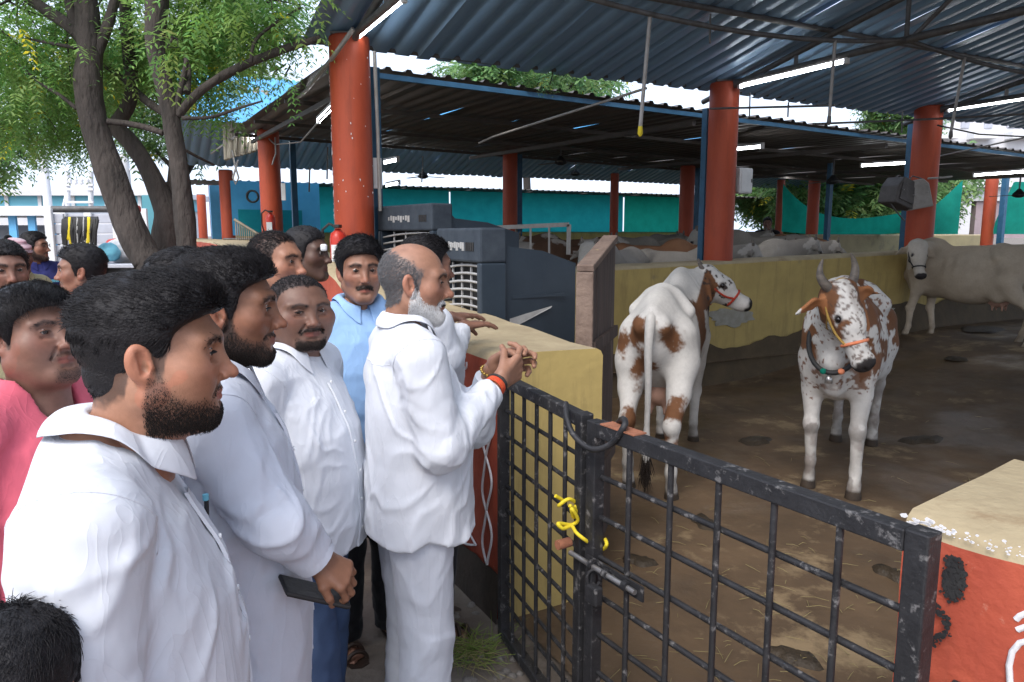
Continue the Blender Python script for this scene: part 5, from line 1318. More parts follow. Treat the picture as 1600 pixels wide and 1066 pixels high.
# ---------------- clothed figure (person frame: facing +Y, feet at z = 0, 1.72 m tall)
TZ = [.60, .78, .90, 1.05, 1.20, 1.32, 1.395, 1.44, 1.475, 1.52]
def torso_sdf(P, o, off=0., hem=None, loose=1.):
    fat = o.get('fat', 0); b = o.get('belly', 0); lw = .018 * loose
    w = lerp_tab(P[:, 2], TZ, [.185 + lw, .188 + lw, .182 + lw, .176 + lw * .8, .182 + lw * .6, .180 + lw * .4, .150, .095, .066, .058]) * (1 + .10 * fat)
    fr = lerp_tab(P[:, 2], TZ, [.125 + lw, .130 + lw + b * .6, .130 + lw + b * .9, .122 + lw + b, .118 + lw + b * .7, .104 + lw * .5 + b * .2, .078, .058, .050, .046]) * (1 + .06 * fat)
    bk = lerp_tab(P[:, 2], TZ, [.125 + lw, .130 + lw, .122 + lw, .108 + lw, .112 + lw * .7, .114, .100, .084, .070, .066]) * (1 + .06 * fat)
    w, fr, bk = w + off, fr + off, bk + off; dep = np.where(P[:, 1] > 0, fr, bk)
    k = (np.abs(P[:, 0] / w) ** 2.4 + np.abs(P[:, 1] / dep) ** 2.4) ** (1 / 2.4)
    d = (k - 1) * np.minimum(w, dep) * .9
    Q = P.copy(); Q[:, 0] = np.abs(Q[:, 0])
    d = smin(d, s_rc(Q, (.055, -.012, 1.435), (.175 * (1 + .08 * fat), -.012, 1.392), .048 + off, .062 + off), .05)
    d = smax(d, P[:, 2] - 1.505, .02)
    return d
def folds(P, seed, amp):
    """pulled and draped cloth: long creases, finer near the joints"""
    c, s = math.cos(.6), math.sin(.6)
    a = P @ np.array([[c, 0, -s], [0, 1, 0], [s, 0, c]], f32); b = P @ np.array([[1, 0, 0], [0, c, s], [0, -s, c]], f32)
    w = (fbm(P * 4, 2, seed + 5) - .5)[:, None] * .22
    r1 = 1 - np.abs(2 * fbm((a + w) * np.array([9, 7, 2.0], f32), 2, seed) - 1); r2 = 1 - np.abs(2 * fbm((b + w) * np.array([8, 10, 2.4], f32), 2, seed + 1) - 1)
    r3 = fbm(P * np.array([7, 7, 2.4], f32), 2, seed + 2) - .5; k = .35 + .65 * np.clip((vnoise(P * 5, seed + 9) - .25) * 2, 0, 1)
    return -amp * (.75 * k * np.clip((r1 - .80) / .20, 0, 1) ** 1.4 + .65 * k * np.clip((r2 - .82) / .18, 0, 1) ** 1.4 + r3 * .75)
def sleeve_sdf(P, sh, el, wr, o, end=1.0, seed=0, loose=0, amp=.008):
    fat = o.get('fat', 0)
    sh, el, wr = A3(sh), A3(el), A3(wr)
    if end <= .5:
        e2 = sh + (el - sh) * (end * 2); d = s_rc(P, sh, e2, .070 + .01 * fat + loose, .068 + .012 * fat + loose)
        n = (el - sh) / np.linalg.norm(el - sh); d = smax(d, (P - e2) @ n - .0, .008)
    else:
        e2 = el + (wr - el) * min(1, (end - .5) * 2)
        d = s_rc(P, sh, el, .070 + .01 * fat + loose, .058 + .01 * fat + loose)
        d = smin(d, s_rc(P, el, e2, .060 + .01 * fat + loose, .042 + .004 * fat + loose * .6), .03)
        n = (wr - el) / np.linalg.norm(wr - el); d = smax(d, (P - e2) @ n, .006)
    # ring creases bunching round the elbow and above the cuff
    ax = (el - sh) / np.linalg.norm(el - sh); t = (P - sh) @ ax
    ph = fbm(P * 9, 2, seed) * 9
    near = np.exp(-(np.linalg.norm(P - el, axis=1) / .11) ** 2) + .5 * np.exp(-(np.linalg.norm(P - wr, axis=1) / .09) ** 2) + .35
    d = d - amp * .32 * near * (np.abs(np.sin(t * 36 + ph)) ** 1.5 - .5)
    return d
def person(label, head, yaw, o, group=None):
    """head: where the middle of the head is; yaw: way the chest faces, degrees from +X"""
    hx, hy, hz = head; sc = hz / 1.592; rz = RAD(yaw - 90)
    R_ = Matrix.Rotation(rz, 3, 'Z')
    off = R_ @ Vector((0, o.get('fwd', .025), 0)) * sc
    root = thing('person', label, o.get('cat', 'man'), (hx - off.x, hy - off.y, 0), rz, group); root.scale = (sc,) * 3
    Ri = R_.transposed()
    def loc(p): q = Ri @ (Vector(p) - root.location) / sc; return q
    fat = o.get('fat', 0); hr = o.get('res', .0042); det = o.get('detail', 1)
    SX = .190 * (1 + .08 * fat)
    arms = {}
    for s, key in ((1, 'R'), (-1, 'L')):
        a = o.get(key)
        sh = Vector((s * SX, -.012, 1.385))
        if a is None: el, wr = Vector((s * (SX + .055), -.035, 1.105)), Vector((s * (SX + .045), .045, .865))
        else: el, wr = loc(a[0]), loc(a[1])
        arms[key] = (sh, el, wr)
    # --- skin: body core, arms, legs and feet, then the finer head and hands, all one mesh
    legs = {}
    for s, key in ((1, 'R'), (-1, 'L')):
        k = o.get('leg' + key, (0, 0)); legs[key] = (Vector((s * .088, 0, .90)), Vector((s * (.098 + .01 * fat), .02 + k[0] * .5, .48)), Vector((s * (.105 + .01 * fat), -.02 + k[0], .075)))
    def body(P):
        d = torso_sdf(P, o, -.016, loose=0); d = smax(d, .80 - P[:, 2], .02)
        for key in 'RL':
            sh, el, wr = arms[key]; d = smin(d, s_rc(P, sh, el, .052, .040), .03); d = smin(d, s_rc(P, el, wr, .040 + .006 * fat, .027 + .004 * fat), .02)
            h, kn, an = legs[key]; d = smin(d, s_rc(P, h, kn, .082, .056), .03); d = smin(d, s_rc(P, kn, an, .055, .036), .03)
            d = smin(d, s_rc(P, an + Vector((0, -.025, -.04)), an + Vector((0, .12, -.048)), .034, .026), .03)
            for q in range(5): d = smin(d, s_rc(P, an + Vector(((q - 2) * .016, .12, -.052)), an + Vector(((q - 2) * .0185, .175 - .008 * abs(q - (1 if key == 'L' else 3)) * 1.3, -.056)), .012, .009), .006)
        return d
    al = np.array([list(p) for a in arms.values() for p in a]); lo = np.minimum(al.min(0) - .09, [-.33, -.26, .0]); hi = np.maximum(al.max(0) + .09, [.33, .33, 1.53]); lo[2] = -.03
    v, f = extract(body, lo, hi, .0135 if det < 2 else .011)
    parts = [(v, f, np.array(o['skin'], f32) * (.9 + .2 * fbm(v * 12, 2, 3))[:, None])]
    Rh = rot_head(RAD(o.get('hyaw', yaw) - yaw), RAD(o.get('pitch', 0)), RAD(o.get('roll', 0)))
    hc = np.array([0, o.get('fwd', .025), 1.592], f32); hs = o.get('hscale', 1.0); hvec = np.array([o.get('hw', 1.0), 1.0, o.get('hh', 1.0)], f32)
    hv, hf, hcx = build_head(o, hr); hp_ = (hv * hs * hvec) @ Rh.T + hc
    parts.append((hp_, hf, hcx))
    for s, key in ((1, 'R'), (-1, 'L')):
        sh, el, wr = arms[key]; hd = o.get('hand' + key)
        if hd: 
            fd, n, th = [Ri @ Vector(q) for q in hd[:3]]; hp = hand_prims(wr, fd, n, th, *hd[3:])
        else: 
            fd = (wr - el).normalized() + Vector((0, .1, -.3)); hp = hand_prims(wr, fd, Vector((-s, -.1, 0)), Vector((0, 1, 0)), (.25, .35, .25))
        a, b = prims_box(hp); fr_, fo_ = wr + (el - wr) * .3, wr
        v, f = extract(lambda P: smin(hand_sdf(P, hp), s_rc(P, fr_, fo_ + hp[1] * .012, .029 + .004 * fat, .0225), .02), np.minimum(a, np.array(fr_) - .03), np.maximum(b, np.array(fr_) + .03), .0026 if det >= 2 and hd else .0042)
        parts.append((v, f, np.array(o['skin'], f32) * (.88 + .24 * fbm(v * 30, 3, 3))[:, None]))
    v, f, c = join(parts); soft('body', v, f, c, M['skin'], root)
    # --- eyes
    for s in (1, -1):
        e = obj('eye', EYE, None, root); p = (np.array([s * .0315, .0725, .009], f32) * hs * hvec) @ Rh.T + hc
        gz = Matrix.Rotation(RAD(o.get('gaze', 0)), 3, 'Z')
        e.matrix_local = Matrix.Translation(Vector(p.tolist())) @ (Matrix(Rh.tolist()) @ gz).to_4x4() @ Matrix.Scale(.0130 * hs, 4)
    def place(vv): return (vv * hs * hvec) @ Rh.T + hc
    # --- hair
    r = np.random.default_rng(abs(hash(label)) % 99991 if False else sum(map(ord, label)))
    if o.get('style', 'full') == 'short' or o.get('style') == 'bald':
        hm_ = scalp_mask(hv, o); hn = vnormals(hv, hf); ns = o.get('strands', 3000); hm = M[o.get('hair_mat', 'hair')]
        i = r.choice(len(hv), ns, p=hm_ / hm_.sum()); nn = hn[i]; cmb = np.tile(np.array((0, -.6, -.35), f32), (ns, 1)) + r.normal(size=(ns, 3)) * .3
        tn = cmb - nn * (cmb * nn).sum(1)[:, None]; dd = tn + nn * o.get('lift', .4); dd /= np.linalg.norm(dd, axis=1)[:, None]
        strands('hair', place(hv[i] - nn * .001), dd @ Rh.T, o.get('slen', .012) * r.uniform(.6, 1.2, ns) * hs, (-nn * .3) @ Rh.T, .00055, hm, root, seed=4)
    elif o.get('style', 'full') != 'none':
        hv2, hf2 = extract(lambda P: hair_sdf(P, o), (-.13, -.15, -.115), (.13, .14, .18), .0048)
        hv2 = relax(hv2, hf2, 1, .4); hn = vnormals(hv2, hf2)
        hm = M[o.get('hair_mat', 'hair')]; hair = soft('hair', place(hv2), hf2, None, hm, root)
        ns = o.get('strands', 0)
        if ns:
            i = r.integers(0, len(hv2), ns); i = i[~((hv2[i][:, 1] > .03) & (hn[i][:, 2] < -.3))]; nn = hn[i]; sl_ = o.get('slen', .026)
            comb = np.tile(np.array(o.get('comb', (0, -.75, -.1)), f32), (len(i), 1)); side = hv2[i][:, 2] < .05
            comb[side] = np.array([0, -.55, -.8]); comb = comb + r.normal(size=comb.shape) * .13
            tq = hv2[i] * 9; comb += (np.stack([fbm(tq * 3, 2, 1), fbm(tq * 3, 2, 2), fbm(tq * 3, 2, 3)], 1) - .5) * .75
            tan = comb - nn * (comb * nn).sum(1)[:, None]; dd = tan + nn * (o.get('lift', .32) * (.62 + .38 * np.clip((hv2[i][:, 1] + .03) / .08, 0, 1)))[:, None]; dd /= np.linalg.norm(dd, axis=1)[:, None]
            lg = sl_ * r.uniform(.5, 1.15, len(i)) * np.where(hv2[i][:, 2] < .02, .45, 1.0)
            strands('strands', place(hv2[i] - nn * .002), dd @ Rh.T, lg * hs, (-nn * .22) @ Rh.T, o.get('srad', .0006), hm, hair, seed=4)
    # --- beard, moustache and brows as strands
    mz_ = beard_mask(hv, dict(beard='moustache'))
    for nm, mask, nst, ln_, mt, lift in (('moustache', mz_, 1100 if o.get('mous') else 0, .008, 'beard_dark', .4), ('beard', beard_mask(hv, o), o.get('bstr', 0), o.get('blen', .010), o.get('beard_mat', 'beard_dark'), .55), ('eyebrows', brow_mask(hv), 420 if o.get('strands', 0) else 0, .009, o.get('brow_mat', 'hair'), .25)):
        if nst and mask.sum() > 1:
            pr = mask / mask.sum(); i = r.choice(len(hv), nst, p=pr); hn_ = vnormals(hv, hf)[i]; p = hv[i]
            if nm != 'eyebrows': cm = np.stack([p[:, 0] * 4, .25 + 0 * p[:, 0], -1 + 0 * p[:, 0]], 1)
            else: cm = np.stack([np.sign(p[:, 0]), -.2 + 0 * p[:, 0], .15 + 0 * p[:, 0]], 1)
            cm = cm + r.normal(size=cm.shape) * .3; tn = cm - hn_ * (cm * hn_).sum(1)[:, None]; tn /= np.linalg.norm(tn, axis=1)[:, None] + 1e-6
            dd = tn + hn_ * lift; dd /= np.linalg.norm(dd, axis=1)[:, None]
            ll = ln_ * r.uniform(.6, 1.2, nst)
            if nm == 'beard' and o.get('chin_long'): ll = ll * (1 + o['chin_long'] * np.clip((-p[:, 2] - .07) / .04, 0, 1))
            strands(nm, place(p - hn_ * .001), dd @ Rh.T, ll * hs, (-hn_ * .15 + np.array([0, 0, -.15])) @ Rh.T, o.get('brad', .00042), M[mt], root, seed=5)
    if det >= 1:
        rt = []; dr = []
        for s in (1, -1):
            for xx in np.linspace(-.0118, .0118, 46):
                rt.append((s * .0315 + xx, .0725 + math.sqrt(max(.0145 ** 2 - xx * xx - .003 ** 2, 1e-6)), .0086 + .0027 * math.sqrt(max(0, 1 - (xx / .0126) ** 2)))); dr.append((xx * 18, .9, -.15))
        rt = np.array(rt, f32); dr = np.array(dr, f32); dr /= np.linalg.norm(dr, axis=1)[:, None]
        strands('eyelashes', place(rt), dr @ Rh.T, .0050 * np.ones(len(rt)) * hs, np.tile(np.array([0, 0, -.15], f32), (len(rt), 1)), .0006, M['hair'], root, seed=6)
    # --- shirt
    hem = o.get('hem', .80); amp = o.get('fold', .010); end = o.get('sleeve', .93); sd = o.get('seed', 1); sm_ = M[o.get('shirt', 'white_shirt')]
    def shirt(P):
        d = torso_sdf(P, o, .006)
        for key in 'RL': d = smin(d, sleeve_sdf(P, *arms[key], o, end, sd, o.get('sl_loose', .0), amp), .018)
        d = d + folds(P, sd, amp) * np.clip((1.44 - P[:, 2]) / .08, .1, 1)
        d = smax(d, hem + .012 * np.sin(P[:, 0] * 11 + 1) + .03 * np.clip(1 - np.abs(P[:, 1]) / .08, 0, 1) * (np.abs(P[:, 0]) > .12) - P[:, 2], .008)
        nr = np.sqrt(P[:, 0] ** 2 + ((P[:, 1] + .005) * .95) ** 2)
        op = o.get('neck_open', 0)
        d = smax(d, P[:, 2] - 1.478 + .55 * np.maximum(P[:, 1], 0) if op == 0 else -s_rc(P, (0, -.03, 1.62), (0, .035, 1.405), .085, .080), .010)
        return d
    lo2 = np.minimum(al.min(0) - .15, [-.31, -.26, hem - .05]); hi2 = np.maximum(al.max(0) + .15, [.31, .34, 1.53]); lo2[2] = min(hem - .04, al.min(0)[2] - .15); hi2[2] = 1.53
    sres = {2: .0062, 1: .0085, 0: .012}[det]
    v, f = extract(shirt, lo2, hi2, sres); v = relax(v, f, 1, .4); so_ = soft('shirt', v, f, None, sm_, root)
    o = dict(o); o['_shirt'] = lambda P: smin(torso_sdf(P, o, .006), np.minimum(sleeve_sdf(P, *arms['R'], o, end, sd, 0, 0), sleeve_sdf(P, *arms['L'], o, end, sd, 0, 0)), .035) + folds(P, sd, amp) * np.clip((1.44 - P[:, 2]) / .08, .1, 1)
    if det >= 2:
        def project(Q):
            Q = np.array(Q, f32)
            for _ in range(8):
                d_ = shirt(Q); g_ = np.stack([shirt(Q + np.array(ax, f32) * .003) - d_ for ax in ((1, 0, 0), (0, 1, 0), (0, 0, 1))], 1) / .003
                Q = Q - np.clip(d_, -.03, .03)[:, None] * g_ / (np.linalg.norm(g_, axis=1)[:, None] ** 2 + .2)
            return [tuple(map(float, q)) for q in Q]
        for key in 'RL':
            sh, el, wr = arms[key]; s_ = 1 if key == 'R' else -1; cn = sh + Vector((-s_ * .006, 0, .0)); ax = ((el - sh).normalized() + Vector((s_ * 1.1, 0, 0))).normalized(); xx = ax.cross(Vector((0, 1, 0))).normalized(); yy = ax.cross(xx)
            MB().tube(project([cn + (xx * math.cos(k) + yy * math.sin(k)) * .085 for k in np.linspace(0, 6.283, 40)]), .0017, 5, False).build('seam', sm_, so_)
        MB().tube(project([Vector((xq, -.13, 1.36)) for xq in np.linspace(-.15, .15, 24)]), .0014, 5, False).build('seam', sm_, so_)
    if o.get('collar', 1): collar(root, so_, sm_, o)
    if o.get('placket', 1) and det >= 1:
        pts = []; vs_y = []
        sel = v[np.abs(v[:, 0]) < .012]; 
        for z in np.linspace(hem + .015, 1.36, 34):
            q = sel[np.abs(sel[:, 2] - z) < .012]; vs_y.append(q[:, 1].max() if len(q) else (vs_y[-1] if vs_y else .15)); pts.append(z)
        vs_y = np.convolve(np.pad(vs_y, 1, 'edge'), [.25, .5, .25], 'valid')
        mb = MB(); W_ = .017
        ring = []
        for z, y in zip(pts, vs_y): ring.append([Vector((-W_, y - .004, z)), Vector((-W_, y + .0025, z)), Vector((W_, y + .0025, z)), Vector((W_, y - .004, z))])
        k0 = len(mb.v); mb.v += [tuple(q) for rr in ring for q in rr]
        for i in range(len(ring) - 1):
            for j in range(3): mb.f.append([k0 + i * 4 + j, k0 + i * 4 + j + 1, k0 + (i + 1) * 4 + j + 1, k0 + (i + 1) * 4 + j]); mb.sm.append(False)
        mb.build('placket', sm_, so_)
        for z in np.arange(hem + .08, 1.36, .098):
            y = float(np.interp(z, pts, vs_y)); MB().tube([(0, y + .001, z), (0, y + .0055, z)], .0052, 10).build('button', M['white_plastic'], so_)
    if o.get('pocket'):
        px_ = -.085; mb = MB()
        q = v[(np.abs(v[:, 0] - px_) < .05) & (np.abs(v[:, 2] - 1.24) < .07) & (v[:, 1] > 0)]
        def sy(x, z):
            w_ = np.exp(-(((q[:, 0] - x) ** 2 + (q[:, 2] - z) ** 2) / .00025)); return float((w_ * q[:, 1]).sum() / (w_.sum() + 1e-9))
        mb.grid(lambda a, b: (px_ - .048 + .096 * a, sy(px_ - .048 + .096 * a, 1.185 + .11 * b) + .0035, 1.185 + .11 * b), 8, 8)
        po = mb.build('pocket', sm_, so_); sl__ = po.modifiers.new('thick', 'SOLIDIFY'); sl__.thickness = .003
        y = sy(px_ - .01, 1.29); MB().tube([(px_ - .01, y + .008, 1.235), (px_ - .01, y + .010, 1.305)], .0042, 8).build('pen_clip', M['black'], so_); MB().tube([(px_ - .01, y + .009, 1.305), (px_ - .01, y + .009, 1.316)], .0055, 8).build('pen_cap', M[o.get('pen', 'water_blue')], so_)
    # cuffs
    if end > .8 and det >= 1:
        for key in 'RL':
            sh, el, wr = arms[key]; d = (wr - el).normalized(); p = el + (wr - el) * ((end - .5) * 2); rr = .0445 + .004 * fat + o.get('sl_loose', 0) * .6
            MB().tube([p - d * .048, p - d * .024, p + d * .006], [rr + .002, rr + .003, rr + .001], 20).build('cuff', sm_, so_)
    # --- trousers
    tm = M[o.get('trousers', 'black_cloth')]; ta = .007
    def trous(P):
        Q = P.copy(); d = s_ell(P, (0, 0, .92), (.168 + .02 * fat, .118 + .03 * fat, .15))
        for key in 'RL':
            h, kn, an = legs[key]; d = smin(d, s_rc(P, h, kn, .106 + .012 * fat, .083), .03); d = smin(d, s_rc(P, kn, an + Vector((0, .01, -.02)), .082, .074), .02)
        d = smax(d, P[:, 2] - min(1.0, hem + .18), .01); d = smax(d, .045 - P[:, 2], .006)
        low = np.clip((.35 - P[:, 2]) / .3, 0, 1)
        return d + folds(P, sd + 7, ta) - .004 * (.2 + low) * np.sin(P[:, 2] * 60 + fbm(P * 8, 2, sd) * 14)
    ky = max(0, max(o.get('legR', (0, 0))[0], o.get('legL', (0, 0))[0])); kb = min(0, min(o.get('legR', (0, 0))[0], o.get('legL', (0, 0))[0]))
    v, f = extract(trous, (-.26, -.22 + kb, .0), (.26, .22 + ky, 1.06), {2: .0085, 1: .011, 0: .015}[det]); soft('trousers', v, f, None, tm, root)
    # --- sandals
    for key in 'RL':
        an = legs[key][2]; mb = MB(); c_ = an + Vector((0, .075, -.072))
        prof = [(-.036, -.10), (-.042, -.02), (-.040, .05), (-.047, .09), (-.038, .125), (0, .142), (.038, .125), (.047, .09), (.040, .05), (.042, -.02), (.036, -.10), (0, -.118)]
        s = mb.prism([c_ + Vector((x, y, -.002)) for x, y in prof], (0, 0, .018)).build('sandal', M['leather'], root)
        for yy, hh in ((.04, .058), (.085, .046)): MB().tube([c_ + Vector((.044 * math.cos(a), yy + .0 * a, .01 + hh * math.sin(a))) for a in np.linspace(0, math.pi, 12)], .009, 6).build('strap', M['leather'], s)
    return root, loc, sc
def collar(root, so_, m, o):
    """shirt collar: a standing band and a turned-down leaf with two points"""
    fat = o.get('fat', 0); rn = .0635 + .012 * fat; op = o.get('neck_gap', .55)
    n = 44; V_ = []; K = 8
    for i in range(n + 1):
        u = 2 * i / n - 1; a = u * (math.pi - op * .42); back = math.cos(a)
        fx, fy = math.sin(a), -math.cos(a)
        fr_ = (1 - back) / 2                                        # 0 at the nape, 1 at the throat
        zt = 1.512 - .046 * fr_; tip = float(np.clip((abs(u) - .62) / .38, 0, 1)) ** 1.3
        ctr = Vector((0, -.016 + .010 * fr_ + (o.get('fwd', .025) - .025) * .8, 0))
        for j in range(K):
            q = j / (K - 1)
            if q < .30: rr, z, ex = rn - .002, zt - .045 + .045 * (q / .30), 0
            else:
                w = (q - .30) / .70; rr = rn + .003 + .004 * math.sin(min(1, w * 2) * 1.57) + .010 * w; z = zt + .003 * math.sin(w * 3.14) - (.050 + .036 * tip) * w; ex = tip * .018 * w
            if q < .62: rr -= (.010 + .18 * (o.get('fwd', .025) - .025)) * (back + 1) / 2
            V_.append(list(ctr + Vector((fx * rr + math.copysign(ex * .45, fx), fy * rr + ex * .5, z))))
    V_ = np.array(V_, f32); row = np.arange(len(V_)) % K
    for _ in range(5):                                              # rest the leaf on the shirt
        d = o['_shirt'](V_); e_ = .004
        g = np.stack([o['_shirt'](V_ + np.array(ax, f32) * e_) - d for ax in ((1, 0, 0), (0, 1, 0), (0, 0, 1))], 1) / e_
        V_ = V_ + (np.clip(.0055 - d, 0, .05) * (row >= 3))[:, None] * g * .8
    V_ = [tuple(map(float, q)) for q in V_]
    F_ = [[i * K + j, (i + 1) * K + j, (i + 1) * K + j + 1, i * K + j + 1] for i in range(n) for j in range(K - 1)]
    mb = MB(); mb.add(V_, F_, True); c = mb.build('collar', m, so_)
    s = c.modifiers.new('thick', 'SOLIDIFY'); s.thickness = .0028; s.offset = 0
    b = c.modifiers.new('smooth', 'SUBSURF'); b.levels = b.render_levels = 1
# ------------------------------------------------------------ the men
SK = {'A': (.36, .18, .112), 'B': (.24, .115, .07), 'C': (.16, .085, .06), 'D': (.32, .165, .108), 'E': (.26, .13, .085), 'P': (.20, .105, .075)}
base_full = dict(hair_t=.012, hair_top=.030)
hA = W(243, 554, 1.15)
person('man nearest the camera in white shirt, black hair and trimmed beard, in profile', hA, 24,
       dict(skin=SK['A'], hyaw=19, pitch=-3, beard='high', bstr=9000, blen=.0042, chin_long=1.3, stubble=.55, hair_t=.004, hair_top=.020, quiff=.022, strands=18000, slen=.022, comb=(0, -.8, .25), lift=.35, belly=.045, fat=.55, fwd=.085, hh=.94, res=.0027, detail=2, hem=.70, fold=.011, pocket=1, seed=3, trousers='black_cloth', nose=1.1, sl_loose=.010, open=1.0, hscale=1.03))
hB = W(357, 484, 1.58)
pB = W(492, 872, 1.44)
person('man in white shirt with thick dark beard holding a phone, second from the camera', hB, 20,
       dict(skin=SK['B'], hyaw=13, pitch=-3, beard='high', bstr=7000, blen=.0055, chin_long=1.0, stubble=.78, hair_t=.007, hair_top=.019, quiff=.012, strands=12000, slen=.020, comb=(0, -.5, .3), lift=.4, belly=.02, fat=.0, res=.0034, detail=2, hem=.70, fold=.010, seed=11, shirt='white_shirt2', nose=1.15, frown=1, hh=.96, sl_loose=.003, R=(W(430, 815, 1.38), pB), sleeve=.97,
            handR=((.75, .1, -.55), (-.25, .5, -.8), (.3, -.8, -.3), (.75, .8, .5), .05, None, .86)))
hC = W(468, 486, 2.28)
person('stout man in white shirt with receding hair, looking towards the camera', hC, -12,
       dict(skin=SK['C'], hyaw=-50, pitch=-2, beard='goatee', gw=.046, bstr=4200, blen=.006, stubble=.70, hw=1.2, hh=.93, style='short', recede=.016, strands=7000, slen=.012, lift=.6, belly=.06, fat=.9, res=.0034, detail=2, hem=.79, fold=.010, seed=21, trousers='jeans', gaze=-16, neck_gap=1.1, legR=(.12, 0), hscale=1.02))
hD = W(648, 442, 2.30)
wrR, wrL = W(778, 598, 2.36), W(768, 575, 2.56)
root_D, locD, scD = person('bald man with white beard in white shirt and trousers, hands clasped over the gate', hD, 22,
       dict(skin=SK['D'], hyaw=4, pitch=-4, hw=1.04, mous=1, frown=1, beard='high', bstr=9000, blen=.009, chin_long=.9, beard_mat='beard_white', stubble=.55, stubble_col=(.42, .41, .40), style='bald', scalp=.75, scalp_col=(.12, .115, .115), hair_mat='hair_grey', strands=7000, slen=.012, lift=.5, belly=.04, fat=.2, res=.0032, detail=2, hem=.80, fold=.010, seed=31, trousers='white_trouser', pocket=1, nose=1.2, sl_loose=.006,
            R=(W(688, 700, 2.10), wrR), L=(W(742, 668, 2.66), wrL), sleeve=.91,
            handR=((.62, .62, .38), (-.55, .75, .30), (-.1, .15, 1), ((.5, .8, .5), (.7, .95, .5), (.75, 1.0, .6), (.8, 1.0, .6)), .04, (.3, .8, .5), 1.18),
            handL=((.86, -.30, .34), (-.25, -.75, -.35), (-.25, .1, .95), ((.35, .75, .5), (.25, .6, .5), (.3, .65, .5), (.45, .8, .5)), .05, (.35, .5, .4), 1.18)))
hE = W(563, 425, 2.95)
person('man with moustache in light blue shirt facing the camera', hE, -58,
       dict(skin=SK['E'], hyaw=-68, pitch=0, beard='moustache', bstr=900, blen=.007, stubble=.8, hair_t=.013, hair_top=.028, strands=5000, slen=.03, comb=(.5, .2, -.2), lift=.3, fat=.1, belly=.02, res=.0038, detail=1, hem=.80, seed=41, shirt='blue_shirt', trousers='black_cloth', fold=.009))
hF = W(432, 412, 2.86)
person('man with short hair behind the stout man, looking to the right', hF, 10,
       dict(skin=(.33, .16, .10), hyaw=-14, pitch=0, beard='none', style='short', recede=.006, strands=6000, slen=.018, lift=.5, fat=.1, res=.0040, detail=1, hem=.8, seed=51, shirt='white_shirt2', nose=1.15))
hG = W(480, 398, 3.55)
pg, lg, sg = person('dark faced man with a white patch on his temple, half hidden', hG, 10, dict(skin=(.10, .055, .04), hyaw=-10, hair_t=.008, hair_top=.014, strands=4000, srad=.001, slen=.014, res=.0048, detail=0, seed=52, shirt='khaki'))
MB().box((.060, .105, 1.625), (.03, .03, .032)).build('white_patch', M['white_plastic'], pg, bevel=.008)
hH = W(668, 420, 3.05); wH = W(700, 496, 3.36)
person('man hidden behind the bald man, one hand on the wall top', hH, 25, dict(skin=(.22, .11, .075), hyaw=30, hair_t=.012, hair_top=.022, strands=6000, slen=.025, srad=.001, res=.0045, detail=0, seed=53, L=(W(690, 560, 3.25), wH), R=(W(700, 560, 2.9), W(722, 510, 3.12)), handR=((.7, .5, .05), (0, 0, -1), (-.6, .6, 0), (.15, .3, .2), .15), handL=((.7, .4, .05), (0, 0, -1), (.5, -.8, 0), (.15, .3, .2), .15)))
hP = W(58, 527, 1.84)
person('stout young man in pink t-shirt looking up to the right', hP, -6,
       dict(skin=SK['P'], hyaw=-22, pitch=9, roll=0, beard='goatee', bstr=900, blen=.004, stubble=.35, hw=1.08, hair_t=.012, hair_top=.024, quiff=.006, strands=9000, slen=.036, comb=(.4, .6, -.2), lift=.25, hscale=1.05, fat=.8, belly=.06, res=.0034, detail=1, hem=.82, shirt='pink_tee', sleeve=.42, collar=0, placket=0, neck_open=.9, seed=61, trousers='jeans', mouth=.001, fold=.008))
hL = W(8, 425, 3.1)
person('man with dark moustache at the left edge of the picture', hL, -35, dict(skin=(.20, .10, .07), hyaw=-42, beard='moustache', bstr=900, blen=.009, stubble=.8, hair_t=.010, hair_top=.018, strands=6000, srad=.001, slen=.02, res=.0042, detail=1, hem=.8, shirt='khaki', seed=62))
hT = W(27, 402, 5.2)
pt_, lt_, st_ = person('man with a striped cloth tied round his head, in a khaki shirt', hT, -20, dict(skin=(.12, .065, .05), hyaw=-25, style='none', res=.005, detail=0, shirt='khaki', seed=63, beard='none'))
M['wrap'] = mat('striped_head_cloth', (.5, .42, .45), (.35, .12, .16), .9, 26, 0, .3, stretch=(.2, .2, 1.5))
def wrapd(P): return smax(s_ell(P, (0, -.014, .045), (.092, .114, .088)) - .006 * np.sin(P[:, 2] * 160 + P[:, 1] * 40), .028 - P[:, 2] + .05 * (P[:, 1] < -9), .01)
v, f = extract(wrapd, (-.13, -.15, .0), (.13, .13, .16), .006); soft('head_cloth', v @ rot_head(RAD(-5), 0, 0).T + np.array([0, .025, 1.592], f32), f, None, M['wrap'], pt_)
hN = W(55, 386, 6.6)
pn_, ln_, sn_ = person('bearded man in a navy polo shirt and spectacles beside the truck', hN, -30, dict(skin=(.27, .13, .085), hyaw=10, beard='high', bstr=1200, stubble=.8, blen=.01, hair_t=.009, hair_top=.018, strands=5000, srad=.0012, slen=.02, res=.0046, detail=1, hem=.86, shirt='navy', sleeve=.44, seed=64, trousers='black_cloth', fat=.3, belly=.03))
MB().box((-.07, .155, 1.30), (.06, .012, .022)).build('chest_print', M['water_blue'], pn_)
mb = MB()
for s in (1, -1):
    mb.tube([(s * .032 + .021 * math.cos(a), .108 - .012 * abs(math.cos(a)) * (s * math.cos(a) > 0), .012 + .015 * math.sin(a)) for a in np.linspace(0, 6.283, 17)], .0016, 5, False); mb.tube([(s * .053, .098, .016), (s * .08, .05, .016), (s * .084, -.01, .014)], .0016, 5, False)
mb.tube([(-.011, .109, .014), (.011, .109, .014)], .0016, 5, False)
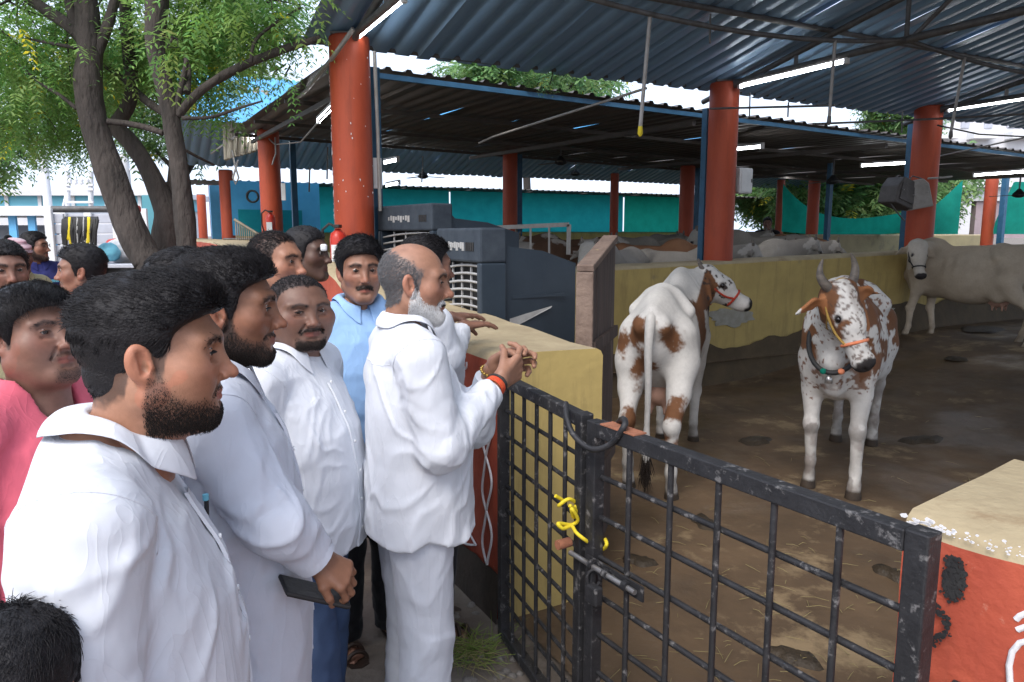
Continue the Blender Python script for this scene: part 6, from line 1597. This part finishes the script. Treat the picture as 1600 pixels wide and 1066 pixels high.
g_ = mb.build('spectacles', M['black'], pn_); g_.matrix_local = Matrix.Translation((0, .025, 1.592)) @ Matrix(rot_head(RAD(40), 0, 0).tolist()).to_4x4()
hK = W(126, 425, 3.7)
person('young man in a pale pink shirt turned to the left', hK, 190, dict(skin=(.24, .115, .075), hyaw=203, hair_t=.010, hair_top=.026, strands=4500, slen=.025, lift=.3, res=.0042, detail=1, hem=.82, shirt='pale_pink', seed=65, beard='moustache', bstr=250, blen=.004, stubble=.4))
hM = W(296, 462, 2.15)
person('man whose black hair shows between the two nearest white shirts', hM, 20, dict(skin=(.24, .12, .08), hyaw=20, hair_t=.012, hair_top=.024, strands=6000, srad=.001, slen=.025, res=.0045, detail=0, shirt='white_shirt', seed=66))
hV = W(12, 358, 19)
person('far off man in a purple shirt walking away', (hV.x, hV.y, 1.60), 80, dict(skin=(.2, .1, .07), hair_t=.01, hair_top=.018, res=.007, detail=0, shirt='purple', seed=67, trousers='purple', collar=0))
hS = W(26, 1082, .80)
person('boy at the bottom left corner, only black hair and an ear showing', hS, 98, dict(cat='boy', skin=(.36, .17, .10), hyaw=100, hair_t=.014, hair_top=.022, strands=9000, slen=.03, comb=(0, -.4, -.5), lift=.15, res=.0034, detail=0, shirt='white_shirt', seed=68))
hY = W(1199, 352, 19.5)
person('boy in a dark shirt behind the lying cows, at the foot of the green net', (hY.x, hY.y, 2.02), -110, dict(cat='boy', skin=(.2, .1, .07), hair_t=.01, hair_top=.022, res=.007, detail=0, shirt='black_cloth', seed=69, collar=0))

# what they hold and wear
t = thing('mobile_phone', 'black phone held low by the second man', 'phone', W(492, 925, 1.44), .3); t.rotation_euler = (RAD(62), RAD(8), RAD(-60))
MB().box((0, 0, 0), (.073, .009, .15)).build('case', M['black'], t, bevel=.004); MB().box((0, -.0052, 0), (.066, .001, .14)).build('screen', mat('phone_glass', (.01, .012, .015), rough=.08, bump=0), t)
def bracelet(label, wr, el, u, r, tr, m, cat, beads=0, name='bracelet'):
    d = (Vector(el) - Vector(wr)).normalized(); c = Vector(wr) + d * u; x = d.cross(ZUP).normalized(); y = d.cross(x)
    t = thing(name, label, cat, c)
    ring = lambda k, R_=r: x * (R_ * math.cos(k)) + y * (R_ * math.sin(k))
    if beads:
        for k in range(beads): MB().lathe([(0, -tr), (tr * .8, -tr * .6), (tr, 0), (tr * .8, tr * .6), (0, tr)], ring(6.283 * k / beads), 8).build('link', m, t)
    else: MB().tube([ring(a) for a in np.linspace(0, 6.283, 25)], tr, 7, False).build('band', m, t)
    return t, ring
eR, eL = W(688, 700, 2.10), W(742, 668, 2.66)
bracelet('gold link bracelet on the bald man\'s far wrist', wrL, eL, .014, .034, .006, M['gold'], 'bracelet', 18)
t, ring = bracelet('red sacred threads tied round the bald man\'s near wrist', wrR, eR, .022, .0335, .0035, M['red_thread'], 'thread')
for k in range(6): MB().tube([ring(a) * (1 + .02 * (k % 3)) + (Vector(eR) - wrR).normalized() * (.004 * k - .010) for a in np.linspace(.0, 6.283, 25)], .0022, 6, False).build('band', M['red_thread'], t)
for k in range(5): MB().tube(sp([ring(5.2), ring(5.2) * 1.2 + Vector((.004 * k - .01, -.012, -.02)), ring(5.2) * 1.2 + Vector((.007 * k - .015, -.014, -.05 - .006 * k))], 4), .002, 5).build('tassel', M['red_thread'] if k % 2 else M['white_paint'], t)
t, ring = bracelet('black banded watch on the bald man\'s near wrist', wrR, eR, .002, .031, .006, M['black'], 'watch', 0, 'wrist_watch')
# ------------------------------------------------------------ cattle (own frame: facing +Y, hooves at z = 0)
M['horn'] = mat('horn', (.16, .135, .11), (.07, .06, .055), .5, 14, 0, .3, 60, stretch=(1, 1, 3)); M['hoof'] = mat('hoof', (.05, .04, .035), (.03, .025, .02), .6, 10)
M['cow_eye'] = mat('cow_eye', (.012, .009, .008), (.006, .005, .005), .08, 5, 0, 0, spec=.6)
def cow_parts(head, hf, hu, leg=None, ear=0, belly=1.0):
    """head: poll position, hf: poll -> muzzle, hu: out of the forehead"""
    hp, f, u = Vector(head), Vector(hf).normalized(), Vector(hu); u = (u - f * u.dot(f)).normalized(); r = f.cross(u)
    leg = leg or {}
    def L(a, b, c): return hp + f * a + r * b + u * c
    fl, fr_ = leg.get('FL', (0, 0)), leg.get('FR', (0, 0)); hl, hr = leg.get('HL', (0, 0)), leg.get('HR', (0, 0))
    def sdf(P):
        d = s_ell(P, (0, -.08, .90), (.265 * belly, .60, .33))
        d = smin(d, s_ell(P, (0, -.15, .78), (.23 * belly, .44, .24)), .10)
        d = smin(d, s_ell(P, (0, .40, .93), (.20, .30, .34)), .12)                   # chest
        d = smin(d, s_ell(P, (0, -.60, 1.03), (.185, .27, .25)), .12)                # rump
        d = smin(d, s_rc(P, (0, -.86, 1.17), (0, -.45, 1.255), .045, .05), .09)      # croup ridge
        d = smin(d, s_rc(P, (0, -.45, 1.255), (0, .25, 1.215), .045, .05), .09)      # spine
        d = smin(d, s_ell(P, (0, .40, 1.275), (.085, .19, .115)), .10)                 # hump
        for s in (1, -1):
            d = smin(d, s_rc(P, (s * .10, -.44, 1.225), (s * .195, -.48, 1.15), .045, .040), .10)   # hip bone
            d = smin(d, s_sph(P, (s * .075, -.865, 1.09), .040), .10)                                  # pin bone
            d = smin(d, s_ell(P, (s * .155, .42, .95), (.085, .19, .27)), .09)                        # shoulder
            ox, oy = (fr_ if s > 0 else fl)
            d = smin(d, chain(P, [(s * .15, .44, .86), (s * .155 + ox * .3, .46 + oy * .3, .66), (s * .145 + ox * .6, .50 + oy * .6, .44), (s * .14 + ox * .9, .485 + oy * .9, .18), (s * .14 + ox, .50 + oy, .10)], [.105, .070, .047, .033, .037], .03), .06)
            d = smin(d, s_sph(P, (s * .145 + ox * .6, .515 + oy * .6, .43), .047), .03)
            d = smin(d, s_rc(P, (s * .14 + ox, .51 + oy, .09), (s * .14 + ox, .535 + oy, .02), .040, .052), .02)
            ox, oy = (hr if s > 0 else hl)
            d = smin(d, chain(P, [(s * .135, -.62, 1.0), (s * .165, -.62, .84), (s * .165 + ox * .4, -.70 + oy * .3, .66), (s * .145 + ox * .6, -.86 + oy * .6, .50), (s * .14 + ox * .9, -.82 + oy * .9, .20), (s * .14 + ox, -.80 + oy, .11)], [.14, .125, .078, .049, .035, .039], .04), .06)
            d = smin(d, s_ell(P, (s * .17, -.52, .78), (.085, .16, .20)), .07)                        # thigh
            d = smin(d, s_sph(P, (s * .145 + ox * .6, -.875 + oy * .6, .49), .045), .03)
            d = smin(d, s_rc(P, (s * .14 + ox, -.79 + oy, .09), (s * .14 + ox, -.765 + oy, .02), .041, .052), .02)
        # neck and dewlap
        nb = Vector((0, .50, 1.08)); jaw = L(.05, 0, -.04)
        d = smin(d, s_rc(P, nb, jaw, .19, .098), .10)
        d = smin(d, s_rc(P, (0, .40, 1.20), L(-.02, 0, .0), .12, .085), .10)
        mid = (nb + jaw) / 2
        d = smin(d, chain(P, [(0, .62, .70), (0, .70, .88), mid + Vector((0, .02, -.14)), L(.10, 0, -.11)], [.05, .055, .045, .03], .05), .07)
        # head
        h = s_rc(P, L(.0, 0, -.01), L(.17, 0, -.015), .088, .086)
        h = smin(h, s_rc(P, L(.16, 0, -.02), L(.40, 0, -.035), .080, .056), .05)
        h = smin(h, s_rc(P, L(.405, -.022, -.030), L(.405, .022, -.030), .052, .052), .03)
        h = smin(h, s_rc(P, L(.07, 0, -.085), L(.36, 0, -.075), .060, .036), .05)
        h = smin(h, s_rc(P, L(.02, 0, .045), L(.20, 0, .030), .050, .040), .06)
        for s in (1, -1):
            h = smin(h, s_rc(P, L(.12, s * .070, .030), L(.17, s * .074, .015), .026, .022), .03)
            h = smin(h, s_rc(P, L(.0, s * .05, .03), L(-.03, s * .07, .045), .035, .03), .03)
            h = smax(h, -s_sph(P, L(.455, s * .030, -.018), .013), .008)
            h = smax(h, -s_sph(P, L(.145, s * .098, .020), .020), .010)
            # ear: a drooping leaf
            e0, e1, e2 = L(.01, s * .085, -.005), L(.04 - .02 * ear, s * (.17 + .02 * ear), -.035 + .03 * ear), L(.10 - .05 * ear, s * (.255 + .05 * ear), -.085 + .07 * ear)
            e = smin(s_rc(P, e0, e1, .026, .044), s_rc(P, e1, e2, .044, .016), .02)
            nn = (e2 - e0).normalized().cross(f.cross(r * s)).normalized(); nn = (f * .85 + u * .35); nn = (nn - (e2 - e0).normalized() * nn.dot((e2 - e0).normalized())).normalized()
            q = (P - A3(e1)) @ A3(nn); e = smax(e, np.abs(q + .010) - .016, .012); e = smax(e, -s_rc(P, e1 + nn * .030, e2 + nn * .022, .034, .012), .008)
            h = smin(h, e, .02)
        h = smax(h, -(s_rc(P, L(.455, -.04, -.062), L(.40, -.075, -.062), .004, .003)), .006)
        d = smin(d, h, .06)
        d = d + .010 * (fbm(P * np.array([5, 9, 4], f32), 2, 4) - .5) + .006 * (np.sin(P[:, 1] * 46) * (np.abs(P[:, 1] + .1) < .28) * np.clip((P[:, 2] - .85) / .2, 0, 1) * np.clip((1.2 - P[:, 2]) / .1, 0, 1)) * 1.0 + .007 * (np.abs(fbm(P * np.array([4, 14, 4], f32), 2, 12) - .5)) * 4 * (P[:, 1] > .35) * (P[:, 2] > .6)
        return d
    return sdf, L, (hp, f, u, r)
def cow(label, loc, yaw, scale, head, hf, hu, paint, res=.014, leg=None, horns='up', udder=True, group=None, tail=None, belly=1.0, ear=0, tail_mat=(.6, .57, .52)):
    t = thing('cow', label, 'cow', loc, RAD(yaw - 90), group); t.scale = (scale,) * 3
    sdf, L, fr = cow_parts(head, hf, hu, leg, ear, belly)
    hp, f, u, r = fr; m_ = L(.45, 0, 0)
    lo = np.minimum([-.40, -1.02, -.02], np.array([list(hp), list(m_)]).min(0) - .32); hi = np.maximum([.40, .9, 1.5], np.array([list(hp), list(m_)]).max(0) + .32); lo[2] = max(lo[2], -.03)
    lo[0] = min(lo[0], -.40)
    v, fc = extract(sdf, lo, hi, res); v = relax(v, fc, 1, .4)
    def hl(P): q = P - A3(hp); return q @ A3(f), q @ A3(r), q @ A3(u)
    c = paint(v, hl); a, b, cc = hl(v)
    isH = (np.abs(b) < .13) & (a > -.1) & (a < .5) & (np.abs(cc) < .16)
    mz = np.clip((a - .402 + .02 * (vnoise(v * 60, 1) - .5)) / .012, 0, 1) * isH * (cc > -.085) * np.clip((.075 - np.abs(b)) / .01, 0, 1); c = c * (1 - mz[:, None]) + mz[:, None] * np.array((.030, .026, .026), f32)
    ey = np.clip(1 - (np.sqrt((a - .145) ** 2 + (np.abs(b) - .085) ** 2 + (cc - .02) ** 2) - .024) / .010, 0, 1) * isH; c = c * (1 - .8 * ey[:, None]) + .8 * ey[:, None] * np.array((.04, .03, .028), f32)
    hoof = np.clip((.075 - v[:, 2]) / .012, 0, 1); c = c * (1 - hoof[:, None]) + hoof[:, None] * np.array((.035, .028, .024), f32)
    mud = np.clip((.42 - v[:, 2]) / .34, 0, 1) * np.clip(fbm(v * 9, 3, 77) * 2.4 - .6, 0, 1) + .35 * np.clip(fbm(v * 4, 4, 78) * 4 - 2.3, 0, 1) * (np.abs(v[:, 2] - .75) < .35); c = c * (1 - .75 * mud[:, None]) + .75 * mud[:, None] * np.array((.075, .055, .04), f32)
    soft('body', v, fc, c, M['cowhide'], t)
    for s in (1, -1):
        MB().lathe([(0, -.02), (.012, -.0165), (.0175, -.009), (.0195, 0), (.0175, .009), (.012, .0165), (0, .02)], L(.145, s * .084, .020), 12).build('eye', M['cow_eye'], t)
        if horns == 'up': pts = [L(-.03, s * .06, .035), L(-.06, s * .10, .055), L(-.11, s * .125, .075), L(-.155, s * .12, .10), L(-.19, s * .10, .125)]; rs = [.033, .030, .024, .016, .005]
        elif horns == 'stub': pts = [L(-.03, s * .06, .035), L(-.07, s * .085, .06), L(-.12, s * .09, .09)]; rs = [.026, .021, .010]
        else: pts = None
        if pts: 
            P_ = sp(pts, 4); MB().tube(P_, [float(np.interp(i / 4, range(len(rs)), rs)) for i in range(len(P_))], 10).build('horn', M['horn'], t)
    tp = sp(tail or [(0, -.86, 1.17), (0, -.93, 1.08), (0, -.955, .92), (.005, -.955, .70), (.0, -.945, .45), (.0, -.94, .24)], 5)
    n = len(tp); rs = [float(np.interp(i / (n - 1), [0, .12, .5, .75, .9, 1], [.045, .036, .024, .018, .034, .008])) for i in range(n)]
    MB().tube(tp, rs, 10).build('tail', tail_mat if not isinstance(tail_mat, tuple) else mat('tail_hair', tail_mat, [x * .8 for x in tail_mat], .8, 20), t)
    te = np.array(list(tp[-1]), f32); rs_ = np.random.default_rng(3); ro = te + np.array([0, 0, .14], f32) * rs_.random((260, 1)).astype(f32) + rs_.normal(size=(260, 3)).astype(f32) * .010; dd = np.tile(np.array([0, 0, -1], f32), (260, 1)) + rs_.normal(size=(260, 3)).astype(f32) * .14
    if res < .02: strands('tail_tuft', ro.astype(f32), dd, .16, np.zeros((260, 3), f32), .0022, M['hair_brown'], t, seed=2)
    if udder:
        ud = lambda P: smin(s_ell(P, (0, -.46, .60), (.10, .13, .085)), np.minimum(np.minimum(s_rc(P, (.05, -.42, .56), (.055, -.42, .475), .020, .011), s_rc(P, (-.05, -.42, .56), (-.055, -.42, .475), .020, .011)), np.minimum(s_rc(P, (.045, -.53, .56), (.05, -.53, .475), .020, .011), s_rc(P, (-.045, -.53, .56), (-.05, -.53, .475), .020, .011))), .02)
        v, fc = extract(ud, (-.16, -.65, .44), (.16, -.28, .72), .012); soft('udder', v, fc, np.array((.42, .25, .19), f32), M['cowhide'], t)
    return t, L
def blend(c, m, col): m = np.clip(m, 0, 1)[:, None]; return c * (1 - m) + m * np.array(col, f32)
def edge(x, w=.03): return np.clip(x / w + .5, 0, 1)
WHITE, BROWN, GREY = (.62, .60, .57), (.17, .076, .036), (.42, .35, .27)
def paint1(v, hl):
    c = np.tile(np.array(WHITE, f32), (len(v), 1)); c *= (.78 + .40 * fbm(v * 5, 4, 2))[:, None]
    n = fbm(v * 6.5, 4, 31) - .5; n2 = fbm(v * 16, 3, 32) - .5
    def spot(p, r, s=(1, 1, 1)): return r - np.linalg.norm((v - A3(p)) * A3(s), axis=1) + n * .20 + n2 * .05
    for p, r, s in [((.13, -.88, 1.02), .07, (1, .6, 1)), ((-.10, -.88, 1.03), .08, (1, .6, .8)), ((-.24, -.75, .95), .05, (1, .6, .6)), ((.28, .08, .92), .25, (1, 1.25, .8)), ((.27, .12, .70), .12, (1, 1, 1)), ((.16, -.84, .48), .09, (1, 1, .42)), ((-.13, -.86, .48), .08, (1, 1, .42)), ((-.05, -.80, .78), .08, (1, 1, .35)), ((-.3, .1, .9), .22, (1, 1, 1)), ((.2, .42, 1.05), .03, (1, 1, 1)), ((.0, -.9, 1.15), .02, (1, 1, 1)), ((.22, -.40, .98), .04, (1, .6, .4))]:
        c = blend(c, edge(spot(p, r, s) + .05 * (fbm(v * 60, 2, 71) - .5), .03), BROWN)
    a, b, u = hl(v)
    c = blend(c, edge((np.abs(b) > .10) * (.10 - np.abs(a - .06)) * 1.0 - .001, .01) * (np.abs(b) > .10) * (a > -.05) * (a < .2) * (np.abs(u) < .16), BROWN)
    c = blend(c, edge(fbm(v * 26, 3, 6) - .60 - .3 * (np.abs(a - .12) > .16) - (v[:, 2] < .9) * .2, .02) * (v[:, 1] > .4), (.05, .035, .03))
    return c
def paint2(v, hl):
    c = np.tile(np.array(WHITE, f32), (len(v), 1)); c *= (.78 + .40 * fbm(v * 6, 4, 2))[:, None]
    a, b, u = hl(v); head = (a > -.12) & (a < .52) & (np.abs(b) < .28) & (np.abs(u) < .20)
    n = fbm(v * 5, 4, 41) - .5; n2 = fbm(v * 15, 3, 42) - .5
    side = edge(n * 1.1 + n2 * .5 + .10 - .25 * np.clip((1.15 - v[:, 1] * 1.5) * 0, 0, 1) - .45 * np.clip((.85 - v[:, 2]) / .15, 0, 1) - .30 * np.exp(-(v[:, 0] / .13) ** 2) * (v[:, 1] > .35) - .06, .03) * (~head)
    c = blend(c, side, BROWN)
    fl = edge(fbm(v * 38, 2, 43) - .68 + .06 * (v[:, 2] > 1.15) - .2 * np.clip((.75 - v[:, 2]) / .2, 0, 1), .02) * (~head); c = blend(c, fl * .9, (.17, .07, .035))
    c = blend(c, (np.clip(.15 - np.abs(v[:, 1] - .55), 0, .06) / .06) * edge(n2 + n - .02, .05) * (v[:, 2] < .95) * (v[:, 2] > .7) * .9, (.19, .09, .05))
    # head: brown sides and cheeks, freckled white blaze, dusky forehead stripe
    blaze = edge(np.abs(b) - (.058 + .02 * (a > .2)) + n2 * .09 + n * .1, .012); c = blend(c, blaze * head * edge(.36 - a, .03) * edge(np.abs(b) * -1 + .5) , BROWN)
    c = blend(c, head * edge(fbm(v * 60, 2, 44) - .60, .02) * .75, (.10, .06, .045))
    c = blend(c, head * np.clip(1 - np.abs(b + .005) / .030, 0, 1) * np.clip(1 - np.abs(a - .06) / .13, 0, 1) * .6 * (u > 0), (.16, .11, .09))
    ear = (np.abs(b) > .105) & (a > -.08) & (a < .2) & head; c = blend(c, ear * 1.0, (.33, .14, .06))
    c = blend(c, head * edge(.05 - np.linalg.norm(np.stack([a - .165, np.abs(b) - .082, u - .0], 1) / np.array([1, 1, 1]), axis=1) - .03, .01), (.6, .57, .53))
    leg = np.clip((.62 - v[:, 2]) / .3, 0, 1) * edge(fbm(v * 12, 3, 47) - .52, .08) * .55; c = blend(c, leg, (.25, .20, .18)); kn = np.exp(-((v[:, 2] - .43) / .05) ** 2) + np.exp(-((v[:, 2] - .12) / .05) ** 2); c = blend(c, kn * .55 * (fbm(v * 9, 2, 48) > .42), (.10, .08, .07))
    return c
def mk_paint(base, dark, hd, spots=None, seed=1):
    def p(v, hl):
        c = np.tile(np.array(base, f32), (len(v), 1)); k = fbm(v * 2.2, 3, seed)
        c = blend(c, (k - .45) * 2.0, dark); a, b, u = hl(v)
        c = blend(c, np.clip((v[:, 1] - .3) / .3, 0, 1) * np.clip((v[:, 2] - 1.0) / .3, 0, 1) * .5, dark)
        c = blend(c, (np.abs(b) < .12) * (a > -.1) * (a < .5) * .7, hd)
        low = np.clip((.62 - v[:, 2]) / .25, 0, 1); c = blend(c, low * .8, [min(1, x * 1.35) for x in base])
        if spots: c = blend(c, edge(fbm(v * 3.2, 4, seed + 3) - .5 + .04, .02), spots)
        return c * (.88 + .24 * fbm(v * 9, 3, seed + 9))[:, None]
    return p
def halter(t, L, m, col_name, poll=True, nose_m=None):
    def ring(a, rx, ru, uc, n=22): return [L(a + .02 * math.sin(k), rx * math.cos(k), uc + ru * math.sin(k)) for k in np.linspace(0, 6.283, n)]
    h = MB().tube(ring(.285, .074, .073, -.038), .0095, 8, False).build('noseband', nose_m or m, t)
    for s in (1, -1): MB().tube(sp([L(.285, s * .074, -.03), L(.20, s * .093, -.045), L(.10, s * .105, -.03), L(.0, s * .10, .0)], 4), .008, 7).build('cheek_strap', m, t)
    if poll: MB().tube(sp([L(.0, .10, .0), L(-.05, .065, .055), L(-.07, 0, .07), L(-.05, -.065, .055), L(.0, -.10, .0)], 4), .009, 7).build('poll_strap', m, t)
    MB().tube(sp([L(.10, .10, -.04), L(.13, .05, -.15), L(.14, 0, -.165), L(.13, -.05, -.15), L(.10, -.10, -.04)], 4), .008, 7).build('throat_strap', m, t)
def neck_ring(t, c, nrm, R_, r, m, name, sag=.0, beads=None):
    nrm = Vector(nrm).normalized(); x = Vector((1, 0, 0)); x = (x - nrm * x.dot(nrm)).normalized(); y = nrm.cross(x)
    pts = [Vector(c) + x * (R_[0] * math.cos(a)) + y * (R_[1] * math.sin(a)) - ZUP * sag * max(0, -math.sin(a) if y.z > 0 else math.sin(a)) for a in np.linspace(0, 6.283, 30)]
    o = MB().tube(pts, r, 8, False).build(name, m, t); return pts, o
def Wd(p, t_loc, yaw, sc): return Matrix.Rotation(-RAD(yaw - 90), 3, 'Z') @ (Vector(p) - Vector(t_loc)) / sc
def dirl(d, yaw): return Matrix.Rotation(-RAD(yaw - 90), 3, 'Z') @ Vector(d)
M['red_rope'] = mat('red_rope', (.48, .05, .025), (.38, .04, .02), .7, 60, 0, .4, 300); M['orange_band'] = mat('orange_band', (.75, .22, .10), (.7, .26, .14), .7, 40); M['ochre_rope'] = mat('ochre_rope', (.40, .25, .06), (.3, .19, .05), .8, 60, 0, .4, 300)
# 1: seen from behind, head turned to the right
y1 = 70; l1 = Vector((1.20, 5.50, .015)); s1 = 1.06
hd1 = Wd(W(1106, 434, 6.15), l1, y1, s1)
t1, L1 = cow('white cow with brown patches seen from behind, red rope halter, head turned right', l1, y1, s1, hd1, dirl((.86, -.12, -.42), y1), dirl((.42, -.18, .86), y1), paint1, .0115, belly=.90, leg={'HL': (-.02, .06), 'HR': (.02, -.06)}, horns='stub', tail_mat=(.55, .53, .5))
t1.scale.x *= .90
halter(t1, L1, M['red_rope'], 'red')
MB().tube(sp([L1(-.02, .11, -.02), L1(-.07, .06, .05), L1(-.10, .0, .03), L1(-.07, -.09, -.03), L1(.0, -.12, -.12), L1(.03, .0, -.19), L1(.0, .11, -.10), L1(-.02, .11, -.02)], 4), .011, 7).build('neck_rope', M['red_rope'], t1)
MB().tube(sp([L1(-.08, .13, -.10), L1(-.10, .145, -.25), L1(-.13, .14, -.36)], 4), .010, 6).build('bell_cord', M['black'], t1)
# 2: facing the camera, freckled brown and white
y2 = -121; l2 = Vector((2.42, 5.24, .02)); s2 = 1.05
hd2 = Wd(W(1311, 462, 4.42), l2, y2, s2)
t2c, L2 = cow('freckled brown and white horned cow facing the gate with an orange noseband', l2, y2, s2, hd2, dirl((.27, -.46, -.84), y2), dirl((.16, -.86, .48), y2), paint2, .0105, leg={'FL': (-.02, .06), 'FR': (.0, -.03)}, horns='up', ear=1.0, belly=.95)
t2c.scale.x *= .93
halter(t2c, L2, M['ochre_rope'], 'ochre', True, M['orange_band'])
jaw2 = L2(.10, 0, -.14)
pts, o = neck_ring(t2c, (0, .64, 1.02), (0, .80, .60), (.165, .24), .016, M['black'], 'neck_strap')
lowp = min(pts, key=lambda p: p.z)
MB().lathe([(.0, -.055), (.026, -.05), (.022, -.02), (.012, 0)], lowp - ZUP * .012, 12).build('bell', M['silver'], t2c)
for k in (6, 9, 21): MB().lathe([(0, -.02), (.018, -.012), (.022, 0), (.018, .012), (0, .02)], pts[k % len(pts)] + Vector((0, .006, 0)), 10).build('bead', M['net'] if k == 6 else M['orange_band'], t2c)
# 3: grey cow at the wall
y3 = 124; l3 = Vector((5.72, 9.38, .36)); s3 = .97
hd3 = Wd(W(1433, 386, 9.35), l3, y3, s3)
t3c, L3 = cow('pale grey cow standing side on by the yellow wall, head turned to the camera', l3, y3, s3, hd3, dirl((-.08, -.52, -.80), y3), dirl((.0, -.84, .54), y3), mk_paint(GREY, (.34, .275, .21), (.52, .48, .43), seed=5), .0135, horns='none', leg={'FL': (.0, .10), 'FR': (0, -.1), 'HL': (0, -.08), 'HR': (0, .12)}, tail_mat=(.25, .22, .18))
halter(t3c, L3, M['black'], 'black', True)
# the herd behind the dividing wall
protos = []
herd = 'cows crowded behind the yellow dividing wall'
for nm, pt, hd_, hf_, hu_ in (('pale', mk_paint((.27, .25, .225), (.17, .155, .14), (.42, .40, .37), seed=61), (0, .98, 1.30), (0, .55, -.83), (0, .83, .55)), ('brown', mk_paint((.22, .11, .06), (.15, .075, .045), (.24, .12, .07), seed=62), (0, 1.0, 1.16), (.2, .6, -.75), (0, .75, .6)), ('pied', mk_paint((.40, .37, .34), (.34, .31, .28), (.4, .37, .34), (.10, .055, .035), seed=63), (.1, 1.0, 1.25), (.6, .5, -.55), (.2, .6, .6))):
    o, _ = cow('cow', (0, 0, 0), 90, 1.0, hd_, hf_, hu_, pt, .022, horns='stub' if nm != 'pied' else 'up', group=herd, udder=False, tail_mat=(.2, .17, .14)); protos.append(o)
def copy_tree(o):
    c = o.copy(); C.objects.link(c)
    for ch in o.children:
        d = ch.copy(); C.objects.link(d); d.parent = c
    return c
used = [0, 0, 0]
for (px, Y, yaw, k, sc, lb) in [(968, 8.95, -118, 0, .98, 'white faced cow looking over the wall next to the plank panel'), (905, 11.2, 200, 2, 1.0, 'brown and white pied cow seen through the grey pen rail'), (893, 12.6, 170, 2, 1.06, 'pied cow behind the grey pen rail, farther of the two'),
        (1018, 10.9, 12, 1, 1.0, 'brown backed cow behind the white faced one'), (1042, 12.6, -160, 0, 1.02, 'grey cow with raised pale head beyond the brown back'), (1062, 10.0, -10, 0, .95, 'grey cow whose back shows just left of the blue post'),
        (1108, 13.0, 5, 0, 1.08, 'grey cow beyond the pillar behind the spotted cow'), (1168, 10.6, 8, 0, 1.0, 'pale cow whose back shows just right of the pillar'), (1192, 12.4, 175, 0, 1.10, 'pale cow with high back in front of the seated boy'),
        (1222, 10.9, 20, 0, .97, 'pale cow at the right end of the crowd, near the wall'), (1246, 13.0, -150, 1, 1.05, 'dark brown cow near the thin post'), (1282, 12.3, -140, 0, .96, 'pale cow at the thin post, right of the crowd'), (1000, 14.5, 30, 0, 1.05, 'grey cow farthest back before the slim pillar'), (1150, 15.2, 160, 1, 1.05, 'brown cow far back beneath the white box')]:
    o = protos[k] if not used[k] else copy_tree(protos[k]); used[k] = 1
    p = W(px, 380, Y); o.location = (p.x, Y, .30); o.rotation_euler = (0, 0, RAD(yaw - 90)); o.scale = (sc,) * 3; o['label'] = lb
